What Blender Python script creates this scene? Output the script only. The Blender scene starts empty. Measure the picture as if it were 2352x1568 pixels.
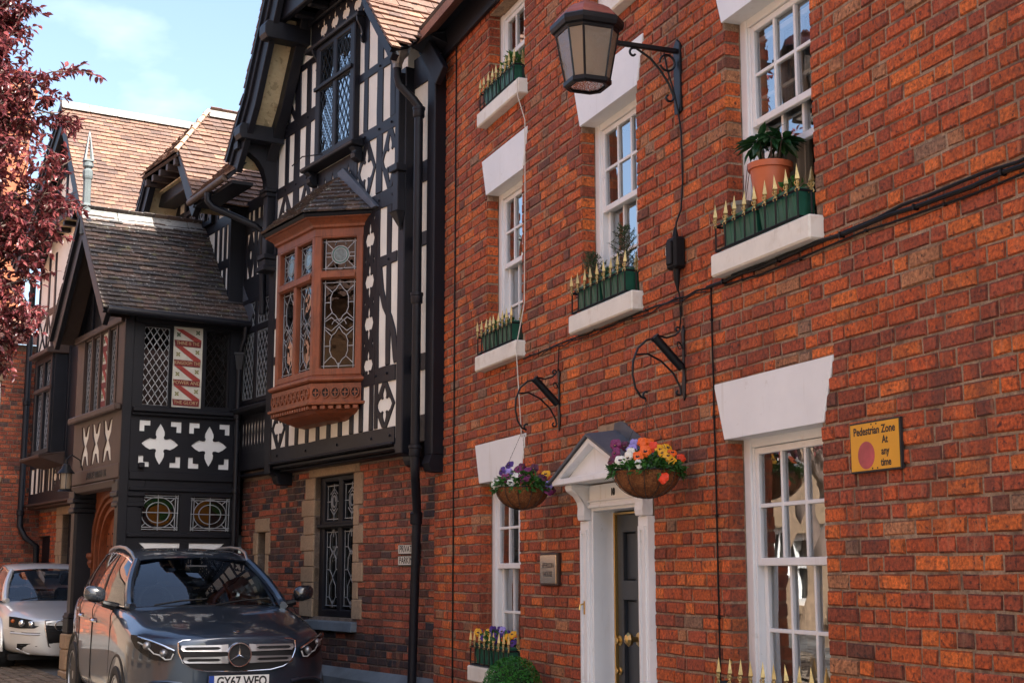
import bpy, bmesh, math, random
from mathutils import Vector, Matrix
from mathutils.geometry import tessellate_polygon
R = random.Random(11)
sc = bpy.context.scene
COL = sc.collection

# ---------------------------------------------------------------- camera
F_PX, VPX, HOR, W_PX = 3266.0, -70.0, 1318.0, 2352.0
TILT = math.atan((HOR - 784) / F_PX)
TH = math.atan((1176 - VPX) / math.hypot(F_PX, HOR - 784))
CAM = Vector((0, -4.0, 1.5))
HD = Vector((-math.cos(TH), math.sin(TH), 0))
RT = Vector((HD.y, -HD.x, 0))
FW = HD * math.cos(TILT) + Vector((0, 0, math.sin(TILT)))
UP = RT.cross(FW)
cd = bpy.data.cameras.new('camera')
cam = bpy.data.objects.new('camera', cd)
COL.objects.link(cam)
cd.sensor_width = 36.0
cd.lens = 36.0 * F_PX / W_PX
cd.clip_start = 0.05
cd.clip_end = 600
mw = Matrix((RT, UP, -FW)).transposed().to_4x4()
mw.translation = CAM
cam.matrix_world = mw
sc.camera = cam

# ---------------------------------------------------------------- sky, sun, exposure
SUN_AZ = Vector((0.89, 0.45, 0)).normalized()
SUN_EL = math.radians(44)
wd = bpy.data.worlds.new('World')
sc.world = wd
wd.use_nodes = True
wn = wd.node_tree
wn.nodes.clear()
sky = wn.nodes.new('ShaderNodeTexSky')
sky.sky_type = 'NISHITA'
sky.sun_disc = False
sky.sun_elevation = SUN_EL
sky.sun_rotation = math.atan2(SUN_AZ.x, SUN_AZ.y)
sky.air_density = 1.0
sky.dust_density = 4.0
sky.ozone_density = 1.0
bg = wn.nodes.new('ShaderNodeBackground')
bg.inputs['Strength'].default_value = 0.125
wo = wn.nodes.new('ShaderNodeOutputWorld')
tcw = wn.nodes.new('ShaderNodeTexCoord')
mpw = wn.nodes.new('ShaderNodeMapping')
mpw.inputs['Scale'].default_value = (1.6, 1.6, 3.6)
nzw = wn.nodes.new('ShaderNodeTexNoise')
nzw.inputs['Scale'].default_value = 2.4
nzw.inputs['Detail'].default_value = 6
rpw = wn.nodes.new('ShaderNodeValToRGB')
rpw.color_ramp.elements[0].position = 0.70
rpw.color_ramp.elements[0].color = (0, 0, 0, 1)
rpw.color_ramp.elements[1].position = 0.95
rpw.color_ramp.elements[1].color = (0.55, 0.55, 0.55, 1)
mxw = wn.nodes.new('ShaderNodeMix')
mxw.data_type = 'RGBA'
mxw.inputs['B'].default_value = (6.0, 6.2, 6.3, 1)
wn.links.new(tcw.outputs['Generated'], mpw.inputs['Vector'])
wn.links.new(mpw.outputs['Vector'], nzw.inputs['Vector'])
wn.links.new(nzw.outputs['Fac'], rpw.inputs['Fac'])
wn.links.new(rpw.outputs['Color'], mxw.inputs['Factor'])
wn.links.new(sky.outputs['Color'], mxw.inputs['A'])
wn.links.new(mxw.outputs['Result'], bg.inputs['Color'])
wn.links.new(bg.outputs['Background'], wo.inputs['Surface'])
sd = bpy.data.lights.new('sun', 'SUN')
sd.energy = 4.6
sd.angle = math.radians(0.55)
sd.color = (1.0, 0.955, 0.87)
sun = bpy.data.objects.new('sun', sd)
COL.objects.link(sun)
sdir = SUN_AZ * math.cos(SUN_EL) + Vector((0, 0, math.sin(SUN_EL)))
sun.rotation_euler = sdir.to_track_quat('Z', 'Y').to_euler()
sun.location = sdir * 40
vs = sc.view_settings
vs.view_transform = 'Standard'
vs.look = 'None'
vs.exposure = 1.72
vs.gamma = 1.0
vs.use_curve_mapping = False
sc.render.engine = 'CYCLES'
sc.render.resolution_x, sc.render.resolution_y = 1024, 682
sc.cycles.max_bounces = 7
sc.cycles.diffuse_bounces = 4
sc.cycles.glossy_bounces = 4
sc.cycles.transparent_max_bounces = 12
sc.cycles.caustics_reflective = False
sc.cycles.caustics_refractive = False


def project(p):
    q = Vector(p) - CAM
    z = q.dot(FW)
    if z < 0.1:
        return None
    return 1176 + F_PX * q.dot(RT) / z, 784 - F_PX * q.dot(UP) / z, z


def in_view(p):
    a = project(p)
    return a is not None and -10 < a[0] < 2362 and -10 < a[1] < 1578


# ---------------------------------------------------------------- frames (u right, o outward, z up)
class Fr:
    def __init__(s, O, U, N):
        s.O, s.U, s.N = Vector(O), Vector(U).normalized(), Vector(N).normalized()

    def P(s, u, o, z):
        return s.O + s.U * u + s.N * o + Vector((0, 0, z))


FA = Fr((0, 0, 0), (1, 0, 0), (0, -1, 0))
AB = math.radians(11)
FB = Fr((-12.68, 0.06, 0), (math.cos(AB), math.sin(AB), 0), (math.sin(AB), -math.cos(AB), 0))


def side_frame(fr, u):           # plane across fr at u, facing +u ; local u = -o
    return Fr(fr.P(u, 0, 0), -fr.N, fr.U)


def ground_z(x):
    return 0.0 if x > -12.5 else min(0.035 * (-12.5 - x), 0.62)


# ---------------------------------------------------------------- things and parts
def link(o, parent=None):
    COL.objects.link(o)
    if parent is not None:
        o.parent = parent
        o.matrix_parent_inverse = Matrix.Translation(-world_loc(parent))
    return o


def world_loc(o):
    return Vector(o['_w']) if '_w' in o else Vector((0, 0, 0))


def tag(o, label=None, cat=None, group=None, kind=None):
    if label: o['label'] = label
    if cat: o['category'] = cat
    if group: o['group'] = group
    if kind: o['kind'] = kind
    return o


ALL = []


def thing(name, label, cat, loc, group=None, rot=None):
    o = bpy.data.objects.new(name, None)
    o.empty_display_size = 0.1
    o.location = loc
    o['_w'] = list(loc)
    ALL.append(o)
    link(o)
    return tag(o, label, cat, group)


class MB:
    def __init__(s):
        s.v, s.f, s.m, s.c = [], [], [], []

    def add(s, pts, faces, mi=0, col=None):
        b = len(s.v)
        s.v += [Vector(p) for p in pts]
        for f in faces:
            s.f.append([b + i for i in f])
            s.m.append(mi)
            s.c.append(col)
        return s

    def hexa(s, p, mi=0, col=None):   # 8 pts: bottom 0-3 ccw, top 4-7
        return s.add(p, [(3, 2, 1, 0), (4, 5, 6, 7), (0, 1, 5, 4), (1, 2, 6, 5), (2, 3, 7, 6), (3, 0, 4, 7)], mi, col)

    def box(s, fr, u0, u1, o0, o1, z0, z1, mi=0, col=None):
        P = fr.P
        return s.hexa([P(u0, o1, z0), P(u1, o1, z0), P(u1, o0, z0), P(u0, o0, z0),
                       P(u0, o1, z1), P(u1, o1, z1), P(u1, o0, z1), P(u0, o0, z1)], mi, col)

    def plate(s, fr, loops, o0, o1, mi=0, back=False, col=None):
        L = [[(a, b) for a, b in l] for l in loops]

        def area(l): return sum(l[i][0] * l[(i + 1) % len(l)][1] - l[(i + 1) % len(l)][0] * l[i][1] for i in range(len(l)))
        L = [l if (area(l) > 0) == (k == 0) else l[::-1] for k, l in enumerate(L)]
        tris = tessellate_polygon([[Vector((a, b, 0)) for a, b in l] for l in L])
        flat = [p for l in L for p in l]
        n = len(flat)
        pts = [fr.P(a, o1, b) for a, b in flat] + [fr.P(a, o0, b) for a, b in flat]
        fs = []
        for t in tris:
            a, b, c = (flat[i] for i in t)
            ccw = (b[0] - a[0]) * (c[1] - a[1]) - (c[0] - a[0]) * (b[1] - a[1]) > 0
            t = tuple(t) if ccw else tuple(t)[::-1]
            fs.append(t)
            if back: fs.append(tuple(i + n for i in t[::-1]))
        k = 0
        for l in L:
            m = len(l)
            for i in range(m):
                j = (i + 1) % m
                fs.append((k + i, k + i + n, k + j + n, k + j))
            k += m
        return s.add(pts, fs, mi, col)

    def poly(s, pts, mi=0, col=None):
        return s.add(pts, [tuple(range(len(pts)))], mi, col)

    def tube(s, pts, r, n=8, closed=False, mi=0, caps=True):
        pts = [Vector(p) for p in pts]
        rs = r if isinstance(r, (list, tuple)) else [r] * len(pts)
        N = len(pts)
        ring = []
        prev = None
        for i in range(N):
            if closed: t = pts[(i + 1) % N] - pts[i - 1]
            else: t = pts[min(i + 1, N - 1)] - pts[max(i - 1, 0)]
            if t.length < 1e-9: t = Vector((0, 0, 1))
            t.normalize()
            if prev is None:
                a = t.cross(Vector((0, 0, 1)))
                if a.length < 0.1: a = t.cross(Vector((1, 0, 0)))
            else:
                a = prev - t * prev.dot(t)
            a.normalize()
            prev = a
            b = t.cross(a)
            ring.append([pts[i] + (a * math.cos(q) + b * math.sin(q)) * rs[i] for q in [2 * math.pi * k / n for k in range(n)]])
        fs = []
        M = N if closed else N - 1
        for i in range(M):
            for k in range(n):
                k2 = (k + 1) % n
                i2 = (i + 1) % N
                fs.append((i * n + k, i2 * n + k, i2 * n + k2, i * n + k2)[::-1])
        if caps and not closed:
            fs.append(tuple(range(n)))
            fs.append(tuple((N - 1) * n + k for k in range(n))[::-1])
        return s.add([p for g in ring for p in g], fs, mi)

    def lathe(s, c, prof, n=24, mi=0, ax=None, phase=0.0, cap=True):
        c = Vector(c)
        A = Vector(ax).normalized() if ax is not None else Vector((0, 0, 1))
        X = A.cross(Vector((0, 0, 1)))
        if X.length < 0.01: X = Vector((1, 0, 0))
        X.normalize()
        Y = A.cross(X)
        pts = []
        for r, z in prof:
            for k in range(n):
                q = 2 * math.pi * k / n + phase
                pts.append(c + A * z + (X * math.cos(q) + Y * math.sin(q)) * r)
        fs = []
        for i in range(len(prof) - 1):
            for k in range(n):
                k2 = (k + 1) % n
                fs.append((i * n + k, i * n + k2, (i + 1) * n + k2, (i + 1) * n + k))
        if cap and prof[0][0] > 1e-4: fs.append(tuple(range(n))[::-1])
        if cap and prof[-1][0] > 1e-4: fs.append(tuple((len(prof) - 1) * n + k for k in range(n)))
        return s.add(pts, fs, mi)

    def build(s, name, mats, parent=None, smooth=False, bevel=0, weld=False):
        if not isinstance(mats, (list, tuple)): mats = [mats]
        me = bpy.data.meshes.new(name)
        if s.v:
            lo = Vector((min(p[i] for p in s.v) for i in range(3)))
            hi = Vector((max(p[i] for p in s.v) for i in range(3)))
            c = Vector(((lo.x + hi.x) / 2, (lo.y + hi.y) / 2, lo.z))
        else:
            c = Vector((0, 0, 0))
        me.from_pydata([tuple(p - c) for p in s.v], [], s.f)
        for m in mats: me.materials.append(m)
        me.polygons.foreach_set('material_index', s.m)
        if smooth: me.polygons.foreach_set('use_smooth', [True] * len(s.f))
        if any(q is not None for q in s.c):
            at = me.attributes.new('col', 'FLOAT_COLOR', 'FACE')
            flat = []
            for q in s.c: flat += list(q if q is not None else (0.5, 0.5, 0.5)) + [1.0]
            at.data.foreach_set('color', flat)
        me.update()
        if smooth or weld:
            bm = bmesh.new(); bm.from_mesh(me)
            bmesh.ops.remove_doubles(bm, verts=bm.verts, dist=1e-5)
            bmesh.ops.recalc_face_normals(bm, faces=bm.faces)
            bm.to_mesh(me); bm.free()
        o = bpy.data.objects.new(name, me)
        o.location = c
        o['_w'] = list(c)
        ALL.append(o)
        link(o, parent)
        if smooth:
            try: me.set_sharp_from_angle(angle=math.radians(42))
            except Exception: pass
        if bevel:
            b = o.modifiers.new('bevel', 'BEVEL')
            b.width = bevel; b.segments = 1; b.limit_method = 'ANGLE'; b.angle_limit = math.radians(50)
        return o


def fix_parent(o, parent):   # late parenting keeping place
    o.parent = parent
    o.matrix_parent_inverse = Matrix.Translation(-world_loc(parent))


# ---------------------------------------------------------------- materials
def mk(name, base=(0.5, 0.5, 0.5), rough=0.6, metal=0.0, attr=False, var=None, spots=None, streak=None, bump=None,
       coat=0.0, spec=0.5, objrand=0.0, sss=None, emit=None, fine=None, sheen=0):
    m = bpy.data.materials.new(name)
    m.use_nodes = True
    nt = m.node_tree
    N, Lk = nt.nodes, nt.links
    bs = N['Principled BSDF']
    bs.inputs['Roughness'].default_value = rough
    bs.inputs['Metallic'].default_value = metal
    bs.inputs['Specular IOR Level'].default_value = spec
    bs.inputs['Coat Weight'].default_value = coat
    bs.inputs['Coat Roughness'].default_value = 0.03
    geo = N.new('ShaderNodeNewGeometry')
    pos = geo.outputs['Position']
    if attr:
        a = N.new('ShaderNodeAttribute'); a.attribute_name = 'col'
        cur = a.outputs['Color']
    else:
        rgb = N.new('ShaderNodeRGB'); rgb.outputs[0].default_value = (*base, 1)
        cur = rgb.outputs[0]

    def noise(scale, detail=4, stretch=None, rough_=0.6):
        n = N.new('ShaderNodeTexNoise')
        n.inputs['Scale'].default_value = scale
        n.inputs['Detail'].default_value = detail
        n.inputs['Roughness'].default_value = rough_
        if stretch:
            mp = N.new('ShaderNodeMapping'); mp.inputs['Scale'].default_value = stretch
            Lk.new(pos, mp.inputs['Vector']); Lk.new(mp.outputs['Vector'], n.inputs['Vector'])
        else:
            Lk.new(pos, n.inputs['Vector'])
        return n.outputs['Fac']

    def rng(fac, a, b, c, d):
        r = N.new('ShaderNodeMapRange')
        r.inputs['From Min'].default_value = a; r.inputs['From Max'].default_value = b
        r.inputs['To Min'].default_value = c; r.inputs['To Max'].default_value = d
        Lk.new(fac, r.inputs['Value'])
        return r.outputs['Result']

    def mul(col, fac):
        v = N.new('ShaderNodeVectorMath'); v.operation = 'SCALE'
        Lk.new(col, v.inputs[0]); Lk.new(fac, v.inputs['Scale'])
        return v.outputs['Vector']

    def mix(col, c2, fac):
        x = N.new('ShaderNodeMix'); x.data_type = 'RGBA'
        Lk.new(fac, x.inputs['Factor']); Lk.new(col, x.inputs['A']); x.inputs['B'].default_value = (*c2, 1)
        return x.outputs['Result']
    if var: cur = mul(cur, rng(noise(var[0]), 0.3, 0.7, 1 - var[1], 1 + var[1]))
    if fine: cur = mul(cur, rng(noise(fine[0], 3), 0.3, 0.7, 1 - fine[1], 1 + fine[1]))
    for sp in (spots or []):
        cur = mix(cur, sp[2], rng(noise(sp[0], 5), sp[1], sp[1] + sp[3], 0, sp[4] if len(sp) > 4 else 1))
    for sk in ([streak] if isinstance(streak, tuple) else (streak or [])): cur = mix(cur, sk[2], rng(noise(sk[0], 4, sk[3]), sk[1], sk[1] + 0.12, 0, sk[4]))
    if objrand:
        oi = N.new('ShaderNodeObjectInfo')
        cur = mul(cur, rng(oi.outputs['Random'], 0, 1, 1 - objrand, 1 + objrand))
    Lk.new(cur, bs.inputs['Base Color'])
    if bump:
        bp = N.new('ShaderNodeBump'); bp.inputs['Strength'].default_value = bump[1]
        bp.inputs['Distance'].default_value = bump[2] if len(bump) > 2 else 0.01
        Lk.new(noise(bump[0], 5, bump[3] if len(bump) > 3 else None), bp.inputs['Height'])
        Lk.new(bp.outputs['Normal'], bs.inputs['Normal'])
    if emit:
        bs.inputs['Emission Color'].default_value = (*emit[0], 1); bs.inputs['Emission Strength'].default_value = emit[1]
    return m


def mk_glass(name, tint=(0.8, 0.85, 0.85), ior=1.5, wave=(6, 0.02), rough=0.0, boost=0.0, diffuse=None):
    m = bpy.data.materials.new(name); m.use_nodes = True
    nt = m.node_tree; N, Lk = nt.nodes, nt.links
    N.remove(N['Principled BSDF'])
    out = N['Material Output']
    tr = N.new('ShaderNodeBsdfTransparent'); tr.inputs['Color'].default_value = (*tint, 1)
    gl = N.new('ShaderNodeBsdfGlossy'); gl.inputs['Roughness'].default_value = rough
    gl.inputs['Color'].default_value = (0.95, 0.97, 1, 1)
    fr = N.new('ShaderNodeFresnel'); fr.inputs['IOR'].default_value = ior
    mx = N.new('ShaderNodeMixShader')
    if wave:
        geo = N.new('ShaderNodeNewGeometry')
        n = N.new('ShaderNodeTexNoise'); n.inputs['Scale'].default_value = wave[0]; n.inputs['Detail'].default_value = 1
        Lk.new(geo.outputs['Position'], n.inputs['Vector'])
        bp = N.new('ShaderNodeBump'); bp.inputs['Strength'].default_value = 1.0; bp.inputs['Distance'].default_value = wave[1]
        Lk.new(n.outputs['Fac'], bp.inputs['Height'])
        Lk.new(bp.outputs['Normal'], gl.inputs['Normal']); Lk.new(bp.outputs['Normal'], fr.inputs['Normal'])
    ad = N.new('ShaderNodeMath'); ad.operation = 'ADD'; ad.use_clamp = True; ad.inputs[1].default_value = boost
    Lk.new(fr.outputs['Fac'], ad.inputs[0])
    Lk.new(ad.outputs[0], mx.inputs['Fac'])
    first = tr.outputs['BSDF']
    if diffuse:
        df = N.new('ShaderNodeBsdfDiffuse'); df.inputs['Color'].default_value = (*diffuse[0], 1)
        tl = N.new('ShaderNodeBsdfTranslucent'); tl.inputs['Color'].default_value = (*diffuse[0], 1)
        a = N.new('ShaderNodeMixShader'); a.inputs['Fac'].default_value = 0.5
        Lk.new(df.outputs['BSDF'], a.inputs[1]); Lk.new(tl.outputs['BSDF'], a.inputs[2])
        b = N.new('ShaderNodeMixShader'); b.inputs['Fac'].default_value = diffuse[1]
        Lk.new(tr.outputs['BSDF'], b.inputs[1]); Lk.new(a.outputs['Shader'], b.inputs[2])
        first = b.outputs['Shader']
    Lk.new(first, mx.inputs[1]); Lk.new(gl.outputs['BSDF'], mx.inputs[2])
    Lk.new(mx.outputs['Shader'], out.inputs['Surface'])
    return m


def mk_leaf(name, col, col2, trans=0.35, rough=0.45):
    m = bpy.data.materials.new(name); m.use_nodes = True
    nt = m.node_tree; N, Lk = nt.nodes, nt.links
    bs = N['Principled BSDF']; out = N['Material Output']
    bs.inputs['Roughness'].default_value = rough
    geo = N.new('ShaderNodeNewGeometry')
    mx = N.new('ShaderNodeMix'); mx.data_type = 'RGBA'
    mx.inputs['A'].default_value = (*col, 1); mx.inputs['B'].default_value = (*col2, 1)
    Lk.new(geo.outputs['Random Per Island'], mx.inputs['Factor'])
    Lk.new(mx.outputs['Result'], bs.inputs['Base Color'])
    tl = N.new('ShaderNodeBsdfTranslucent')
    Lk.new(mx.outputs['Result'], tl.inputs['Color'])
    ms = N.new('ShaderNodeMixShader'); ms.inputs['Fac'].default_value = trans
    Lk.new(bs.outputs['BSDF'], ms.inputs[1]); Lk.new(tl.outputs['BSDF'], ms.inputs[2])
    Lk.new(ms.outputs['Shader'], out.inputs['Surface'])
    return m


M = {}
M['brick'] = mk('brick', attr=True, rough=0.85, var=(2.0, 0.22), fine=(55, 0.55),
                spots=[(16, 0.50, (0.12, 0.036, 0.022), 0.28, 0.6), (11, 0.58, (0.50, 0.17, 0.075), 0.22, 0.35), (38, 0.57, (0.03, 0.016, 0.013), 0.10, 0.85), (0.8, 0.52, (0.12, 0.042, 0.028), 0.25, 0.40)],
                streak=[(26, 0.58, (0.42, 0.20, 0.11), (1, 1, 0.10), 0.4), (3.2, 0.55, (0.075, 0.034, 0.026), (1, 1, 0.22), 0.55)], bump=(90, 0.6, 0.006))
M['mortar'] = mk('mortar', (0.31, 0.215, 0.14), 0.95, var=(5, 0.28), fine=(80, 0.3),
                 spots=[(7, 0.48, (0.13, 0.08, 0.055), 0.14, 0.85)], bump=(120, 0.8, 0.006))
M['dark_mortar'] = mk('dark_mortar', (0.20, 0.15, 0.115), 0.95, var=(8, 0.3), fine=(80, 0.3), bump=(120, 0.8, 0.006))
M['white'] = mk('white_paint', (0.80, 0.81, 0.80), 0.5, var=(2.2, 0.05), spots=[(14, 0.64, (0.45, 0.40, 0.32), 0.14, 0.4), (70, 0.72, (0.35, 0.28, 0.2), 0.05, 0.7)], streak=(12, 0.60, (0.52, 0.48, 0.40), (1, 1, 0.12), 0.3), bump=(30, 0.2, 0.004))
M['sill'] = mk('sill_paint', (0.78, 0.75, 0.66), 0.6, var=(4, 0.08), spots=[(9, 0.55, (0.45, 0.33, 0.18), 0.2, 0.4)], streak=(30, 0.62, (0.35, 0.27, 0.17), (1, 1, 0.15), 0.35), bump=(30, 0.2, 0.004))
M['black'] = mk('black_paint', (0.0065, 0.0072, 0.0115), 0.5, var=(3, 0.25), spec=0.35, spots=[(25, 0.72, (0.03, 0.03, 0.035), 0.12, 0.4)], bump=(40, 0.22, 0.004, (1, 1, 0.25)))
M['iron'] = mk('iron', (0.0045, 0.005, 0.007), 0.42, spec=0.3, bump=(60, 0.2, 0.003), spots=[(30, 0.68, (0.06, 0.045, 0.03), 0.1, 0.5)])
M['cream'] = mk('cream_plaster', (0.82, 0.79, 0.69), 0.85, var=(2.5, 0.08), spots=[(10, 0.62, (0.42, 0.36, 0.25), 0.15, 0.35)], bump=(25, 0.25, 0.004))
M['soffit'] = mk('soffit_plaster', (0.60, 0.49, 0.30), 0.9, var=(4, 0.15), spots=[(9, 0.56, (0.28, 0.21, 0.12), 0.05, 0.6)], bump=(14, 1.0, 0.02, (1, 1, 2.2)))
M['oak'] = mk('oak', (0.225, 0.060, 0.022), 0.5, var=(4, 0.25), spots=[(5, 0.55, (0.30, 0.13, 0.06), 0.2, 0.4)], streak=[(30, 0.5, (0.13, 0.04, 0.018), (1, 1, 0.12), 0.6), (60, 0.62, (0.05, 0.022, 0.012), (1, 1, 0.06), 0.6)], bump=(50, 0.25, 0.004, (1, 1, 0.1)))
M['brown'] = mk('bounce_brown_timber', (0.058, 0.034, 0.026), 0.6, var=(4, 0.2), streak=(30, 0.5, (0.05, 0.03, 0.024), (1, 1, 0.12), 0.5), bump=(50, 0.25, 0.004, (1, 1, 0.15)))
M['stone'] = mk('sandstone', (0.36, 0.25, 0.155), 0.9, var=(3, 0.2), fine=(50, 0.15), spots=[(6, 0.56, (0.10, 0.075, 0.055), 0.15, 0.7)], bump=(40, 0.4, 0.006))
M['bluestone'] = mk('blue_stone', (0.12, 0.14, 0.16), 0.8, var=(3, 0.25), spots=[(8, 0.58, (0.2, 0.2, 0.19), 0.15, 0.6)], bump=(30, 0.4, 0.006))
M['tile'] = mk('clay_tile', attr=True, rough=0.85, var=(2.2, 0.22), fine=(40, 0.25), spots=[(22, 0.62, (0.34, 0.31, 0.26), 0.10, 0.5), (6, 0.58, (0.12, 0.085, 0.06), 0.2, 0.55)], bump=(60, 0.5, 0.006))
M['oldtile'] = mk('old_tile', attr=True, rough=0.8, var=(2.2, 0.25), fine=(40, 0.25), spots=[(9, 0.58, (0.16, 0.15, 0.06), 0.16, 0.7), (30, 0.60, (0.42, 0.41, 0.38), 0.07, 0.75)], bump=(60, 0.5, 0.006))
M['ridge'] = mk('ridge_stone', (0.25, 0.245, 0.23), 0.85, var=(4, 0.2), fine=(40, 0.15), spots=[(14, 0.6, (0.22, 0.2, 0.16), 0.15, 0.6), (20, 0.68, (0.42, 0.25, 0.06), 0.08, 0.5)], bump=(40, 0.4, 0.006), objrand=0.12)
M['lead'] = mk('lead_sheet', (0.085, 0.095, 0.115), 0.55, metal=0.2, var=(5, 0.2), bump=(12, 0.3, 0.01))
M['came'] = mk('lead_came', (0.34, 0.36, 0.38), 0.45, metal=0.35, var=(9, 0.25))
M['glass'] = mk_glass('window_glass', (0.86, 0.89, 0.88), wave=(4.0, 0.0008), boost=0.28)
M['leadglass'] = mk_glass('leaded_glass', (0.22, 0.25, 0.26), wave=(9, 0.003), boost=0.0)
M['brightglass'] = mk_glass('gable_glass', (0.3, 0.33, 0.34), wave=(7, 0.004), boost=0.30)
M['room'] = mk('room_dark', (0.02, 0.018, 0.016), 0.9)
M['curtain'] = mk('curtain', (0.68, 0.66, 0.60), 0.9, bump=(8, 0.3, 0.01))
M['blind'] = mk('shutter_white', (0.6, 0.59, 0.56), 0.6)
M['green'] = mk('green_plastic', (0.012, 0.10, 0.062), 0.45, var=(10, 0.15), streak=(40, 0.55, (0.05, 0.17, 0.12), (1, 1, 0.1), 0.5))
M['gold'] = mk('gold_paint', (0.50, 0.36, 0.14), 0.38, metal=0.55, var=(30, 0.25))
M['terracotta'] = mk('terracotta_plastic', (0.50, 0.12, 0.045), 0.45, var=(6, 0.1))
M['greypot'] = mk('grey_pot', (0.24, 0.22, 0.18), 0.7)
M['soil'] = mk('soil', (0.03, 0.02, 0.014), 0.95, bump=(60, 1, 0.02))
M['coir'] = mk('coir', (0.21, 0.075, 0.022), 0.95, var=(14, 0.3), fine=(110, 0.5), streak=(60, 0.55, (0.34, 0.16, 0.06), (1, 1, 0.35), 0.7), bump=(110, 1.0, 0.012))
M['wire'] = mk('basket_wire', (0.014, 0.02, 0.018), 0.5)
M['leaf'] = mk_leaf('leaf_green', (0.03, 0.10, 0.018), (0.055, 0.19, 0.03))
M['darkleaf'] = mk_leaf('leaf_dark', (0.012, 0.05, 0.016), (0.03, 0.10, 0.03), 0.2, 0.3)
M['conifer'] = mk_leaf('needle', (0.02, 0.06, 0.02), (0.05, 0.10, 0.03), 0.15)
M['boxleaf'] = mk_leaf('box_leaf', (0.012, 0.10, 0.012), (0.04, 0.22, 0.02), 0.25)
M['plum'] = mk_leaf('plum_leaf', (0.06, 0.013, 0.020), (0.25, 0.062, 0.062), 0.33, 0.30)
M['bark'] = mk('bark', (0.14, 0.10, 0.085), 0.9, var=(8, 0.3), bump=(40, 0.6, 0.01))
M['twig'] = mk('twig', (0.20, 0.15, 0.12), 0.85)
M['stem'] = mk('stem', (0.06, 0.14, 0.03), 0.6)
M['brass'] = mk('brass', (0.60, 0.40, 0.15), 0.3, metal=1.0)
M['plaque'] = mk('plaque_metal', (0.72, 0.62, 0.46), 0.22, metal=1.0, bump=(6, 0.08, 0.01))
M['doorgrey'] = mk('door_grey', (0.028, 0.034, 0.042), 0.4, var=(5, 0.1), bump=(60, 0.1, 0.002))
M['yellow'] = mk('sign_yellow', (0.72, 0.33, 0.012), 0.45, var=(5, 0.06))
M['signred'] = mk('sign_red', (0.42, 0.055, 0.07), 0.4, var=(12, 0.25), spots=[(9, 0.6, (0.55, 0.3, 0.32), 0.2, 0.5)])
M['signwhite'] = mk('sign_white', (0.66, 0.62, 0.52), 0.5, var=(10, 0.06))
M['ink'] = mk('ink', (0.012, 0.011, 0.012), 0.6)
M['plateink'] = mk('plate_ink', (0.006, 0.006, 0.008), 0.5)
M['dullred'] = mk('lamp_red', (0.20, 0.052, 0.035), 0.5, var=(9, 0.2), bump=(30, 0.2, 0.004))
M['lampglass'] = mk_glass('lamp_glass', (0.66, 0.58, 0.48), wave=(70, 0.004), rough=0.12, boost=0.03, diffuse=((0.52, 0.42, 0.31), 0.62))
M['cable'] = mk('cable', (0.0045, 0.0042, 0.005), 0.55, spec=0.25)
M['whitecable'] = mk('white_cable', (0.6, 0.57, 0.5), 0.5)
M['asphalt'] = mk('street', (0.10, 0.10, 0.10), 0.85, var=(1.2, 0.25), fine=(60, 0.3), bump=(60, 0.6, 0.01))
M['cobble'] = mk('cobble', (0.13, 0.10, 0.075), 0.75, objrand=0.25, var=(6, 0.25), bump=(40, 0.5, 0.01))
M['ribbon'] = mk('ribbon_red', (0.33, 0.045, 0.035), 0.7, var=(12, 0.25))
M['ribbondk'] = mk('ribbon_dark', (0.17, 0.018, 0.02), 0.7, var=(12, 0.25))
M['panelwhite'] = mk('painted_panel', (0.62, 0.60, 0.52), 0.7, var=(8, 0.12))
M['leafpaint'] = mk('leaf_paint', (0.20, 0.19, 0.05), 0.7)
M['leafpaint2'] = mk('leaf_paint_dark', (0.035, 0.07, 0.02), 0.7)
M['letter'] = mk('letter_gold', (0.50, 0.36, 0.19), 0.6)
PAL_A = [((0.47, 0.094, 0.019), 7), ((0.40, 0.074, 0.018), 7), ((0.54, 0.125, 0.023), 4), ((0.26, 0.054, 0.022), 3), ((0.17, 0.054, 0.03), 0.8), ((0.38, 0.16, 0.07), 0.8), ((0.33, 0.065, 0.024), 5), ((0.25, 0.135, 0.08), 0.3)]
PAL_B = [((0.36, 0.088, 0.042), 5), ((0.28, 0.070, 0.038), 5), ((0.46, 0.12, 0.05), 2), ((0.15, 0.052, 0.038), 3), ((0.085, 0.048, 0.042), 1.3)]
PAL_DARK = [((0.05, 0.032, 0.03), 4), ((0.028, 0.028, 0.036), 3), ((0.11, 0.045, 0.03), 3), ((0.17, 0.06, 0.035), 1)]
PAL_T = [((0.165, 0.092, 0.064), 5), ((0.145, 0.080, 0.058), 5), ((0.125, 0.074, 0.056), 4), ((0.20, 0.112, 0.074), 2), ((0.11, 0.068, 0.055), 2)]
PAL_O = [((0.062, 0.048, 0.043), 5), ((0.085, 0.055, 0.045), 4), ((0.046, 0.040, 0.040), 4), ((0.12, 0.08, 0.06), 1)]


def pick(pal, rr=R):
    t = rr.random() * sum(w for _, w in pal)
    for c, w in pal:
        t -= w
        if t <= 0: break
    k = rr.uniform(0.82, 1.18)
    return tuple(x * k for x in c)

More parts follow.
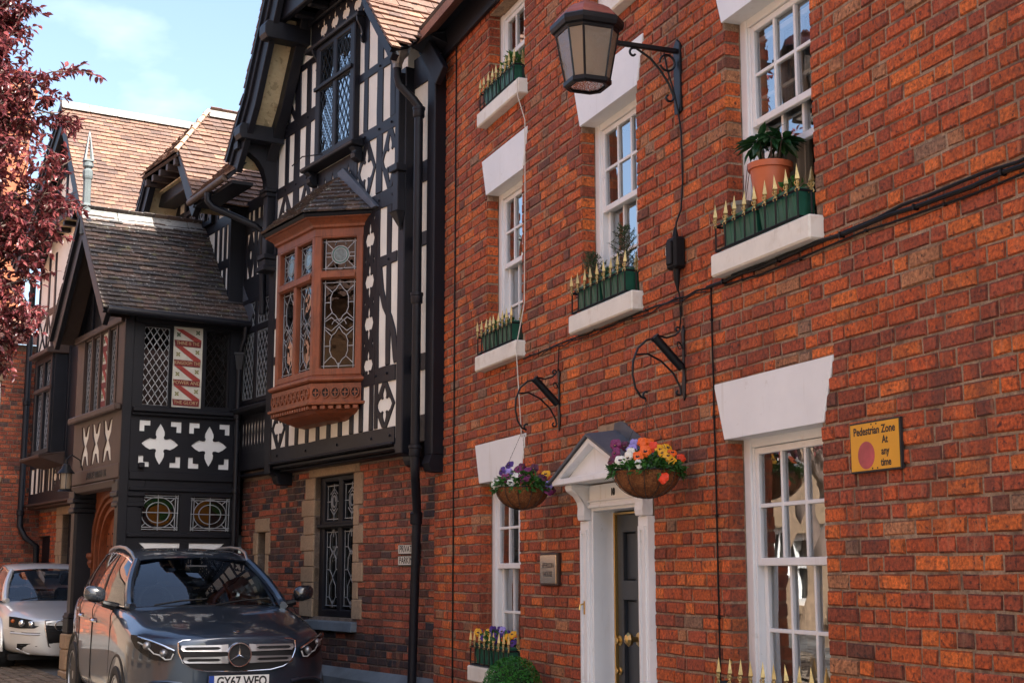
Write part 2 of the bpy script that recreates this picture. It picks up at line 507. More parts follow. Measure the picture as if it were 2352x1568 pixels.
# ---------------------------------------------------------------- builders
def wall_core(fr, u0, u1, z0, z1, openings, o, depth, mat, parent, name='wall', rd=None):
    """flat sheet with rectangular holes and their reveals"""
    us = sorted(set([u0, u1] + [x for q in openings for x in q[:2]]))
    zs = sorted(set([z0, z1] + [x for q in openings for x in q[2:]]))
    b = MB()
    for i in range(len(us) - 1):
        for j in range(len(zs) - 1):
            cu, cz = (us[i] + us[i + 1]) / 2, (zs[j] + zs[j + 1]) / 2
            if any(q[0] < cu < q[1] and q[2] < cz < q[3] for q in openings): continue
            b.poly([fr.P(us[i], o, zs[j]), fr.P(us[i + 1], o, zs[j]), fr.P(us[i + 1], o, zs[j + 1]), fr.P(us[i], o, zs[j + 1])])
    d = rd or depth
    for a, c, e, f in openings:
        q = [(a, e), (c, e), (c, f), (a, f)]
        for k in range(4):
            p, r = q[k], q[(k + 1) % 4]
            b.poly([fr.P(p[0], o, p[1]), fr.P(p[0], o - d, p[1]), fr.P(r[0], o - d, r[1]), fr.P(r[0], o, r[1])])
    for k, (p, r) in enumerate([((u0, z0), (u0, z1)), ((u1, z1), (u1, z0)), ((u0, z1), (u1, z1))]):
        b.poly([fr.P(p[0], o, p[1]), fr.P(r[0], o, r[1]), fr.P(r[0], o - depth, r[1]), fr.P(p[0], o - depth, p[1])])
    return b.build(name, mat, parent)


def brick_geo(b, fr, u0, u1, z0, z1, o0, o1, col, rr, ch=0.006, jit=0.0025):
    j = lambda: rr.uniform(-jit, jit)
    ou = o1 + rr.uniform(-0.003, 0.003)
    c4 = [(u0 + j(), z0 + j()), (u1 + j(), z0 + j()), (u1 + j(), z1 + j()), (u0 + j(), z1 + j())]
    cu, cz = (u0 + u1) / 2, (z0 + z1) / 2
    inn = [(u + (ch if u < cu else -ch), z + (ch if z < cz else -ch)) for u, z in c4]
    pts = [fr.P(u, o0, z) for u, z in c4] + [fr.P(u, ou - ch * 0.8, z) for u, z in c4] + [fr.P(u, ou + j() * 0.6, z) for u, z in inn]
    n0 = len(b.c)
    fs = [(8, 9, 10, 11)]
    for k in range(4):
        m = (k + 1) % 4
        fs.append((k, m, 4 + m, 4 + k)); fs.append((4 + k, 4 + m, 8 + m, 8 + k))
    b.add(pts, fs, 0, col)
    for i in range(4):      # worn, soot-darkened arrises, with joint shading painted into their colour
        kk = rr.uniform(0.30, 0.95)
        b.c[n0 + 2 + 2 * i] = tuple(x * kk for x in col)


def brickwork(fr, u0, u1, z0, z1, obst, course, L, H, parent, mat, nobj, seed, pal, depth=0.1, o=0.0, joint=0.0125, bond='flemish', ch=0.006, palf=None, jit=0.0025):
    rr = random.Random(seed)
    items = []
    nrow = int((z1 - z0) / course)
    for r in range(nrow):
        a, c = z0 + r * course, z0 + (r + 1) * course - joint
        iv = [(u0, u1)]
        parts = []
        for q in obst:
            if q[1] <= a + 0.006 or q[0] >= c - 0.006: continue
            zz = min(max((a + c) / 2, q[0]), q[1])
            l, h = q[2](zz), q[3](zz)
            if q[1] < c - 0.018: parts.append((l, h, q[1] + 0.006, c))
            elif q[0] > a + 0.018: parts.append((l, h, a, q[0] - 0.006))
            nv = []
            for s, e in iv:
                if h <= s or l >= e: nv.append((s, e)); continue
                if l > s: nv.append((s, l))
                if h < e: nv.append((h, e))
            iv = nv
        x = u0 - 0.4 - ((r % 2) * (L + H) / 2) - rr.uniform(0, 0.02)
        bd = []
        k = 0
        while x < u1 + 0.5:
            if bond == 'flemish': l = L if k % 2 == 0 else H
            elif bond == 'english': l = H if r % 3 == 0 else L
            else: l = L if rr.random() < 0.35 else H
            if rr.random() < 0.04: l = H if l == L else L
            l *= rr.uniform(0.97, 1.03)
            bd.append((x, x + l - joint)); x += l; k += 1
        for s, e, za, zc in [(i0, i1, a, c) for i0, i1 in iv] + parts:
            if e - s < 0.025: continue
            if (za, zc) != (a, c) and any(q[0] < (za + zc) / 2 < q[1] and q[2]((za + zc) / 2) < (s + e) / 2 < q[3]((za + zc) / 2) for q in obst): continue
            row = []
            for p, q in bd:
                p2, q2 = max(p, s), min(q, e)
                if q2 - p2 > 0.02: row.append([p2, q2])
            if not row: continue
            if row[0][0] - s > 0: row[0][0] = s
            if e - row[-1][1] < 0.05: row[-1][1] = e
            if len(row) > 1 and row[0][1] - row[0][0] < 0.045:
                row[1][0] = row[0][0]; row.pop(0)
            for p, q in row:
                items.append((p, q, za + rr.uniform(-0.0015, 0.0015), zc + rr.uniform(-0.0015, 0.0015)))
    vis = []
    for i, (p, q, a, c) in enumerate(items):
        w = fr.P((p + q) / 2, o, (a + c) / 2)
        if in_view(w):
            pr, pr2 = project(fr.P(p, o, a)), project(fr.P(q, o, c))
            vis.append((-abs(pr2[0] - pr[0]) * abs(pr2[1] - pr[1]), i))
    vis.sort()
    solo = set(i for _, i in vis[:nobj])
    rest = MB()
    for i, (p, q, a, c) in enumerate(items):
        pl = palf(p, a, pal, rr) if palf else pal
        col = pick(pl, rr)
        if i in solo:
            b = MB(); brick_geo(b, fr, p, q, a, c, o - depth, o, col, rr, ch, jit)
            b.build('brick', mat, parent)
        else:
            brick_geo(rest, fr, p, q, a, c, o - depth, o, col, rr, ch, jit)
    if rest.v:
        tag(rest.build('brickwork', mat, parent), kind='stuff')
    return len(items)


def tile_slope(P0, A, Bv, poly, parent, mat, pal, nobj, seed, gauge=0.1, tw=0.165, thick=0.014, base=None, name='tile'):
    """P0 origin, A unit along the courses, Bv unit up the slope, poly in (a,b)"""
    rr = random.Random(seed)
    A, Bv = Vector(A).normalized(), Vector(Bv).normalized()
    Nn = A.cross(Bv).normalized()
    if Nn.z < 0: Nn = -Nn
    if base:
        bb = MB()
        bb.poly([P0 + A * a + Bv * b - Nn * 0.012 for a, b in poly])
        bb.poly([P0 + A * a + Bv * b - Nn * 0.05 for a, b in poly][::-1])
        n = len(poly)
        for i in range(n):
            p, q = poly[i], poly[(i + 1) % n]
            bb.poly([P0 + A * p[0] + Bv * p[1] - Nn * 0.012, P0 + A * q[0] + Bv * q[1] - Nn * 0.012, P0 + A * q[0] + Bv * q[1] - Nn * 0.05, P0 + A * p[0] + Bv * p[1] - Nn * 0.05])
        bb.build('roof_board', base, parent)
    b0 = min(b for _, b in poly); b1 = max(b for _, b in poly)
    items = []
    r = 0
    while b0 + r * gauge < b1 - 0.02:
        bb = b0 + r * gauge

        def row_iv(mid):
            xs = []
            for i in range(len(poly)):
                p, q = poly[i], poly[(i + 1) % len(poly)]
                if (p[1] <= mid) != (q[1] <= mid):
                    xs.append(p[0] + (q[0] - p[0]) * (mid - p[1]) / (q[1] - p[1]))
            return (min(xs), max(xs)) if len(xs) >= 2 else None
        iv = row_iv(min(bb + gauge * 0.5, b1 - 0.001))
        if iv:
            x = iv[0] - (tw * 0.5 if r % 2 else 0) - rr.uniform(0, 0.01)
            wob = rr.uniform(-0.006, 0.006)
            while x < iv[1]:
                w = tw * rr.uniform(0.94, 1.05)
                p, q = max(x, iv[0] - 0.004), min(x + w - 0.004, iv[1] + 0.004)
                if q - p > 0.03: items.append((p, q, bb + wob + rr.uniform(-0.005, 0.005), rr.uniform(0, 0.006)))
                x += w
        r += 1
    vis = []
    for i, (p, q, bb, lift) in enumerate(items):
        w = P0 + A * ((p + q) / 2) + Bv * bb
        if in_view(w): vis.append((project(w)[2], i))
    vis.sort()
    solo = set(i for _, i in vis[:nobj])
    rest = MB()
    ln = gauge * 1.55
    for i, (p, q, bb, lift) in enumerate(items):
        col = pick(pal, rr)
        h0, h1 = thick + 0.012 + lift, 0.003
        t0, t1 = lift + 0.008, -0.012
        g = lambda a, b, h: P0 + A * a + Bv * b + Nn * h
        sk = rr.uniform(-0.004, 0.004)
        pts = [g(p, bb + sk, t0), g(q, bb - sk, t0), g(q, bb + ln, t1), g(p, bb + ln, t1), g(p, bb + sk, h0 + t0 - 0.008), g(q, bb - sk, h0 + t0 - 0.008), g(q, bb + ln, h1), g(p, bb + ln, h1)]
        tgt = MB() if i in solo else rest
        tgt.hexa(pts, 0, col)
        if i in solo: tgt.build(name, mat, parent)
    if rest.v: tag(rest.build('roof_tiles', mat, parent), kind='stuff')


def beam(fr, p, q, w, o0, o1, parent, mat, name='stud', wob=0.006, bevel=0.006, seed=None):
    """straight timber from p to q (u,z) with hand-cut uneven edges"""
    rr = random.Random(seed if seed is not None else R.random())
    p, q = Vector((p[0], p[1])), Vector((q[0], q[1]))
    d = q - p
    n = max(2, int(d.length / 0.28))
    t = d.normalized()
    s = Vector((-t.y, t.x))
    L1, L2 = [], []
    for i in range(n + 1):
        c = p + d * (i / n)
        a = c + s * (w / 2 + rr.uniform(-wob, wob)); b_ = c - s * (w / 2 + rr.uniform(-wob, wob))
        L1.append((a.x, a.y)); L2.append((b_.x, b_.y))
    b = MB()
    b.plate(fr, [L2 + L1[::-1]], o0, o1, back=False)
    return b.build(name, mat, parent, bevel=bevel)


def board(fr, loops, o0, o1, parent, mat, name, bevel=0.004, back=False):
    return MB().plate(fr, loops, o0, o1, back=back).build(name, mat, parent, bevel=bevel)


def boxpart(fr, u0, u1, o0, o1, z0, z1, parent, mat, name, bevel=0.004):
    return MB().box(fr, u0, u1, o0, o1, z0, z1).build(name, mat, parent, bevel=bevel)


def quatrefoil(cu, cz, hu, hz, n=7):
    """pointed four-leaf cut-out"""
    pts = []
    for k in range(4):
        a = math.pi / 2 * k
        for i in range(n):
            t = i / n
            # one lobe between the notch at -45 and the notch at +45, with a pointed tip
            ph = -1 + 2 * t
            r = 0.40 + 0.60 * (1 - abs(ph)) ** 0.8
            wd = 0.40 * math.sin(min(1, (1 - abs(ph)) * 1.6 + 0.42) * math.pi / 2) * (1 if ph >= 0 else -1) * (abs(ph) ** 0.5)
            x, y = r, wd
            pts.append((cu + hu * (x * math.cos(a) - y * math.sin(a)), cz + hz * (x * math.sin(a) + y * math.cos(a))))
    return pts


def qfoil(cu, cz, hu, hz):
    """rounded side lobes, pointed top and bottom, explicit outline in unit square"""
    q = [(0.0, 1.0), (0.13, 0.78), (0.24, 0.60), (0.24, 0.46), (0.16, 0.36), (0.30, 0.30), (0.52, 0.38), (0.78, 0.26), (1.0, 0.0)]
    pts = []
    full = q + [(x, -y) for x, y in q[::-1][1:]]
    full = full + [(-x, y) for x, y in full[::-1][1:-1]]
    return [(cu + hu * x, cz + hz * y) for x, y in full]


def qleaf(cu, cz, hu, hz):
    q = [(0.0, 1.0), (0.14, 0.80), (0.24, 0.60), (0.25, 0.44), (0.20, 0.34), (0.24, 0.25), (0.36, 0.24), (0.55, 0.28), (0.78, 0.17), (1.0, 0.0)]
    full = q + [(x, -y) for x, y in q[::-1][1:]]
    full = full + [(-x, y) for x, y in full[::-1][1:-1]]
    return [(cu + hu * x, cz + hz * y) for x, y in full]


def rect(u0, u1, z0, z1): return [(u0, z0), (u1, z0), (u1, z1), (u0, z1)]


def lattice(fr, u0, u1, z0, z1, o, du, dz, w=0.008, border=True):
    """diamond leading as thin flat bars"""
    b = MB()

    def bar(p, q):
        d = Vector((q[0] - p[0], q[1] - p[1]))
        if d.length < 0.01: return
        d.normalize()
        s = Vector((-d.y, d.x)) * w / 2
        b.plate(fr, [[(p[0] - s.x, p[1] - s.y), (q[0] - s.x, q[1] - s.y), (q[0] + s.x, q[1] + s.y), (p[0] + s.x, p[1] + s.y)]], o, o + 0.006)
    sl = dz / du

    def clip(c, sg):   # line z = sg*sl*(u-u0)+c
        pts = []
        for u in (u0, u1):
            z = sg * sl * (u - u0) + c
            if z0 <= z <= z1: pts.append((u, z))
        for z in (z0, z1):
            u = u0 + (z - c) / (sg * sl)
            if u0 <= u <= u1: pts.append((u, z))
        pts = sorted(set((round(a, 5), round(d, 5)) for a, d in pts))
        return (pts[0], pts[-1]) if len(pts) >= 2 else None
    span = (u1 - u0) * sl
    k = z0 - span
    while k < z1:
        s = clip(k, 1)
        if s: bar(*s)
        k += dz
    k = z0
    while k < z1 + span:
        s = clip(k, -1)
        if s: bar(*s)
        k += dz
    if border:
        for p, q in (((u0, z0), (u1, z0)), ((u0, z1), (u1, z1)), ((u0, z0), (u0, z1)), ((u1, z0), (u1, z1))): bar(p, q)
    return b


def came_lines(fr, lines, o, w=0.009):
    b = MB()
    for ln in lines:
        for p, q in zip(ln[:-1], ln[1:]):
            d = Vector((q[0] - p[0], q[1] - p[1]))
            if d.length < 1e-4: continue
            d.normalize()
            s = Vector((-d.y, d.x)) * w / 2
            e = d * w * 0.3
            b.plate(fr, [[(p[0] - s.x - e.x, p[1] - s.y - e.y), (q[0] - s.x + e.x, q[1] - s.y + e.y), (q[0] + s.x + e.x, q[1] + s.y + e.y), (p[0] + s.x - e.x, p[1] + s.y - e.y)]], o, o + 0.006)
    return b


def arc(cu, cz, ru, rz, a0, a1, n=14):
    return [(cu + ru * math.cos(math.radians(a0 + (a1 - a0) * i / n)), cz + rz * math.sin(math.radians(a0 + (a1 - a0) * i / n))) for i in range(n + 1)]


def pane(fr, u0, u1, z0, z1, o, mat, parent, tilt=0.0, name='pane'):
    t = lambda: R.uniform(-tilt, tilt)
    b = MB().poly([fr.P(u0, o + t(), z0), fr.P(u1, o + t(), z0), fr.P(u1, o + t(), z1), fr.P(u0, o + t(), z1)])
    return b.build(name, mat, parent)


def text(body, size, P, U, Z, N, mat, parent, name='lettering', align='CENTER', ext=0.0012, sx=1.0, bold=0.0):
    cu = bpy.data.curves.new(name, 'FONT')
    cu.body = body; cu.size = size; cu.align_x = align; cu.align_y = 'CENTER'
    cu.extrude = ext; cu.offset = bold; cu.resolution_u = 3
    t = bpy.data.objects.new('t', cu)
    COL.objects.link(t)
    dg = bpy.context.evaluated_depsgraph_get()
    me = bpy.data.meshes.new_from_object(t.evaluated_get(dg))
    bpy.data.objects.remove(t)
    U, Z, N = Vector(U).normalized(), Vector(Z).normalized(), Vector(N).normalized()
    for v in me.vertices: v.co = U * (v.co.x * sx) + Z * v.co.y + N * v.co.z
    me.materials.clear(); me.materials.append(mat)
    me.polygons.foreach_set('material_index', [0] * len(me.polygons))
    o = bpy.data.objects.new(name, me)
    o.location = P; o['_w'] = list(P); ALL.append(o)
    link(o, parent)
    return o


def leaf_geo(b, p, d, nrm, L, W, mi=0, fold=0.25, fine=False):
    d = d.normalized()
    s = d.cross(nrm)
    if s.length < 0.05: s = d.cross(Vector((0.3, 0.5, 0.8)))
    s.normalize()
    n = s.cross(d)
    tip = p + d * L - n * L * 0.18
    if fine:
        a, c = p + d * L * 0.30, p + d * L * 0.66 - n * L * 0.05
        w1, w2 = W * 0.46, W * 0.40
        b.add([p, a + s * w1 + n * W * fold, c + s * w2 + n * W * fold * 0.7, tip, c - s * w2 + n * W * fold * 0.7, a - s * w1 + n * W * fold, a, c], [(0, 1, 6), (1, 2, 7, 6), (2, 3, 7), (7, 3, 4), (6, 7, 4, 5), (0, 6, 5)], mi)
        return
    m = p + d * L * 0.45
    b.add([p, m + s * W / 2 + n * W * fold, tip, m - s * W / 2 + n * W * fold, m], [(0, 1, 4), (1, 2, 4), (4, 2, 3), (0, 4, 3)], mi)


def rvec(rr): 
    while True:
        v = Vector((rr.uniform(-1, 1), rr.uniform(-1, 1), rr.uniform(-1, 1)))
        if 0.05 < v.length < 1: return v.normalized()


def foliage(c, rad, n, L, W, rr, up=0.4, shell=0.3):
    b = MB()
    c = Vector(c)
    for _ in range(n):
        v = rvec(rr)
        k = shell + (1 - shell) * rr.random() ** 0.6
        p = c + Vector((v.x * rad[0], v.y * rad[1], v.z * rad[2])) * k
        d = (v + rvec(rr) * 0.7 + Vector((0, 0, up))).normalized()
        leaf_geo(b, p, d, (v + rvec(rr) * 0.6).normalized(), L * rr.uniform(0.7, 1.25), W * rr.uniform(0.75, 1.2))
    return b


def copy_tree(o, loc_shift, parent=None):
    """copy a thing and its parts, moved by loc_shift"""
    c = o.copy()
    COL.objects.link(c)
    c['_w'] = list(Vector(o['_w']) + loc_shift)
    ALL.append(c)
    if parent is None:
        c.location = o.location + loc_shift
    else:
        c.parent = parent
        c.matrix_parent_inverse = Matrix.Translation(-world_loc(parent))
        c.location = o.location + loc_shift
    for ch in [x for x in KIDS.get(o.name, [])]:
        copy_tree(ch, loc_shift, c)
    return c


KIDS = {}


def index_kids():
    KIDS.clear()
    for o in ALL:
        if o.parent: KIDS.setdefault(o.parent.name, []).append(o)

# ================================================================= ground
gb = MB()
xs = [60, 8, 0, -6, -12.5, -16, -20, -25, -30.2, -70, -160]
for i in range(len(xs) - 1):
    a, c = xs[i], xs[i + 1]
    gb.poly([Vector((c, -120, ground_z(c) - 0.004)), Vector((a, -120, ground_z(a) - 0.004)), Vector((a, 60, ground_z(a) - 0.004)), Vector((c, 60, ground_z(c) - 0.004))])
tag(gb.build('street', M['asphalt'], weld=True), kind='structure')
# pavement slab strip along the brick house
pv = MB()
for i in range(16):
    x = -12.5 + i * 0.66
    pv.box(FA, x, x + 0.65, -0.05, 1.25, -0.05, 0.11 + R.uniform(-0.003, 0.003))
tag(pv.build('pavement', M['bluestone'], bevel=0.006), kind='structure')
# stone setts in the part of the street that shows, by the porch
cob = tag(MB().poly([FB.P(-9, 1.7, -0.5), FB.P(-9, 1.8, -0.5), FB.P(-8.9, 1.8, -0.5)]).build('cobbled_yard', M['cobble']), kind='structure')
cr = random.Random(5)
proto = []
for k in range(6):
    b = MB()
    f0 = Fr((0, 0, 0), FB.U, FB.N)
    w, d = 0.095 + cr.uniform(-0.01, 0.01), 0.062 + cr.uniform(-0.006, 0.006)
    for_top = 0.012
    b.hexa([f0.P(-w, d, -0.05), f0.P(w, d, -0.05), f0.P(w, -d, -0.05), f0.P(-w, -d, -0.05),
            f0.P(-w + 0.012, d - 0.012, for_top), f0.P(w - 0.012, d - 0.012, for_top), f0.P(w - 0.012, -d + 0.012, for_top), f0.P(-w + 0.012, -d + 0.012, for_top)])
    me = bpy.data.meshes.new('sett'); me.from_pydata([tuple(v) for v in b.v], [], b.f); me.materials.append(M['cobble']); proto.append(me)
cnt = 0
restc = MB()
for i in range(60):
    for j in range(34):
        u = -11.5 + i * 0.2 + (0.1 if j % 2 else 0)
        o_ = 1.75 + j * 0.135
        p = FB.P(u, o_, 0)
        p.z = ground_z(p.x)
        pr = project(p)
        if pr and -20 < pr[0] < 420 and 1490 < pr[1] < 1600 and cnt < 300:
            s = bpy.data.objects.new('sett', proto[cr.randrange(6)])
            s.location = p; s['_w'] = list(p); link(s, cob); cnt += 1
        else:
            me = proto[cr.randrange(6)]
            restc.add([Vector(v.co) + p for v in me.vertices], [tuple(f.vertices) for f in me.polygons])
tag(restc.build('sett_paving', M['cobble'], cob), kind='stuff')

# ================================================================= brick house
house = thing('brick_house', 'long red brick town house with white lintels, sash windows and a white doorcase', 'house', FA.P(-7.4, 0, 0))
WX0, WX1 = -12.66, -2.2
GF = dict(z0=0.757, z1=2.26, meet=1.566)
bays_g = [(-11.375, -10.44), (-7.143, -6.165)]
bays_1 = [(-11.225, -10.385), (-9.18, -8.262), (-7.062, -6.148)]
bays_2 = [(-11.19, -10.33), (-9.10, -8.24), (-6.99, -6.1)]
Z1 = (3.322, 4.732)
Z2 = (5.46, 6.34)
opens = [(a, b, 0.757, 2.262) for a, b in bays_g] + [(a, b, *Z1) for a, b in bays_1] + [(a, b, *Z2) for a, b in bays_2]
opens.append((-9.0, -8.225, 0.0, 1.95))
wall = wall_core(FA, WX0, WX1, -0.2, 6.5, opens, -0.004, 0.3, M['mortar'], house, rd=0.26)
obst = []
K = lambda c: (lambda z: c)
for a, b in bays_g: obst.append((0.63, 2.262, K(a + 0.005), K(b - 0.005)))
for a, b in bays_1: obst.append((Z1[0] - 0.13, Z1[1], K(a + 0.005), K(b - 0.005)))
for a, b in bays_2: obst.append((Z2[0] - 0.13, Z2[1], K(a + 0.005), K(b - 0.005)))
sills = [(a - 0.085, b + 0.065, 0.63, 0.757) for a, b in bays_g] + [(a - 0.075, b + 0.06, 3.19, 3.322) for a, b in bays_1] + [(a - 0.085, b + 0.065, 5.33, 5.46) for a, b in bays_2]
for a, b, c, d in sills: obst.append((c, d, K(a), K(b)))
lints = [(a, b, 2.262, 2.586) for a, b in bays_g] + [(a, b, 4.732, 5.056) for a, b in bays_1]
for a, b, c, d in lints:
    obst.append((c, d, (lambda z, a=a, c=c, d=d: a - 0.02 - 0.11 * (z - c) / (d - c)), (lambda z, b=b, c=c, d=d: b + 0.02 + 0.11 * (z - c) / (d - c))))
obst.append((-0.2, 2.11, K(-9.14), K(-8.09)))
obst.append((2.42, 2.50, K(-8.92), K(-8.49)))
COURSE = 0.0815
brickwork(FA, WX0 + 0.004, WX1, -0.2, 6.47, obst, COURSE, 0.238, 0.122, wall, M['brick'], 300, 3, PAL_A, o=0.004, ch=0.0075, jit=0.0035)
# blackened reveals come from the brick sides; lintels and sills
for a, b, c, d in lints:
    board(FA, [[(a - 0.02, c - 0.006), (b + 0.02, c - 0.006), (b + 0.13, d), (a - 0.13, d)]], -0.25, 0.010, house, M['white'], 'lintel', bevel=0.006)
for a, b, c, d in sills:
    boxpart(FA, a, b, -0.13, 0.085, c + 0.001, d, house, M['sill'], 'sill', bevel=0.01)
board(FA, [[(-8.92, 2.425), (-8.52, 2.425), (-8.49, 2.50), (-8.93, 2.50)]], -0.1, 0.006, house, M['stone'], 'key_stone')
# rest of the house: rear block, gable ends, roof
b = MB()
b.box(FA, WX0, WX1, -7.0, -1.7, -0.2, 6.45)
b.box(FA, WX0, WX0 + 0.22, -1.7, -0.302, -0.2, 6.45)
b.box(FA, WX1 - 0.22, WX1, -1.7, -0.302, -0.2, 6.45)
for z in (-0.1, 2.75, 5.15, 6.36):
    b.box(FA, WX0 + 0.23, WX1 - 0.23, -1.699, -0.31, z, z + 0.1)
b.build('rear_block', M['room'], house)
rb = MB()
for s in (0, 1):
    e = (0.28, 6.50) if s == 0 else (-7.4, 6.50)
    r_ = (-3.6, 9.3)
    q = [FA.P(WX0 + 0.05, e[0], e[1]), FA.P(WX1 + 0.2, e[0], e[1]), FA.P(WX1 + 0.2, r_[0], r_[1]), FA.P(WX0 + 0.05, r_[0], r_[1])]
    rb.add(q + [p + Vector((0, 0, 0.09)) for p in q], [(0, 1, 2, 3), (4, 5, 6, 7), (0, 1, 5, 4), (1, 2, 6, 5), (2, 3, 7, 6), (3, 0, 4, 7)], 0, (0.25, 0.12, 0.08))
rb.build('roof', M['tile'], house)
g = MB()
g.poly([FA.P(WX1 - 0.01, 0, 6.4), FA.P(WX1 - 0.01, -7, 6.4), FA.P(WX1 - 0.01, -3.6, 9.28)]); g.poly([FA.P(WX0 + 0.06, 0, 6.4), FA.P(WX0 + 0.06, -7, 6.4), FA.P(WX0 + 0.06, -3.6, 9.28)])
g.build('gable_end', M['room'], house)
fasc = MB()
fasc.box(FA, WX0 + 0.02, WX1, 0.012, 0.05, 6.36, 6.62)
fasc.box(FA, WX0 + 0.02, WX1, 0.012, 0.22, 6.62, 6.65)
fasc.build('fascia', M['black'], house, bevel=0.004)
gp = MB()
gut = [(math.cos(math.radians(a)) * 0.06, math.sin(math.radians(a)) * 0.06) for a in range(180, 361, 20)]
prof = [(0.20 + x, 6.67 + y) for x, y in gut]
x0, x1 = WX0 - 0.05, WX1
pts = [FA.P(x0, o_, z_) for o_, z_ in prof] + [FA.P(x1, o_, z_) for o_, z_ in prof]
n = len(prof)
gp.add(pts, [(i, i + 1, n + i + 1, n + i) for i in range(n - 1)] + [tuple(range(n))])
gp.build('gutter', M['iron'], house, smooth=True)


def sash_window(ul, ur, z0, z1, meet, cols, rup, rlo, lift=0.0, curtain=0.35, seed=1, bars=True):
    rr = random.Random(seed)
    w = MB()
    jw = 0.075
    w.box(FA, ul + 0.002, ul + jw, -0.20, -0.105, z0 + 0.002, z1 - 0.002)
    w.box(FA, ur - jw, ur - 0.002, -0.20, -0.105, z0 + 0.002, z1 - 0.002)
    w.box(FA, ul + jw, ur - jw, -0.20, -0.11, z1 - 0.055, z1 - 0.004)
    w.box(FA, ul + jw, ur - jw, -0.21, -0.12, z0 + 0.001, z0 + 0.035)
    w.box(FA, ul + jw, ul + jw + 0.018, -0.205, -0.118, z0 + 0.035, z1 - 0.055)
    w.box(FA, ur - jw - 0.018, ur - jw, -0.205, -0.118, z0 + 0.035, z1 - 0.055)
    win = w.build('window', M['white'], house, bevel=0.003)
    gl, gr = ul + jw + 0.02, ur - jw - 0.02

    def sash(o0, o1, a, c, rows):
        s = MB()
        st = 0.038
        s.box(FA, gl, gl + st, o0, o1, a, c); s.box(FA, gr - st, gr, o0, o1, a, c)
        s.box(FA, gl + st, gr - st, o0, o1, c - st, c); s.box(FA, gl + st, gr - st, o0, o1, a, a + st * 1.15)
        s.build('sash', M['white'], win, bevel=0.004)
        u_ = [gl + st + (gr - gl - 2 * st) * i / cols for i in range(cols + 1)]
        zz = [a + st * 1.15 + (c - a - st * 2.15) * i / rows for i in range(rows + 1)]
        bw = 0.011
        for i in range(1, cols): boxpart(FA, u_[i] - bw, u_[i] + bw, o0 + 0.006, o1 - 0.003, zz[0], zz[-1], win, M['white'], 'glazing_bar', 0.003)
        for j in range(1, rows): boxpart(FA, u_[0], u_[-1], o0 + 0.007, o1 - 0.005, zz[j] - bw, zz[j] + bw, win, M['white'], 'glazing_bar', 0.003)
        om = o0 + 0.012
        for i in range(cols):
            for j in range(rows):
                pane(FA, u_[i], u_[i + 1], zz[j], zz[j + 1], om, M['glass'], win, 0.0022)
    sash(-0.155, -0.122, meet - 0.02, z1 - 0.058, rup)
    sash(-0.195, -0.160, z0 + 0.036 + lift, meet + 0.025 + lift, rlo)
    # folded shutter board at the room side and gathered curtains
    boxpart(FA, ul + 0.03, ul + 0.055, -0.46, -0.215, z0 + 0.02, z1 - 0.02, win, M['blind'], 'shutter', 0.003)
    if curtain:
        c = MB()
        m = 26
        for (ca, cb) in ((gl + 0.01, gl + 0.01 + (gr - gl) * curtain), (gr - (gr - gl) * curtain * 0.8, gr + 0.03)):
            pts = []
            for i in range(m + 1):
                uu = ca + (cb - ca) * i / m
                oo = -0.42 + 0.03 * math.sin(i * 1.9 + rr.random()) + 0.008 * rr.uniform(-1, 1)
                pts.append((uu, oo))
            base = len(c.v)
            for i in range(m):
                (p, o_), (q, o2) = pts[i], pts[i + 1]
                c.poly([FA.P(p, o_, z0), FA.P(q, o2, z0), FA.P(q, o2, z1), FA.P(p, o_, z1)])
        c.build('curtain', M['curtain'], win, smooth=True)
    return win


for k, (a, b_) in enumerate(bays_g): sash_window(a, b_, 0.757, 2.262, GF['meet'], 3, 2, 2, curtain=0.30, seed=k)
for k, (a, b_) in enumerate(bays_1): sash_window(a, b_, Z1[0], Z1[1], 4.08, 3, 2, 2, lift=0.50 if k == 2 else 0, curtain=0.36 if k < 2 else 0.15, seed=10 + k)
for k, (a, b_) in enumerate(bays_2): sash_window(a, b_, Z2[0], Z2[1], 5.93, 3, 1, 1, curtain=0.3, seed=20 + k)

# ---------------------------------------------------------------- doorcase
dc = boxpart(FA, -9.148, -9.0, -0.10, 0.05, 0.0, 1.862, house, M['white'], 'pilaster')
for a, c in ((-9.148, -9.0), (-8.225, -8.09)):
    if a > -9: boxpart(FA, a, c, -0.10, 0.05, 0.0, 1.862, house, M['white'], 'pilaster')
    m = (a + c) / 2
    fr_ = MB()
    fr_.plate(FA, [rect(a + 0.02, c - 0.02, 0.35, 1.80), rect(a + 0.045, c - 0.045, 0.375, 1.775)], 0.05, 0.062)
    fr_.build('panel_moulding', M['white'], house)
    # S-shaped console bracket
    sf = side_frame(FA, m + 0.055)
    prof_ = [(0.0, 1.865), (-0.075, 1.865), (-0.082, 1.90), (-0.078, 1.95), (-0.085, 1.99), (-0.115, 2.03), (-0.165, 2.065), (-0.175, 2.095), (-0.165, 2.108), (0.0, 2.108)]
    cb = MB(); cb.plate(sf, [prof_], -0.11, 0.0, back=True); cb.build('bracket', M['white'], house, bevel=0.005)
boxpart(FA, -9.0, -8.225, -0.10, 0.045, 1.952, 2.10, house, M['white'], 'frieze')
boxpart(FA, -9.001, -8.224, 0.045, 0.058, 1.985, 1.998, house, M['white'], 'frieze_moulding')
boxpart(FA, -9.002, -8.223, -0.09, 0.056, 1.945, 1.966, house, M['white'], 'frieze_moulding')
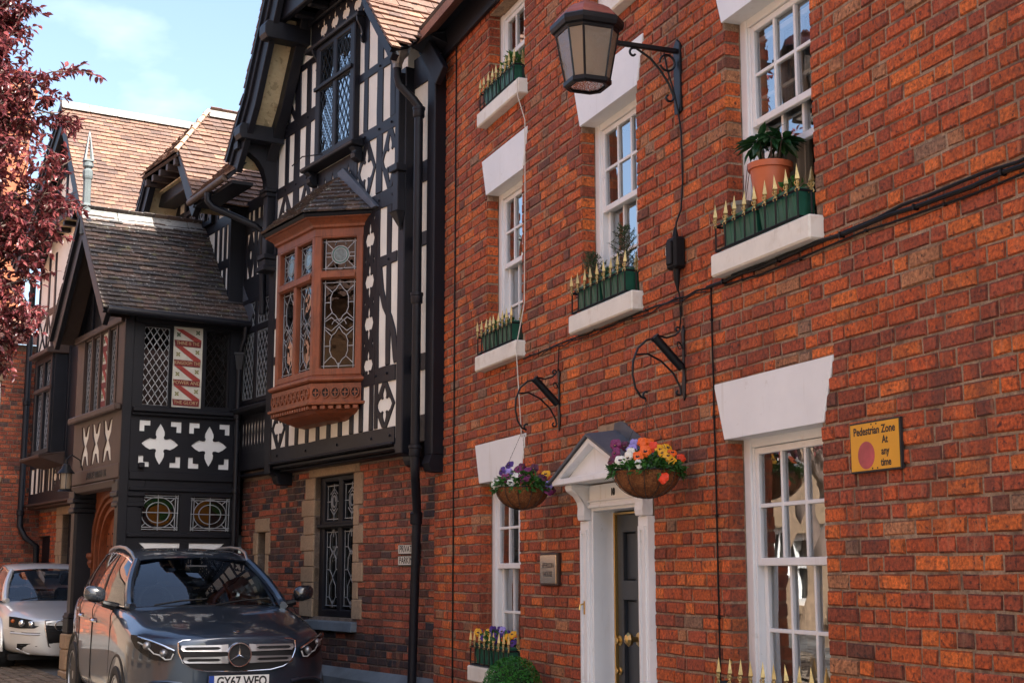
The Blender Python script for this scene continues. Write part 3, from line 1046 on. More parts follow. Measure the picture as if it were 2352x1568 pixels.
# pediment canopy
cu_ = -8.622
pd = MB(); pd.plate(FA, [[(-9.20, 2.112), (-8.045, 2.112), (cu_, 2.372)]], -0.02, 0.155); pd.build('pediment', M['white'], house)
rk = MB()
rk.plate(FA, [[(-9.262, 2.108), (-7.985, 2.108), (-7.985, 2.135), (cu_, 2.40), (-9.262, 2.135)], [(-9.13, 2.15), (-8.115, 2.15), (cu_, 2.352)]], 0.150, 0.215, back=True)
rk.build('pediment_moulding', M['white'], house, bevel=0.005)
ld = MB()
for sg in (-1, 1):
    e = cu_ + sg * 0.665
    q = [FA.P(e, 0.235, 2.122), FA.P(e, -0.01, 2.15), FA.P(cu_, -0.01, 2.435), FA.P(cu_, 0.235, 2.402)]
    ld.add(q + [p + Vector((0, 0, 0.018)) for p in q], [(0, 1, 2, 3), (4, 5, 6, 7), (0, 1, 5, 4), (1, 2, 6, 5), (2, 3, 7, 6), (3, 0, 4, 7)])
ld.build('canopy_roof', M['lead'], house)
lf = MB(); lf.plate(FA, [[(cu_ - 0.05, 2.43), (cu_ + 0.06, 2.42), (cu_ + 0.66, 2.16), (cu_ + 0.66, 2.23), (cu_ + 0.1, 2.50), (cu_ - 0.02, 2.50)]], 0.0, 0.012); lf.build('lead_flashing', M['lead'], house)
text('10', 0.072, FA.P(-8.605, 0.047, 2.037), FA.U, (0, 0, 1), FA.N, M['ink'], house, 'house_number', ext=0.004, sx=0.85)
# door reveal lining and door
ln = MB()
ln.box(FA, -9.0, -8.975, -0.30, 0.03, 0.0, 1.95); ln.box(FA, -8.25, -8.225, -0.30, 0.03, 0.0, 1.95); ln.box(FA, -8.975, -8.25, -0.30, 0.03, 1.925, 1.95)
ln.box(FA, -8.975, -8.945, -0.26, -0.115, 0.0, 1.925); ln.box(FA, -8.28, -8.25, -0.26, -0.115, 0.0, 1.925)
ln.build('door_lining', M['white'], house, bevel=0.003)
boxpart(FA, -8.945, -8.93, -0.2, -0.108, 0.0, 1.915, house, M['brass'], 'draught_strip', 0.002)
boxpart(FA, -8.93, -8.28, -0.2, -0.110, 1.90, 1.915, house, M['brass'], 'draught_strip', 0.002)
dr = MB()
dr.plate(FA, [rect(-8.93, -8.28, 0.05, 1.90), rect(-8.84, -8.64, 1.46, 1.78), rect(-8.57, -8.37, 1.46, 1.78), rect(-8.84, -8.64, 0.62, 1.33), rect(-8.57, -8.37, 0.62, 1.33), rect(-8.84, -8.64, 0.18, 0.5), rect(-8.57, -8.37, 0.18, 0.5)], -0.17, -0.13)
door = dr.build('door', M['doorgrey'], house, bevel=0.004)
for a, c in ((-8.84, -8.64), (-8.57, -8.37)):
    for e, f in ((1.46, 1.78), (0.62, 1.33), (0.18, 0.5)): boxpart(FA, a, c, -0.19, -0.158, e, f, door, M['doorgrey'], 'door_panel', 0.01)
for u, z, rr_ in ((-8.895, 1.06, 0.026), (-8.895, 0.86, 0.02)):
    MB().lathe(FA.P(u, -0.13, z), [(rr_ * 1.3, 0), (rr_ * 1.3, 0.006), (rr_ * 0.7, 0.012), (rr_ * 0.9, 0.03), (0.0, 0.04)], 16, ax=FA.N).build('lock_cover', M['brass'], door, smooth=True)
MB().lathe(FA.P(-8.60, -0.13, 1.08), [(0.045, 0), (0.045, 0.008), (0.018, 0.014), (0.018, 0.05), (0.042, 0.062), (0.046, 0.08), (0.03, 0.098), (0.0, 0.104)], 8, ax=FA.N).build('door_knob', M['brass'], door)
bell = boxpart(FA, -9.085, -9.07, 0.05, 0.058, 1.23, 1.32, house, M['brass'], 'bell_plate', 0.002)
MB().tube([FA.P(-9.078, 0.058, 1.30), FA.P(-9.078, 0.085, 1.295), FA.P(-9.078, 0.09, 1.26)], 0.006, 8).build('bell_pull', M['brass'], house, smooth=True)
boxpart(FA, -9.25, -8.0, -0.3, 0.35, 0.0, 0.14, house, M['stone'], 'door_step', 0.01)

# ================================================================= things fixed to or standing on the brick house
fin = MB()
f0 = Fr((0, 0, 0), (1, 0, 0), (0, -1, 0))
fin.lathe((0, 0, 0), [(0.006, 0), (0.006, 0.012), (0.011, 0.018), (0.006, 0.026), (0.009, 0.034), (0.006, 0.042), (0.017, 0.052), (0.0, 0.135)], 4, phase=0.3)
for sg in (-1, 1):
    fin.tube([f0.P(0, 0, 0.014), f0.P(sg * 0.012, 0.002, 0.022), f0.P(sg * 0.019, 0.004, 0.034), f0.P(sg * 0.013, 0.004, 0.042), f0.P(sg * 0.009, 0.004, 0.036)], 0.0038, 5)
    fin.tube([f0.P(0, 0, 0.012), f0.P(sg * 0.011, 0.002, 0.006), f0.P(sg * 0.017, 0.004, -0.006), f0.P(sg * 0.012, 0.004, -0.012)], 0.0035, 5)
FIN_ME = bpy.data.meshes.new('finial')
FIN_ME.from_pydata([tuple(v) for v in fin.v], [], fin.f); FIN_ME.materials.append(M['gold'])


def window_rail(ul, ur, z, label, n=9):
    t = thing('window_rail', label, 'railing', FA.P((ul + ur) / 2, 0.075, z), 'spiked rails guarding the window boxes')
    a, c = ul - 0.015, ur - 0.05
    of, ob = 0.078, -0.09
    for zz, nm in ((z + 0.012, 'bottom_rail'), (z + 0.155, 'top_rail')):
        q = MB()
        q.tube([FA.P(a, ob, zz), FA.P(a, of, zz), FA.P(c, of, zz), FA.P(c, ob, zz)], 0.0075, 4)
        q.build(nm, M['iron'], t)
    spots = [(a + (c - a) * i / (n - 1), of) for i in range(n)] + [(c, (of + ob) / 2), (a, (of + ob) / 2)]
    for u, o_ in spots:
        MB().tube([FA.P(u, o_, z + 0.005), FA.P(u, o_, z + 0.16)], 0.006, 4).build('bar', M['iron'], t)
        s = bpy.data.objects.new('finial', FIN_ME)
        p = FA.P(u + R.uniform(-0.004, 0.004), o_, z + 0.158)
        s.location = p; s.rotation_euler = (R.uniform(-0.06, 0.06), R.uniform(-0.06, 0.06), 0.5 if o_ != of else R.uniform(-0.1, 0.1)); s['_w'] = list(p)
        link(s, t); ALL.append(s)
    return t


def trough(u0, u1, z, label, h=0.155):
    t = MB()
    P = FA.P
    o0, o1, tp = -0.075, 0.062, 0.016
    t.hexa([P(u0 + tp, o1 - tp, z), P(u1 - tp, o1 - tp, z), P(u1 - tp, o0 + tp, z), P(u0 + tp, o0 + tp, z), P(u0, o1, z + h), P(u1, o1, z + h), P(u1, o0, z + h), P(u0, o0, z + h)])
    n = int((u1 - u0) / 0.05)
    for i in range(n):
        u = u0 + 0.03 + i * (u1 - u0 - 0.06) / max(1, n - 1)
        t.hexa([P(u - 0.008, o1 - tp + 0.004, z + 0.02), P(u + 0.008, o1 - tp + 0.004, z + 0.02), P(u + 0.008, o1 - tp - 0.01, z + 0.02), P(u - 0.008, o1 - tp - 0.01, z + 0.02),
                P(u - 0.008, o1 + 0.003, z + h - 0.02), P(u + 0.008, o1 + 0.003, z + h - 0.02), P(u + 0.008, o1 - 0.012, z + h - 0.02), P(u - 0.008, o1 - 0.012, z + h - 0.02)])
    th = thing('window_box', label, 'planter', FA.P((u0 + u1) / 2, 0, z), 'green plastic window boxes')
    t.build('tub', M['green'], th, bevel=0.003)
    r_ = MB(); r_.plate(FA, [rect(u0 - 0.006, u1 + 0.006, z + h - 0.012, z + h + 0.006)], o0 - 0.005, o1 + 0.008, back=True); r_.build('rim', M['green'], th, bevel=0.003)
    MB().box(FA, u0 + 0.01, u1 - 0.01, o0 + 0.008, o1 - 0.008, z + h - 0.002, z + h + 0.008).build('soil', M['soil'], th)
    return th


PCOL = {'purple': (0.055, 0.012, 0.16), 'magenta': (0.16, 0.012, 0.085), 'orange': (0.80, 0.12, 0.006), 'red': (0.75, 0.05, 0.008), 'yellow': (0.75, 0.36, 0.008), 'white': (0.70, 0.68, 0.60), 'lilac': (0.32, 0.26, 0.62), 'wine': (0.085, 0.006, 0.035)}
PM = {k: mk('petal_' + k, v, 0.55, var=(40, 0.15)) for k, v in PCOL.items()}
PM['face'] = mk('petal_face', (0.02, 0.006, 0.03), 0.6)
PM['eye'] = mk('petal_eye', (0.7, 0.4, 0.02), 0.6)


def pansy(p, d, r, col, parent, face=True, name='flower'):
    d = Vector(d).normalized()
    s = d.cross(Vector((0, 0, 1)))
    if s.length < 0.05: s = Vector((1, 0, 0))
    s.normalize()
    u = s.cross(d)
    b = MB()
    rr = R

    def petal(ang, dist, pr, lift, mi):
        c = p + (s * math.cos(ang) + u * math.sin(ang)) * r * dist + d * lift
        pts = [c + d * r * 0.10]
        k = 9
        for i in range(k):
            q = 2 * math.pi * i / k
            rad = pr * r * rr.uniform(0.88, 1.08)
            v = (s * math.cos(q) + u * math.sin(q)) * rad
            cur = -0.22 * r * (math.cos(q - ang) > 0.2) * rr.uniform(0.3, 1.5)
            pts.append(c + v + d * cur)
        b.add(pts, [(0, 1 + i, 1 + (i + 1) % k) for i in range(k)], mi)
    petal(math.radians(55), 0.50, 0.60, -0.004, 0)
    petal(math.radians(125), 0.50, 0.60, -0.005, 0)
    petal(math.radians(-10), 0.50, 0.52, 0.0, 0)
    petal(math.radians(190), 0.50, 0.52, 0.0015, 0)
    petal(math.radians(-90), 0.48, 0.62, 0.003, 0)
    if face:
        for ang in (-90, -35, 215):
            petal(math.radians(ang), 0.22, 0.22, 0.0065, 1)
        petal(math.radians(-90), 0.02, 0.10, 0.009, 2)
    return b.build(name, [PM[col], PM['face'], PM['eye']], parent)


CAMDIR = Vector((0.82, -0.5, 0.1)).normalized()
# --- window boxes and rails
names2 = ['spiked black rail on the highest window sill, near the roof gutter',
          'spiked rail with gold tips on the middle-floor sill nearest the timbered house',
          'spiked rail with gold tips on the middle-floor sill above the door',
          'spiked rail with gold tips around the terracotta plant pot',
          'spiked rail with gold tips on the ground-floor sill behind the box ball',
          'row of gold spikes along the bottom edge below the nearest ground-floor window']
window_rail(*bays_2[0], 5.46, names2[0])
window_rail(*bays_1[0], Z1[0], names2[1])
window_rail(*bays_1[1], Z1[0], names2[2])
window_rail(*bays_1[2], Z1[0], names2[3])
window_rail(*bays_g[0], 0.757, names2[4])
window_rail(*bays_g[1], 0.757, names2[5])
tl = ['on the highest sill by the roof gutter', 'on the middle-floor sill nearest the timbered house', 'holding two small conifers above the door', 'beneath the terracotta pot', 'filled with pansies behind the box ball']
for k, (bay, z) in enumerate(((bays_2[0], 5.46), (bays_1[0], Z1[0]), (bays_1[1], Z1[0]), (bays_1[2], Z1[0]), (bays_g[0], 0.757))):
    a, c = bay[0] + 0.03, bay[1] - 0.10
    m = (a + c) / 2
    trough(a, m - 0.012, z + 0.022, 'green ribbed window box ' + tl[k] + ', far end')
    trough(m + 0.012, c, z + 0.022, 'green ribbed window box ' + tl[k] + ', near end')


def bush(name, label, cat, c, rad, n, L, W, mat, seed, flowers=None, up=0.5, parentgroup=None):
    rr = random.Random(seed)
    t = thing(name, label, cat, Vector(c) - Vector((0, 0, rad[2])), parentgroup)
    f = foliage(c, rad, n, L, W, rr, up=up)
    f.build('foliage', mat, t)
    for (p, col, r) in (flowers or []):
        pansy(Vector(p), (CAMDIR + rvec(rr) * 0.45 + Vector((0, 0, 0.25))), r, col, t)
    st = MB()
    for _ in range(14):
        v = rvec(rr)
        st.tube([Vector(c) + Vector((v.x * rad[0] * 0.3, v.y * rad[1] * 0.3, -rad[2])), Vector(c) + Vector((v.x * rad[0], v.y * rad[1], abs(v.z) * rad[2] * 0.9))], 0.002, 4)
    st.build('stem', M['stem'], t)
    return t


rr = random.Random(21)
c0 = FA.P(-10.62, -0.01, 5.68)
bush('window_plant', 'leafy green plant in the window box on the highest sill', 'plant', c0, (0.20, 0.07, 0.10), 130, 0.055, 0.034, M['leaf'], 1)
bush('window_plant', 'wispy dark plant at the far end of the highest window box', 'plant', FA.P(-10.95, -0.01, 5.66), (0.14, 0.06, 0.09), 110, 0.045, 0.010, M['conifer'], 2)
fl = [(FA.P(-10.98 + rr.uniform(-0.3, 0.38), 0.02 + rr.uniform(-0.06, 0.04), 3.50 + rr.uniform(0, 0.09)), 'lilac', 0.010) for _ in range(16)]
bush('window_plant', 'small plants with blue flowers in the middle-floor box nearest the timbered house', 'plant', FA.P(-10.85, -0.01, 3.50), (0.36, 0.07, 0.08), 300, 0.04, 0.018, M['leaf'], 3, fl)
fl = []
for i in range(11):
    u = -11.27 + i * 0.071
    fl.append((FA.P(u + rr.uniform(-0.02, 0.02), 0.06 + rr.uniform(-0.05, 0.02), 0.985 + rr.uniform(-0.015, 0.055)), 'yellow' if i in (1, 2, 9) else ('orange' if i == 8 else 'purple'), 0.034))
for i in range(7):
    fl.append((FA.P(-11.15 + i * 0.09 + rr.uniform(-0.02, 0.02), 0.0 + rr.uniform(-0.04, 0.02), 1.03 + rr.uniform(-0.01, 0.03)), ('yellow', 'purple', 'purple', 'lilac', 'purple', 'orange', 'yellow')[i], 0.034))
bush('pansies', 'purple and yellow pansies in the ground-floor window box', 'flowers', FA.P(-10.95, 0.0, 0.97), (0.36, 0.08, 0.06), 260, 0.05, 0.03, M['leaf'], 4, fl)


def conifer(base, h, label, seed, lean=0.0, spread=1.0):
    rr = random.Random(seed)
    t = thing('dwarf_conifer', label, 'conifer', base)
    s, nd = MB(), MB()
    base = Vector(base)
    top = base + Vector((lean, 0, h))
    s.tube([base, top], [0.008, 0.003], 6)
    nb = 34
    for i in range(nb):
        k = 0.12 + 0.86 * i / nb
        p = base.lerp(top, k)
        a = i * 2.4 + rr.random()
        ln = (h * 0.36 * (1 - k) + 0.03) * rr.uniform(0.75, 1.2) * spread
        d = Vector((math.cos(a), 0.55 * math.sin(a), 0.55)).normalized()
        e = p + d * ln
        s.tube([p, e], [0.003, 0.0015], 4)
        for j in range(26):
            q = p.lerp(e, 0.15 + 0.85 * j / 26)
            v = (d * 0.8 + rvec(rr)).normalized()
            leaf_geo(nd, q, v, rvec(rr), 0.022, 0.006)
    for j in range(50):
        q = base.lerp(top, 0.5 + 0.5 * j / 50)
        leaf_geo(nd, q, (Vector((0, 0, 0.6)) + rvec(rr)).normalized(), rvec(rr), 0.022, 0.006)
    s.build('trunk', M['bark'], t, smooth=True); nd.build('needles', M['conifer'], t)


conifer(FA.P(-8.98, 0.0, 3.49), 0.24, 'low spreading conifer at the far end of the box above the door', 5, -0.04, 1.5)
conifer(FA.P(-8.50, -0.01, 3.49), 0.33, 'upright bushy conifer at the near end of the box above the door', 6, 0.0, 1.35)
fl = [(FA.P(-8.72 + rr.uniform(-0.1, 0.1), 0.03, 3.545 + rr.uniform(0, 0.05)), 'purple', 0.016) for _ in range(4)]
bush('window_plant', 'dark low plants between the two small conifers', 'plant', FA.P(-8.75, 0.0, 3.52), (0.25, 0.06, 0.06), 140, 0.045, 0.02, M['darkleaf'], 7, fl)
# terracotta pot with a bushy plant
pt = thing('potted_plant', 'terracotta plastic pot with a dark leafy plant in the open window', 'potted plant', FA.P(-6.62, -0.02, 3.50))
pc = FA.P(-6.62, -0.02, 3.48)
MB().lathe(pc, [(0.085, 0), (0.112, 0.22), (0.124, 0.222), (0.126, 0.255), (0.116, 0.256), (0.112, 0.235), (0.0, 0.232)], 28).build('pot', M['terracotta'], pt, smooth=True)
pf = MB(); ps = MB(); rr = random.Random(8)
for i in range(7):
    a = i * 0.9 + 0.3
    e = pc + Vector((0.10 * math.cos(a), 0.07 * math.sin(a), 0.36 + 0.06 * rr.random()))
    ps.tube([pc + Vector((0.02 * math.cos(a), 0.02 * math.sin(a), 0.23)), pc.lerp(e, 0.7) + Vector((0, 0, 0.02)), e], [0.007, 0.005, 0.003], 6)
    for j in range(15):
        d = rvec(rr); d.z = d.z * 0.5 - 0.1
        leaf_geo(pf, e + d * 0.012, d, Vector((0, 0, 1)) + rvec(rr) * 0.4, rr.uniform(0.085, 0.14), rr.uniform(0.035, 0.05), fold=0.12, fine=True)
ps.build('stem', M['bark'], pt, smooth=True); pf.build('leaves', M['darkleaf'], pt)
gp_ = thing('small_pot', 'small grey pot beside the terracotta pot', 'pot', FA.P(-6.92, 0.0, 3.50))
MB().lathe(FA.P(-6.90, 0.0, 3.46), [(0.045, 0), (0.058, 0.10), (0.065, 0.10), (0.065, 0.125), (0.056, 0.125), (0.053, 0.10), (0, 0.1)], 20).build('pot', M['greypot'], gp_, smooth=True)
sw = MB()
for k in range(3): sw.tube([FA.P(-6.90 + k * 0.012, 0, 3.55), FA.P(-6.93 + k * 0.05, -0.03, 3.76 + 0.05 * k)], 0.0025, 4)
sw.build('stem', M['bark'], gp_)
bush('window_plant', 'tuft of small bright leaves beside the terracotta pot', 'plant', FA.P(-6.40, 0.0, 3.53), (0.10, 0.05, 0.05), 60, 0.04, 0.022, M['leaf'], 9)

# --- wall lantern
lt = thing('wall_lantern', 'large black eight-sided street lantern with a red dome on a scrolled bracket', 'lantern', FA.P(-7.64, 0, 4.33))
AX = FA.P(-7.64, 0.63, 0)


def octo(r, z, al=30):
    p = []
    for k in range(4):
        for s in (-1, 1):
            q = math.radians(k * 90 + s * (45 - (90 - 2 * al) / 2 - 0)) if False else math.radians(k * 90 + s * al)
            p.append(AX + Vector((r * 0.95 * math.cos(q), r * 0.95 * math.sin(q), z)))
    return p


def octo_stack(levels, mat, name, cap0=True, cap1=True, smooth=False):
    b = MB()
    rings = [octo(r, z) for r, z in levels]
    n = 8
    fs = []
    for i in range(len(rings) - 1):
        for k in range(n): fs.append((i * n + k, i * n + (k + 1) % n, (i + 1) * n + (k + 1) % n, (i + 1) * n + k))
    if cap0: fs.append(tuple(range(n))[::-1])
    if cap1: fs.append(tuple((len(rings) - 1) * n + k for k in range(n)))
    b.add([p for r_ in rings for p in r_], fs)
    return b.build(name, mat, lt, bevel=0.003)


octo_stack([(0.205, 4.765), (0.212, 4.785), (0.232, 4.79), (0.242, 4.815), (0.242, 4.84), (0.228, 4.852), (0.2, 4.853)], M['iron'], 'rim', True, True)
dome = []
octo_stack([(0.222, 4.851), (0.208, 4.875), (0.175, 4.910), (0.13, 4.938), (0.09, 4.955), (0.074, 4.959), (0.068, 4.973), (0.045, 4.983), (0.0, 4.987)], M['dullred'], 'dome', True, False)
MB().lathe(AX, [(0.018, 4.975), (0.012, 4.99), (0.022, 5.003), (0.025, 5.016), (0.014, 5.03), (0.005, 5.04), (0.0, 5.043)], 12).build('finial', M['dullred'], lt, smooth=True)
top_, bot_ = octo(0.20, 4.768), octo(0.143, 4.472)
for k in range(8):
    MB().tube([bot_[k], top_[k]], 0.0075, 4).build('glazing_bar', M['iron'], lt)
    a, c, d, e = bot_[k], bot_[(k + 1) % 8], top_[(k + 1) % 8], top_[k]
    MB().poly([a, c, d, e]).build('pane', M['lampglass'], lt)
fl_ = MB()
o1_, o2_ = octo(0.155, 0), octo(0.118, 0)
for zz in ((4.435, 4.472),):
    A_, B_ = octo(0.142, zz[0]), octo(0.157, zz[0] + 0.012)
    C_, D_ = octo(0.157, zz[1]), octo(0.125, zz[1] + 0.002)
    E_ = octo(0.118, zz[0] + 0.002)
    rings = [E_, A_, B_, C_, D_]
    fs = [(i * 8 + k, i * 8 + (k + 1) % 8, (i + 1) * 8 + (k + 1) % 8, (i + 1) * 8 + k) for i in range(4) for k in range(8)]
    fl_.add([p for r_ in rings for p in r_], fs)
fl_.build('base_ring', M['iron'], lt)
MB().poly(octo(0.119, 4.445)).build('base_pane', M['lampglass'], lt)
MB().lathe(AX, [(0.03, 4.765), (0.035, 4.72), (0.028, 4.70), (0.045, 4.68), (0.05, 4.62), (0.035, 4.55), (0.0, 4.53)], 16).build('lamp_bulb', mk('bulb_glass', (0.75, 0.70, 0.6), 0.3), lt, smooth=True)


def bracket_path(parent, X, pts, r, mat, name, flat=None, n=6, closed=False):
    q = MB()
    q.tube([FA.P(X, o_, z_) for o_, z_ in pts], r, n, closed=closed)
    return q.build(name, mat, parent, smooth=True)


def spiral(co, cz, r0, r1, a0, a1, n=16):
    return [(co + (r0 + (r1 - r0) * i / n) * math.cos(math.radians(a0 + (a1 - a0) * i / n)), cz + (r0 + (r1 - r0) * i / n) * math.sin(math.radians(a0 + (a1 - a0) * i / n))) for i in range(n + 1)]


XL = -7.64
board(FA, [[(XL - 0.045, 4.35), (XL, 4.335), (XL + 0.045, 4.35), (XL + 0.045, 4.79), (XL, 4.83), (XL - 0.045, 4.79)]], 0.004, 0.018, lt, M['iron'], 'wall_plate')
boxpart(Fr(FA.P(XL, 0, 0), FA.U, FA.N), -0.014, 0.014, 0.018, 0.45, 4.735, 4.765, lt, M['iron'], 'arm')
main = [(0.30, 4.735), (0.20, 4.68), (0.13, 4.61), (0.075, 4.53), (0.045, 4.46)]
bracket_path(lt, XL, spiral(0.315, 4.70, 0.012, 0.034, -150, 110) + main + spiral(0.075, 4.44, 0.034, 0.014, 150, 430)[1:], 0.0075, M['iron'], 'scroll')
bracket_path(lt, XL, arc(0.082, 4.665, 0.052, 0.052, 0, 340, 20), 0.0075, M['iron'], 'scroll_ring')

# --- hanging basket brackets
for X, lab, grp in ((-7.64, 'black iron hanging-basket bracket to the right of the door', 0), (-9.62, 'black iron hanging-basket bracket to the left of the door', 1)):
    t = thing('basket_bracket', lab, 'bracket', FA.P(X, 0, 2.54))
    board(FA, [[(X - 0.022, 2.60), (X - 0.012, 2.56), (X, 2.535), (X + 0.012, 2.56), (X + 0.022, 2.60), (X + 0.022, 2.66), (X + 0.014, 2.70), (X + 0.014, 2.93), (X + 0.022, 2.96), (X, 3.0), (X - 0.022, 2.96), (X - 0.014, 2.93), (X - 0.014, 2.70), (X - 0.022, 2.66)]], 0.004, 0.012, t, M['iron'], 'wall_plate', 0.002)
    q = MB()
    p0, p1 = FA.P(X, 0.02, 2.735), FA.P(X, 0.20, 2.915)
    q.tube([p0, p1], 0.027, 14, caps=False); q.tube([p0, p1 - (p1 - p0) * 0.02], 0.022, 14)
    q.build('flag_socket', M['iron'], t, smooth=True)
    MB().lathe(p1, [(0.03, -0.014), (0.03, 0.004), (0.022, 0.004)], 14, ax=p1 - p0).build('socket_collar', M['iron'], t)
    hook = [(0.19, 2.91), (0.255, 2.895), (0.315, 2.84), (0.348, 2.76), (0.352, 2.68), (0.335, 2.60), (0.30, 2.548), (0.265, 2.535)] + spiral(0.262, 2.562, 0.027, 0.014, -90, 120, 10)[1:]
    bracket_path(t, X, hook, [0.007] * len(hook), M['iron'], 'hook_arm')
    bracket_path(t, X, [(0.33, 2.80), (0.25, 2.81), (0.16, 2.77), (0.08, 2.70), (0.035, 2.62), (0.03, 2.585)] + spiral(0.048, 2.585, 0.02, 0.01, 180, 440, 10)[1:], 0.0065, M['iron'], 'brace')
    bracket_path(t, X, [(0.18, 2.925), (0.12, 2.915), (0.06, 2.935), (0.03, 2.965)] + spiral(0.045, 2.97, 0.018, 0.009, 180, -80, 10)[1:], 0.0065, M['iron'], 'scroll')
    q = MB(); lp = [FA.P(X + 0.02, 0.04 + 0.02 * math.cos(a * 0.7), 2.87 + 0.022 * math.sin(a)) for a in [i * 0.6 for i in range(24)]]
    q.tube(lp, 0.003, 5); q.build('wire_coil', M['cable'], t)


# --- hanging baskets
def basket(c, r, label, mixs, seed, extra):
    rr = random.Random(seed)
    t = thing('hanging_basket', label, 'hanging basket', c - Vector((0, 0, r * 0.82)))
    c = Vector(c)
    n, m = 40, 12
    L = MB()
    prof = []
    pts = []
    for i in range(m + 1):
        a = math.pi / 2 * i / m
        rad, dz = r * math.cos(a), -r * 0.80 * math.sin(a)
        for k in range(n):
            q = 2 * math.pi * k / n
            j = 1 + rr.uniform(-0.02, 0.02) + (0.012 * math.cos(q * 10))
            pts.append(c + Vector((rad * j * math.cos(q), rad * j * math.sin(q), dz + rr.uniform(-0.004, 0.004))))
    fs = [(i * n + k, (i + 1) * n + k, (i + 1) * n + (k + 1) % n, i * n + (k + 1) % n) for i in range(m) for k in range(n)]
    L.add(pts, fs)
    L.poly([c + Vector((r * 0.97 * math.cos(2 * math.pi * k / n), r * 0.97 * math.sin(2 * math.pi * k / n), -0.012)) for k in range(n)])
    L.build('coir_liner', M['coir'], t, smooth=True)
    fz = MB()
    for _ in range(1100):
        a, q = math.asin(rr.random()), rr.random() * 2 * math.pi
        d = Vector((math.cos(a) * math.cos(q), math.cos(a) * math.sin(q), -math.sin(a) * 0.8))
        p = c + d * r
        e = p + d * 0.008 + rvec(rr) * 0.012
        s = rvec(rr) * 0.0009
        fz.add([p - s, p + s, e], [(0, 1, 2)])
    tag(fz.build('coir_fibre', M['coir'], t), kind='stuff')
    for z in (0.0,):
        MB().tube([c + Vector((r * 1.02 * math.cos(2 * math.pi * k / 40), r * 1.02 * math.sin(2 * math.pi * k / 40), 0)) for k in range(40)], 0.0035, 5, closed=True).build('wire_rim', M['wire'], t)
    for k in range(12):
        q = 2 * math.pi * k / 12
        MB().tube([c + Vector((r * 1.025 * math.cos(a) * math.cos(q), r * 1.025 * math.cos(a) * math.sin(q), -r * 0.825 * math.sin(a))) for a in [math.pi / 2 * i / 12 for i in range(13)]], 0.0022, 4).build('wire_rib', M['wire'], t)
    hook = FA.P(c.x, -c.y - 0.005, 2.532)
    for k in range(3):
        q = 2 * math.pi * k / 3 + 0.5
        e = c + Vector((r * 0.98 * math.cos(q), r * 0.98 * math.sin(q), 0))
        ch = MB()
        nl = 26
        for i in range(nl):
            p, w_ = hook.lerp(e, i / nl), hook.lerp(e, (i + 0.85) / nl)
            ch.tube([p, (p + w_) / 2 + Vector((0.002, 0, 0)) * (1 if i % 2 else -1), w_], 0.002, 4)
        ch.build('chain', M['wire'], t)
    f = MB()
    for _ in range(360):
        q, k = rr.random() * 2 * math.pi, rr.random() ** 0.5
        p = c + Vector((r * 1.05 * k * math.cos(q), r * 1.05 * k * math.sin(q), 0.0 + 0.11 * (1 - k * k) * rr.random() + 0.01))
        d = Vector((math.cos(q) * k, math.sin(q) * k, 0.6)) + rvec(rr) * 0.7
        leaf_geo(f, p, d, Vector((0, 0, 1)) + rvec(rr) * 0.7, rr.uniform(0.035, 0.06), rr.uniform(0.022, 0.036))
    for _ in range(170):
        q = rr.random() * 2 * math.pi
        p = c + Vector((r * 1.04 * math.cos(q), r * 1.04 * math.sin(q), rr.uniform(-0.035, 0.03)))
        d = Vector((math.cos(q), math.sin(q), rr.uniform(-0.7, 0.4))) + rvec(rr) * 0.5
        leaf_geo(f, p, d, Vector((math.cos(q), math.sin(q), 1)) + rvec(rr) * 0.6, rr.uniform(0.03, 0.055), rr.uniform(0.018, 0.032))
    f.build('foliage', M['leaf'], t)
    st = MB()
    for (du, dz, dd, col, fr_) in mixs:
        # du along the view-right, dz up, dd towards viewer
        p = c + RT * du + Vector((0, 0, dz)) - HD * dd
        st.tube([c + RT * du * 0.7 + Vector((0, 0, 0.0)), p - CAMDIR * 0.01], 0.002, 4)
        pansy(p, CAMDIR * 1.0 + RT * du * 2 + rvec(rr) * 0.45 + Vector((0, 0, 0.15)), rr.uniform(0.029, 0.037), col, t, face=fr_)
    st.build('stem', M['stem'], t)
    return t


mixR = [(-0.185, 0.15, 0.03, 'magenta', 1), (-0.19, 0.10, 0.08, 'magenta', 1), (-0.215, 0.06, 0.06, 'wine', 1), (-0.13, 0.145, 0.02, 'wine', 1), (-0.165, 0.055, 0.13, 'white', 1), (-0.12, 0.07, 0.14, 'white', 1),
        (-0.07, 0.16, 0.0, 'lilac', 0), (-0.09, 0.13, 0.04, 'lilac', 1), (-0.10, 0.10, 0.1, 'white', 1), (-0.06, 0.03, 0.19, 'white', 0), (-0.065, 0.075, 0.15, 'orange', 1), (-0.02, 0.165, 0.02, 'orange', 0), (0.03, 0.14, 0.06, 'red', 0), (-0.015, 0.11, 0.11, 'orange', 1),
        (0.055, 0.145, 0.04, 'red', 0), (0.085, 0.10, 0.11, 'yellow', 1), (0.075, 0.125, 0.07, 'yellow', 1), (0.13, 0.14, 0.0, 'yellow', 1), (0.15, 0.105, 0.06, 'orange', 1), (0.135, 0.06, 0.12, 'yellow', 1), (0.21, 0.075, 0.0, 'red', 0), (0.115, 0.08, 0.13, 'yellow', 1), (0.075, -0.055, 0.22, 'red', 0), (0.02, 0.18, -0.04, 'orange', 0)]
basket(FA.P(-7.64, 0.27, 2.105), 0.197, 'hanging basket of orange, yellow and purple pansies right of the white pediment', mixR, 31, None)
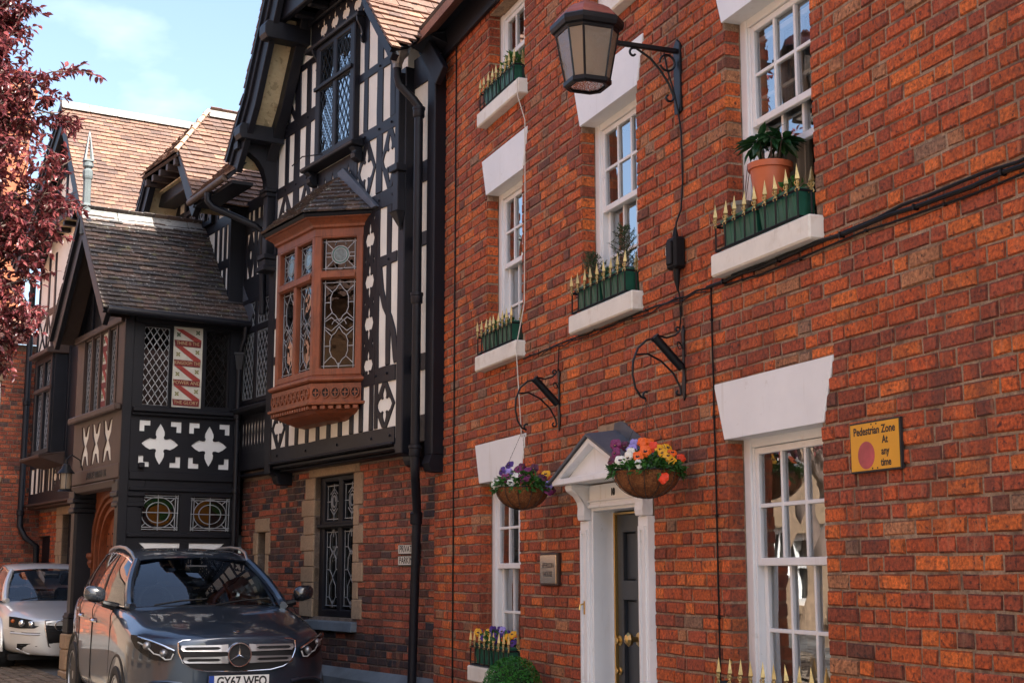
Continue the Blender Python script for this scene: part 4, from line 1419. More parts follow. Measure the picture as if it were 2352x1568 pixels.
mixL = [(-0.15, 0.12, 0.05, 'purple', 1), (-0.095, 0.165, 0.02, 'purple', 1), (-0.03, 0.135, 0.06, 'magenta', 1), (0.0, 0.15, 0.02, 'wine', 1), (0.03, 0.125, 0.05, 'magenta', 0), (0.085, 0.14, 0.0, 'wine', 1), (0.15, 0.075, 0.06, 'wine', 1), (-0.06, 0.07, 0.12, 'white', 1), (-0.08, 0.03, 0.16, 'white', 1),
        (-0.01, 0.055, 0.16, 'magenta', 1), (0.03, 0.06, 0.14, 'magenta', 0), (-0.12, 0.06, 0.10, 'magenta', 1), (0.215, 0.065, 0.0, 'orange', 0), (0.195, 0.02, 0.08, 'lilac', 1), (0.19, -0.03, 0.12, 'magenta', 1), (0.215, -0.02, 0.05, 'wine', 1), (-0.10, 0.10, 0.06, 'lilac', 1), (-0.19, 0.02, 0.08, 'white', 1), (0.17, 0.10, 0.02, 'yellow', 1)]
basket(FA.P(-9.62, 0.30, 2.115), 0.190, 'hanging basket of purple and white pansies left of the white pediment', mixL, 32, None)

# --- junction box and cables
jb = thing('junction_box', 'black plastic cable box marked 3 on the brick wall under the lantern', 'cable box', FA.P(-7.64, 0, 3.32))
boxpart(FA, -7.705, -7.585, 0.004, 0.085, 3.345, 3.545, jb, M['cable'], 'casing', 0.015)
boxpart(FA, -7.68, -7.61, 0.085, 0.098, 3.37, 3.52, jb, M['cable'], 'cover', 0.008)
MB().tube([FA.P(-7.645, 0.045, 3.55), FA.P(-7.645, 0.045, 3.585), FA.P(-7.645, 0.045, 3.61)], [0.02, 0.014, 0.008], 10).build('cable_gland', M['cable'], jb, smooth=True)
MB().tube([FA.P(-7.635, 0.045, 3.345), FA.P(-7.635, 0.045, 3.27), FA.P(-7.635, 0.04, 3.21)], [0.024, 0.018, 0.006], 10).build('cable_gland', M['cable'], jb, smooth=True)
board(FA, [rect(-7.702, -7.678, 3.44, 3.49)], 0.0855, 0.087, jb, M['signwhite'], 'number_tag', 0)
text('3', 0.045, FA.P(-7.69, 0.0875, 3.465), FA.U, (0, 0, 1), FA.N, M['ink'], jb, 'tag_number', ext=0.0006)


def cable(label, pts, r, mat='cable', name='wall_cable', n=6, clips=True):
    t = thing(name, label, 'cable', FA.P(pts[0][0], pts[0][1], min(p[2] for p in pts)))
    q = MB(); q.tube([FA.P(*p) for p in pts], r, n); q.build('cord', M[mat], t, smooth=True)
    if clips:
        for p in pts[1:-1:3]:
            MB().box(FA, p[0] - 0.006, p[0] + 0.006, 0.004, p[1] + r * 1.25, p[2] - r * 1.25, p[2] + r * 1.25).build('clip', M['cable'], t)
    return t


cr = random.Random(77)


def run(x0, x1, z, n, o_=0.016, sag=0.012): return [(x0 + (x1 - x0) * i / n, o_ + cr.uniform(-0.002, 0.003), z + cr.uniform(-sag, sag)) for i in range(n + 1)]


cable('black cable running level along the brick wall under the middle-floor sills', run(-10.32, -7.3, 3.172, 22, sag=0.010), 0.006)
cable('thin second cable looping beside the level cable above the door', run(-9.9, -7.3, 3.155, 18, o_=0.026, sag=0.012), 0.004, clips=False)
cable('thick black cable bundle crossing the wall to the right edge', [(x, 0.022, 3.17 + cr.uniform(-0.006, 0.006) + 0.006 * math.sin(x * 3) + (0.0 if x > -6 else 0.004)) for x in [-7.3 + 0.2 * i for i in range(26)]], 0.011)
cable('upper cable lying on the thick bundle at the right edge', [(x, 0.022, 3.188 + cr.uniform(-0.008, 0.008) + 0.008 * math.sin(x * 2.2)) for x in [-7.0 + 0.2 * i for i in range(24)]], 0.008, clips=False)
cable('thin cable hanging just below the thick bundle', [(x, 0.014, 3.135 + cr.uniform(-0.005, 0.005) + 0.008 * math.sin(x * 4.1)) for x in [-7.1 + 0.2 * i for i in range(25)]], 0.0055)
cable('thin black cable dropping down the brickwork beside the timbered house', [(-12.07 + cr.uniform(-0.004, 0.004), 0.012, 6.5 - i * 0.21) for i in range(30)], 0.0075)
cable('thin black cable dropping to the left of the nearest ground-floor window', [(-7.265 + cr.uniform(-0.004, 0.004), 0.012, 3.16 - i * 0.19) for i in range(16)], 0.006)
cable('white wire hanging from the highest sill to the lower lintel', [(-10.255, 0.095, 5.44), (-10.255, 0.092, 5.30), (-10.25, 0.03, 5.1), (-10.25, 0.03, 4.4), (-10.27, 0.03, 3.6), (-10.28, 0.095, 3.25), (-10.28, 0.06, 2.7), (-10.28, 0.05, 2.55)], 0.0045, 'whitecable', clips=False)
cable('black wire from the lantern bracket to the cable box', [(-7.645, 0.10, 4.73), (-7.645, 0.08, 4.62), (-7.63, 0.05, 4.50), (-7.62, 0.02, 4.34), (-7.60, 0.014, 4.2), (-7.595, 0.014, 3.9), (-7.61, 0.02, 3.72), (-7.64, 0.04, 3.64), (-7.645, 0.045, 3.60)], 0.0055, clips=False)
cable('looped black wire from the cable box to the nearer basket bracket', [(-7.635, 0.04, 3.22), (-7.63, 0.03, 3.17), (-7.65, 0.02, 3.10), (-7.645, 0.02, 3.02), (-7.64, 0.03, 2.98), (-7.62, 0.03, 3.05), (-7.62, 0.02, 3.16)], 0.005, clips=False)
cable('black wire dropping to the bracket left of the door', [(-9.60, 0.014, 3.17), (-9.605, 0.014, 3.1), (-9.61, 0.02, 2.98)], 0.005, clips=False)

# --- signs
sg = thing('parking_sign', 'yellow Pedestrian Zone sign with a faded red disc on the brick wall', 'sign', FA.P(-5.69, 0.02, 1.98))
sf = Fr(FA.P(-5.69, 0.0, 2.10), FA.U, FA.N)
board(sf, [rect(-0.203, 0.203, -0.121, 0.121)], 0.006, 0.022, sg, M['ink'], 'back_plate', 0.002)
board(sf, [rect(-0.194, 0.194, -0.112, 0.112)], 0.022, 0.0235, sg, M['yellow'], 'sign_face', 0)
board(sf, [arc(-0.068, -0.040, 0.068, 0.066, 0, 348, 29)], 0.0236, 0.0242, sg, M['signred'], 'red_disc', 0)
S_ = lambda body, size, u, z, sx=0.9: text(body, size, sf.P(u, 0.0243, z), FA.U, (0, 0, 1), FA.N, M['ink'], sg, 'lettering', ext=0.0004, sx=sx, bold=0.0012)
S_('Pedestrian Zone', 0.054, 0.0, 0.074, 0.93); S_('At', 0.050, 0.085, 0.024); S_('any', 0.050, 0.085, -0.030); S_('time', 0.050, 0.088, -0.082)
for u, z in ((-0.02, 0.104), (0.02, 0.104), (-0.02, -0.105), (0.02, -0.105)):
    MB().lathe(sf.P(u, 0.0236, z), [(0.0042, 0), (0.0042, 0.002), (0, 0.003)], 8, ax=FA.N).build('rivet', M['ink'], sg)
pq = thing('name_plaque', 'polished metal plaque reading EPERSON HOUSE on a dark board beside the door', 'plaque', FA.P(-9.78, 0.02, 1.42))
boxpart(FA, -9.945, -9.605, 0.004, 0.034, 1.418, 1.656, pq, mk('plaque_wood', (0.035, 0.018, 0.012), 0.5), 'board', 0.006)
boxpart(FA, -9.93, -9.62, 0.034, 0.040, 1.434, 1.640, pq, M['plaque'], 'metal_plate', 0.002)
text('EPERSON', 0.055, FA.P(-9.775, 0.0405, 1.562), FA.U, (0, 0, 1), FA.N, M['ink'], pq, ext=0.0006, sx=0.98)
text('HOUSE', 0.055, FA.P(-9.775, 0.0405, 1.50), FA.U, (0, 0, 1), FA.N, M['ink'], pq, ext=0.0006, sx=0.98)
# --- clipped box ball in a pot
bx = thing('topiary_ball', 'round clipped box bush in a pot below the ground-floor window', 'topiary', FA.P(-9.9, 0.27, 0.11))
rr = random.Random(3)
bf = MB()
cc = FA.P(-9.9, 0.27, 0.70)
for _ in range(5200):
    v = rvec(rr)
    k = 0.205 * (1 + 0.035 * math.sin(v.x * 9) * math.sin(v.z * 8 + 1)) * (1 - 0.18 * rr.random() ** 2)
    leaf_geo(bf, cc + v * k, v + rvec(rr) * 0.9, v, rr.uniform(0.014, 0.022), rr.uniform(0.009, 0.013))
bf.build('foliage', M['boxleaf'], bx)
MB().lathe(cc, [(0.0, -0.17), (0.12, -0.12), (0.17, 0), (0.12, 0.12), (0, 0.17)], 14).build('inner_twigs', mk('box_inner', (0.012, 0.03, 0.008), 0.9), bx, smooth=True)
MB().lathe(FA.P(-9.9, 0.27, 0.11), [(0.11, 0), (0.15, 0.28), (0.165, 0.28), (0.165, 0.33), (0.14, 0.33), (0.0, 0.31)], 24).build('pot', M['terracotta'], bx, smooth=True)
MB().tube([FA.P(-9.9, 0.27, 0.42), FA.P(-9.9, 0.27, 0.6)], 0.016, 8).build('trunk', M['bark'], bx, smooth=True)


# ================================================================= timbered gable house
J = 0.28
TH_ = thing('timbered_house', 'tall black and white timbered gable house over a brick ground floor', 'house', FB.P(-1.9, 0, 0))
ops = [(-2.86, -1.857, 1.05, 2.55), (-4.51, -4.25, 0.95, 1.99)]
tw = wall_core(FB, -5.05, 0.03, -0.1, 2.74, ops, -0.006, 0.3, M['dark_mortar'], TH_, rd=0.26)
quo = []
# jamb blocks: (u0,u1,z0,z1)
zz = 1.045
for k, h in enumerate((0.20, 0.17, 0.17, 0.17, 0.175, 0.20, 0.185, 0.235)):
    quo.append((-3.20 + (0.0 if k % 2 == 0 else 0.085) + R.uniform(-0.015, 0.015), -2.86, zz, zz + h - 0.006)); zz += h
zz = 1.045
for k, h in enumerate((0.205, 0.175, 0.20, 0.19, 0.19, 0.21, 0.335)):
    quo.append((-1.857, -1.73 + (0.10 if k % 2 == 0 else 0.0) + R.uniform(-0.015, 0.015), zz, zz + h - 0.006)); zz += h
zz = 0.95
for k, h in enumerate((0.24, 0.27, 0.27, 0.26)):
    quo.append((-4.64 + (0 if k % 2 else 0.05), -4.51, zz, zz + h - 0.006)); quo.append((-4.25, -4.12 - (0 if k % 2 else 0.05), zz, zz + h - 0.006)); zz += h
quo.append((-4.59, -4.155, 1.995, 2.15))
lintel = (-3.01, -1.724, 2.555, 2.70)
sill_ = (-2.96, -1.75, 0.915, 1.04)
ob = [(q[2], q[3], K(q[0] - 0.006), K(q[1] + 0.006)) for q in quo + [lintel, sill_]]
ob += [(o_[2], o_[3], K(o_[0] + 0.005), K(o_[1] - 0.005)) for o_ in ops]
for q in quo: boxpart(FB, q[0], q[1], -0.24, 0.012 + R.uniform(-0.003, 0.004), q[2], q[3], TH_, M['stone'], 'quoin', 0.006)
boxpart(FB, lintel[0], lintel[1], -0.24, 0.015, lintel[2], lintel[3], TH_, M['stone'], 'lintel', 0.006)
sl = MB()
P = FB.P
sl.hexa([P(sill_[0], 0.07, sill_[2]), P(sill_[1], 0.07, sill_[2]), P(sill_[1], -0.2, sill_[2]), P(sill_[0], -0.2, sill_[2]), P(sill_[0], 0.06, sill_[3] - 0.03), P(sill_[1], 0.06, sill_[3] - 0.03), P(sill_[1], -0.2, sill_[3]), P(sill_[0], -0.2, sill_[3])])
sl.build('sill', M['bluestone'], TH_, bevel=0.006)


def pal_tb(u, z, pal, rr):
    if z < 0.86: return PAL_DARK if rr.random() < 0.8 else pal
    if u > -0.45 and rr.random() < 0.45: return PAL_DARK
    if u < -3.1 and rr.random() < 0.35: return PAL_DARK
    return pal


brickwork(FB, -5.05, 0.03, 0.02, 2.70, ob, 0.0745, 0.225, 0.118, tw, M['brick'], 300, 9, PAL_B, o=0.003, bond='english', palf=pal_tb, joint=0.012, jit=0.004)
# leaded casement in the stone frame
wf = MB()
wf.plate(FB, [rect(-2.855, -1.862, 1.052, 2.548), rect(-2.74, -2.385, 1.13, 1.98), rect(-2.285, -1.93, 1.13, 1.98), rect(-2.74, -2.385, 2.07, 2.49), rect(-2.285, -1.93, 2.07, 2.49)], -0.16, -0.06, back=True)
lw = wf.build('window', M['black'], TH_, bevel=0.01)
boxpart(FB, -2.855, -1.862, -0.065, -0.02, 1.995, 2.035, lw, M['black'], 'transom', 0.01)
for a, c in ((-2.74, -2.385), (-2.285, -1.93)):
    m = (a + c) / 2
    h = (c - a) / 2
    for e, f in ((1.15, 1.98), (2.07, 2.47)): pane(FB, a, c, e, f, -0.105, M['leadglass'], lw, 0.002)
    L = [[(a + 0.02, 1.17), (a + 0.02, 1.96)], [(c - 0.02, 1.17), (c - 0.02, 1.96)], [(a, 1.17), (c, 1.17)], [(a, 1.95), (c, 1.95)], [(m, 1.15), (m, 1.22)], [(m, 1.9), (m, 1.98)]]
    for zc in (1.33, 1.62, 1.86):
        L += [[(m, zc - 0.15), (m - h * 0.45, zc - 0.07), (m - h * 0.42, zc), (m - h * 0.42, zc + 0.05), (m, zc + 0.13)], [(m, zc - 0.15), (m + h * 0.45, zc - 0.07), (m + h * 0.42, zc), (m + h * 0.42, zc + 0.05), (m, zc + 0.13)], [(a + 0.02, zc - 0.07), (m - h * 0.45, zc - 0.07)], [(c - 0.02, zc - 0.07), (m + h * 0.45, zc - 0.07)]]
    L += [arc(m, 2.28, h * 0.42, 0.095, 0, 360, 18), arc(m, 2.28, h * 0.3, 0.065, 0, 360, 14), [(m, 2.07), (m, 2.185)], [(m, 2.375), (m, 2.47)], [(a + 0.02, 2.09), (a + 0.02, 2.45)], [(c - 0.02, 2.09), (c - 0.02, 2.45)], [(a, 2.09), (c, 2.09)], [(a, 2.45), (c, 2.45)], [(a, 2.28), (m - h * 0.42, 2.28)], [(m + h * 0.42, 2.28), (c, 2.28)], [(m, 2.13), (m - h * 0.5, 2.2)], [(m, 2.13), (m + h * 0.5, 2.2)], [(m, 2.42), (m - h * 0.5, 2.36)], [(m, 2.42), (m + h * 0.5, 2.36)], arc(m, 2.28, h * 0.17, 0.06, 0, 300, 8)]
    came_lines(FB, L, -0.098, 0.009).build('leading', M['came'], lw)
boxpart(FB, -4.505, -4.255, -0.25, -0.12, 0.96, 1.985, TH_, M['black'], 'slit_shutter')
# interior box behind the ground-floor windows
rb_ = MB(); rb_.box(FB, -4.9, -0.1, -6.5, -1.2, -0.1, 6.2); rb_.box(FB, -4.9, -0.1, -1.2, -0.31, 2.60, 2.70); rb_.box(FB, -4.9, -4.8, -1.2, -0.31, -0.1, 6.2); rb_.box(FB, -0.2, -0.1, -1.2, -0.31, -0.1, 6.2)
rb_.build('rear_block', M['room'], TH_)
pl = MB()
pl.hexa([P(-3.6, 0.13, -0.1), P(0.0, 0.13, -0.1), P(0.0, 0.0, -0.1), P(-3.6, 0.0, -0.1), P(-3.6, 0.11, 0.46), P(0.0, 0.11, 0.46), P(0.0, 0.0, 0.56), P(-3.6, 0.0, 0.56)])
pl.build('plinth', M['bluestone'], TH_, bevel=0.01)
sgn = thing('parking_plate', 'black-lettered white PRIVATE PARKING plates half hidden by the drainpipe', 'sign', FB.P(-0.62, 0.02, 1.58))
for z0_, z1_, body in ((1.69, 1.785, 'PRIVATE'), (1.582, 1.677, 'PARKING')):
    boxpart(FB, -0.815, -0.36, 0.006, 0.014, z0_, z1_, sgn, M['ink'], 'back_plate', 0)
    boxpart(FB, -0.807, -0.368, 0.014, 0.017, z0_ + 0.007, z1_ - 0.007, sgn, M['signwhite'], 'plate_face', 0)
    text(body, 0.088, FB.P(-0.785, 0.0172, (z0_ + z1_) / 2), FB.U, (0, 0, 1), FB.N, M['ink'], sgn, ext=0.0006, align='LEFT', sx=0.92, bold=0.0015)

# ---- upper walls: plaster sheets behind the timbers
AP = (-1.72, 9.75)          # roof apex (u,z)
BL, BR = (-3.36, 6.93), (-0.08, 6.93)
EL, ER = (-3.88, 6.30), (0.46, 6.28)


def roofline(u):
    if u < AP[0]:
        if u < BL[0]: return BL[1] + (u - BL[0]) * (BL[1] - EL[1]) / (BL[0] - EL[0])
        return BL[1] + (u - BL[0]) * (AP[1] - BL[1]) / (AP[0] - BL[0])
    if u > BR[0]: return BR[1] + (u - BR[0]) * (ER[1] - BR[1]) / (ER[0] - BR[0])
    return BR[1] + (u - BR[0]) * (AP[1] - BR[1]) / (AP[0] - BR[0])


gw = [(-3.64, 2.78), (-0.24, 2.78), (-0.24, roofline(-0.24) - 0.05), (AP[0], AP[1] - 0.06), (BL[0], BL[1] - 0.06), (-3.64, roofline(-3.64) - 0.05)]
MB().plate(FB, [gw, rect(-2.24, -1.42, 6.02, 7.22), rect(-2.84, -1.22, 3.55, 4.98)], 0.1, J - 0.012).build('plaster_wall', M['cream'], TH_)
MB().box(FB, -3.0, -1.0, -0.05, -0.02, 3.2, 7.4).build('dark_room', M['room'], TH_)
MB().plate(FB, [rect(-5.05, -3.64, 2.78, 6.12), rect(-4.93, -3.77, 3.59, 4.81)], -0.05, 0.088).build('plaster_wall', M['cream'], TH_)
MB().box(FB, -5.0, -3.7, -0.12, -0.08, 3.4, 5.0).build('dark_room', M['room'], TH_)
MB().plate(FB, [rect(-0.24, 0.26, 2.76, 6.42)], 0.02, 0.19).build('plaster_wall', M['cream'], TH_)
bk = M['black']
oF = J + 0.0


def st(u0, u1, z0, z1, name='stud', o=None, par=TH_):   # vertical or horizontal member given its box
    oo = (J - 0.04, J) if o is None else o
    if (z1 - z0) > (u1 - u0): return beam(FB, ((u0 + u1) / 2, z0), ((u0 + u1) / 2, z1), u1 - u0, oo[0], oo[1], par, bk, name)
    return beam(FB, (u0, (z0 + z1) / 2), (u1, (z0 + z1) / 2), z1 - z0, oo[0], oo[1] + 0.002, par, bk, name)


# corner posts with returns
boxpart(FB, -0.37, -0.235, -0.02, J + 0.012, 2.62, 6.42, TH_, bk, 'corner_post', 0.01)
boxpart(FB, -3.66, -3.505, 0.02, J + 0.012, 2.62, 6.45, TH_, bk, 'corner_post', 0.01)
# bottom beam, jetty mouldings, corbels
st(-3.5, -0.41, 2.72, 2.895, 'jetty_beam')
jm = MB()
for o0_, o1_, a, c in ((-0.02, J + 0.03, 2.715, 2.745), (-0.02, J - 0.03, 2.67, 2.713), (-0.02, J - 0.11, 2.64, 2.668)): jm.box(FB, -3.5, -0.42, o0_, o1_, a, c)
jm.box(FB, -5.05, -3.66, -0.02, 0.10, 2.66, 2.70)
jm.build('jetty_moulding', bk, TH_, bevel=0.012)
for u in (-0.316, -3.58):
    sfr = side_frame(FB, u + 0.075)
    MB().plate(sfr, [[(0.0, 2.50), (-0.13, 2.50), (-0.17, 2.52), (-0.19, 2.56), (-0.20, 2.60), (-0.25, 2.63), (-0.29, 2.66), (-0.29, 2.72), (0.0, 2.72)]], -0.15, 0.0, back=True).build('corbel', bk, TH_, bevel=0.006)
# right-hand bay of panels
st(-0.86, -0.79, 2.90, 5.10); st(-0.635, -0.535, 3.50, 5.10)
st(-0.79, -0.41, 5.10, 5.275, 'rail'); st(-1.40, -0.79, 5.10, 5.275, 'rail')
st(-0.79, -0.41, 4.50, 4.605, 'rail'); st(-0.86, -0.41, 3.34, 3.495, 'rail')
# sinuous brace
q = [(-0.79, 4.50), (-0.74, 4.25), (-0.66, 4.08), (-0.55, 3.95), (-0.47, 3.80), (-0.42, 3.55), (-0.40, 3.50)]
for a, c in zip(q[:-1], q[1:]): pass
lft = [(u - 0.045, z) for u, z in q]; rgt = [(u + 0.05, z + 0.02) for u, z in q]
board(FB, [lft + rgt[::-1]], J - 0.04, J + 0.001, TH_, bk, 'brace')
# four-leaf boards


def foil_board(u0, u1, z0, z1, foils, name='pierced_board', o=(J - 0.04, J), fr=FB, par=TH_, mat=None, slots=()):
    holes = [qfoil(*f) for f in foils]
    for (a, c, e, f) in slots: holes.append([((a + c) / 2, e), (c, (e + f) / 2), ((a + c) / 2, f), (a, (e + f) / 2)])
    return board(fr, [rect(u0, u1, z0, z1)] + holes, o[0], o[1] - 0.001, par, mat or bk, name, bevel=0.003)


fz = [5.28 - 0.30, 4.55, 4.10, 3.68]
foil_board(-1.16, -0.86, 3.34, 5.10, [(-1.01, 4.83, 0.105, 0.20), (-1.01, 4.40, 0.105, 0.20), (-1.01, 3.97, 0.105, 0.20), (-1.01, 3.55, 0.105, 0.17)],
           slots=[(-0.93, -0.90, z, z + 0.12) for z in (4.98, 4.56, 4.12, 3.70, 3.38)] + [(-1.12, -1.09, z, z + 0.12) for z in (4.56, 4.12, 3.70, 3.38)])


def lozenge(u0, u1, z0, z1, w=0.085, hole=True, par=TH_, fr=FB, o=(J - 0.04, J), hu=None):
    m, n = (u0 + u1) / 2, (z0 + z1) / 2
    hu = hu or (u1 - u0) * 0.36
    hz = (z1 - z0) * 0.42
    outer = [(m - 0.05, z1), (m - (u1 - u0) * 0.40, n + (z1 - z0) * 0.12), (m - (u1 - u0) * 0.49, n), (m - (u1 - u0) * 0.40, n - (z1 - z0) * 0.12), (m - 0.05, z0), (m + 0.05, z0), (m + (u1 - u0) * 0.40, n - (z1 - z0) * 0.12), (m + (u1 - u0) * 0.49, n), (m + (u1 - u0) * 0.40, n + (z1 - z0) * 0.12), (m + 0.05, z1)]
    return board(fr, [outer] + ([qfoil(m, n, hu, hz)] if hole else []), o[0], o[1] - 0.001, par, bk, 'lozenge_board', bevel=0.003)


lozenge(-0.86, -0.41, 2.895, 3.34); lozenge(-3.5, -3.09, 2.895, 3.34)
for u in (-3.05, -2.78, -2.50, -2.22, -1.94, -1.66, -1.38, -1.16, -0.93): st(u - 0.045, u + 0.045, 2.895, 3.45)
st(-3.5, -0.86, 3.36, 3.46, 'rail')
# left edge panels beside the bay
st(-3.5, -3.05, 5.15, 5.28, 'rail'); st(-3.5, -3.06, 4.28, 4.40, 'rail'); st(-3.5, -3.06, 3.86, 3.95, 'rail')
st(-3.06, -2.96, 3.46, 5.2); 
# right column above
st(-1.40, -0.40, 5.88, 6.00, 'rail'); st(-1.42, -1.345, 5.10, 7.25)
st(-1.212, -1.11, 6.0, roofline(-1.16) - 0.1); st(-0.905, -0.765, 5.275, roofline(-0.83) - 0.08); st(-0.60, -0.49, 6.0, roofline(-0.55) - 0.08)
st(-1.40, -0.60, 6.565, 6.66, 'rail')
lozenge(-1.345, -0.905, 5.275, 5.88); lozenge(-0.80, -0.385, 5.275, 5.88)
# left column above
st(-3.505, -2.42, 6.50, 6.655, 'rail'); st(-3.505, -2.62, 5.81, 5.93, 'rail'); st(-3.5, -2.4, 5.20, 5.285, 'rail')
st(-3.30, -3.19, 5.93, 6.5); st(-3.04, -2.88, 5.285, 7.25); st(-2.71, -2.59, 5.93, 7.22); st(-2.46, -2.40, 5.28, 7.3)
lozenge(-3.49, -3.05, 5.28, 5.81); lozenge(-2.88, -2.47, 5.28, 5.81)
st(-2.98, -2.42, 7.18, 7.26, 'rail')
beam(FB, (-3.36, 6.66), (-3.02, 7.05), 0.0, J - 0.04, J, TH_, bk, 'brace') if False else None
beam(FB, (-3.02, 6.66), (-3.30, 6.98), 0.07, J - 0.04, J + 0.001, TH_, bk, 'brace')
st(-3.24, -3.18, 6.65, 7.0)
# rafters following the verge
for e, f in ((EL, BL), (BL, AP), (AP, BR), (BR, ER)):
    beam(FB, (e[0], e[1] - 0.17), (f[0], f[1] - 0.17), 0.20, J - 0.04, J + 0.02, TH_, bk, 'gable_rafter', wob=0.003)
# pierced board with a row of four-leaves over the window, and the upper jetty
foil_board(-2.62, -0.95, 7.30, 7.66, [(-2.57 + 0.29 * k, 7.48, 0.10, 0.155) for k in range(1, 6)], slots=[(-2.57 + 0.29 * k + 0.125, -2.57 + 0.29 * k + 0.165, 7.34, 7.40) for k in range(0, 5)] + [(-2.57 + 0.29 * k + 0.125, -2.57 + 0.29 * k + 0.165, 7.55, 7.61) for k in range(0, 5)])
foil_board(-2.50, -1.42, 5.30, 5.85, [(-2.36 + 0.2 * k, 5.62, 0.07, 0.15) for k in range(5)])
ju = MB()
ju.box(FB, -2.75, -0.7, 0.56, 0.64, 7.64, 7.92); ju.box(FB, -2.75, -0.7, 0.28, 0.34, 7.62, 7.76)
for u in (-2.42, -2.05, -1.68, -1.31, -0.94): ju.box(FB, u - 0.05, u + 0.05, 0.34, 0.56, 7.63, 7.76)
ju.build('upper_jetty', bk, TH_, bevel=0.012)
MB().box(FB, -2.75, -0.7, 0.30, 0.58, 7.70, 7.72).build('jetty_soffit', M['soffit'], TH_)
MB().plate(FB, [[(-2.72, 7.7), (-0.72, 7.7), (AP[0], 9.5)]], 0.3, 0.60).build('gable_panel', M['cream'], TH_)

# ---- gable window
gwn = MB()
gl2 = ((-2.22, -1.875), (-1.785, -1.44))
gwn.plate(FB, [rect(-2.33, -1.33, 5.93, 7.28)] + [rect(a, c, e, f) for a, c in gl2 for e, f in ((6.82, 7.20), (6.02, 6.74))], J - 0.04, J + 0.06, back=True)
gW = gwn.build('window', bk, TH_, bevel=0.01)
boxpart(FB, -2.33, -1.37, J + 0.06, J + 0.085, 6.755, 6.80, gW, bk, 'transom', 0.006)
for a, c in gl2:
    for e, f in ((6.82, 7.20), (6.02, 6.74)):
        pane(FB, a, c, e, f, J + 0.035, M['brightglass'], gW, 0.003)
        lattice(FB, a + 0.008, c - 0.008, e + 0.008, f - 0.008, J + 0.039, 0.10, 0.16, 0.006).build('leading', M['iron'], gW)
hd = MB()
hd.hexa([P(-2.57, 0.38, 7.26), P(-1.18, 0.38, 7.26), P(-1.18, J, 7.265), P(-2.57, J, 7.265), P(-2.57, 0.39, 7.30), P(-1.18, 0.39, 7.30), P(-1.18, J, 7.335), P(-2.57, J, 7.335)])
hd.build('window_hood', bk, TH_, bevel=0.008)
MB().hexa([P(-2.52, 0.42, 5.87), P(-1.18, 0.42, 5.87), P(-1.18, J, 5.85), P(-2.52, J, 5.85), P(-2.52, 0.43, 5.91), P(-1.18, 0.43, 5.91), P(-1.18, J, 5.95), P(-2.52, J, 5.95)]).build('window_sill', bk, TH_, bevel=0.008)
for u in (-2.40, -1.26):
    MB().plate(side_frame(FB, u + 0.05), [[(-J, 5.70), (-J - 0.05, 5.71), (-J - 0.09, 5.74), (-J - 0.10, 5.78), (-J - 0.08, 5.81), (-J - 0.12, 5.85), (-J, 5.85)]], -0.10, 0, back=True).build('sill_corbel', bk, TH_, bevel=0.006)
    z_ = 7.262
    MB().plate(side_frame(FB, u + 0.06), [[(-J, 6.98), (-J - 0.03, 6.99), (-J - 0.045, 7.03), (-J - 0.03, 7.08), (-J - 0.05, 7.15), (-J - 0.09, 7.21), (-J - 0.10, z_), (-J, z_)]], -0.03, 0, back=True).build('hood_bracket', bk, TH_, bevel=0.003)
MB().tube([FB.P(-2.55, J + 0.22, 5.95), FB.P(-2.32, J + 0.20, 6.00), FB.P(-2.05, J + 0.08, 5.98)], 0.007, 6).build('casement_stay', M['iron'], gW)

# ---- oriel bay window in red-brown oak
ok = M['oak']
bay_pts = [(-2.90, J), (-2.53, 0.65), (-1.53, 0.65), (-1.16, J)]
by = MB()


def bay_ring(d, z):
    k = d * 0.4142
    return [(-2.90 - d * 1.41, J - 0.02, z), (-2.53 - k, 0.65 + d, z), (-1.53 + k, 0.65 + d, z), (-1.16 + d * 1.41, J - 0.02, z)]


def bay_band(levels, name, mat, par, cap=True, bevel=0.003):
    b = MB()
    rings = [bay_ring(d, z) for d, z in levels]
    n = 4
    fs = []
    for i in range(len(rings) - 1):
        for k in range(n - 1): fs.append((i * n + k, i * n + k + 1, (i + 1) * n + k + 1, (i + 1) * n + k))
    if cap: fs.append((3, 2, 1, 0)); fs.append(tuple((len(rings) - 1) * n + k for k in range(n)))
    b.add([FB.P(*p) for r in rings for p in r], fs)
    return b.build(name, mat, par, bevel=bevel)


BAY = bay_band([(0.0, 4.92), (0.0, 5.0), (0.03, 5.01), (0.035, 5.035), (0.05, 5.05), (0.10, 5.085), (0.125, 5.09), (0.13, 5.12), (0.10, 5.125)], 'bay_window', ok, TH_)
bay_band([(0.0, 3.405), (0.04, 3.41), (0.06, 3.425), (0.06, 3.445), (0.0, 3.48)], 'sill', ok, BAY)
bay_band([(0.02, 3.20), (0.02, 3.40)], 'frieze', ok, BAY)
bay_band([(0.02, 3.175), (0.055, 3.18), (0.06, 3.205), (0.03, 3.212)], 'frieze_moulding', ok, BAY)
bay_band([(-0.27, 3.04), (-0.22, 3.045), (-0.14, 3.075), (-0.07, 3.11), (-0.03, 3.15), (-0.02, 3.176)], 'coved_base', ok, BAY)
faces = [Fr(FB.P(-2.53, 0.65, 0), FB.U, FB.N)]
cA, cB = FB.P(-1.53, 0.65, 0), FB.P(-1.16, J, 0)
cu3 = (cB - cA)
faces.append(Fr(cA, cu3, Vector((-cu3.y, cu3.x, 0)) * -1))
cC, cD = FB.P(-2.90, J, 0), FB.P(-2.53, 0.65, 0)
cu4 = (cD - cC)
faces.append(Fr(cC, cu4, Vector((cu4.y, -cu4.x, 0))))
wids = [1.0, cu3.length, cu4.length]
rr = random.Random(4)
blueg = mk('roundel_glass', (0.10, 0.16, 0.17), 0.15, var=(30, 0.4))
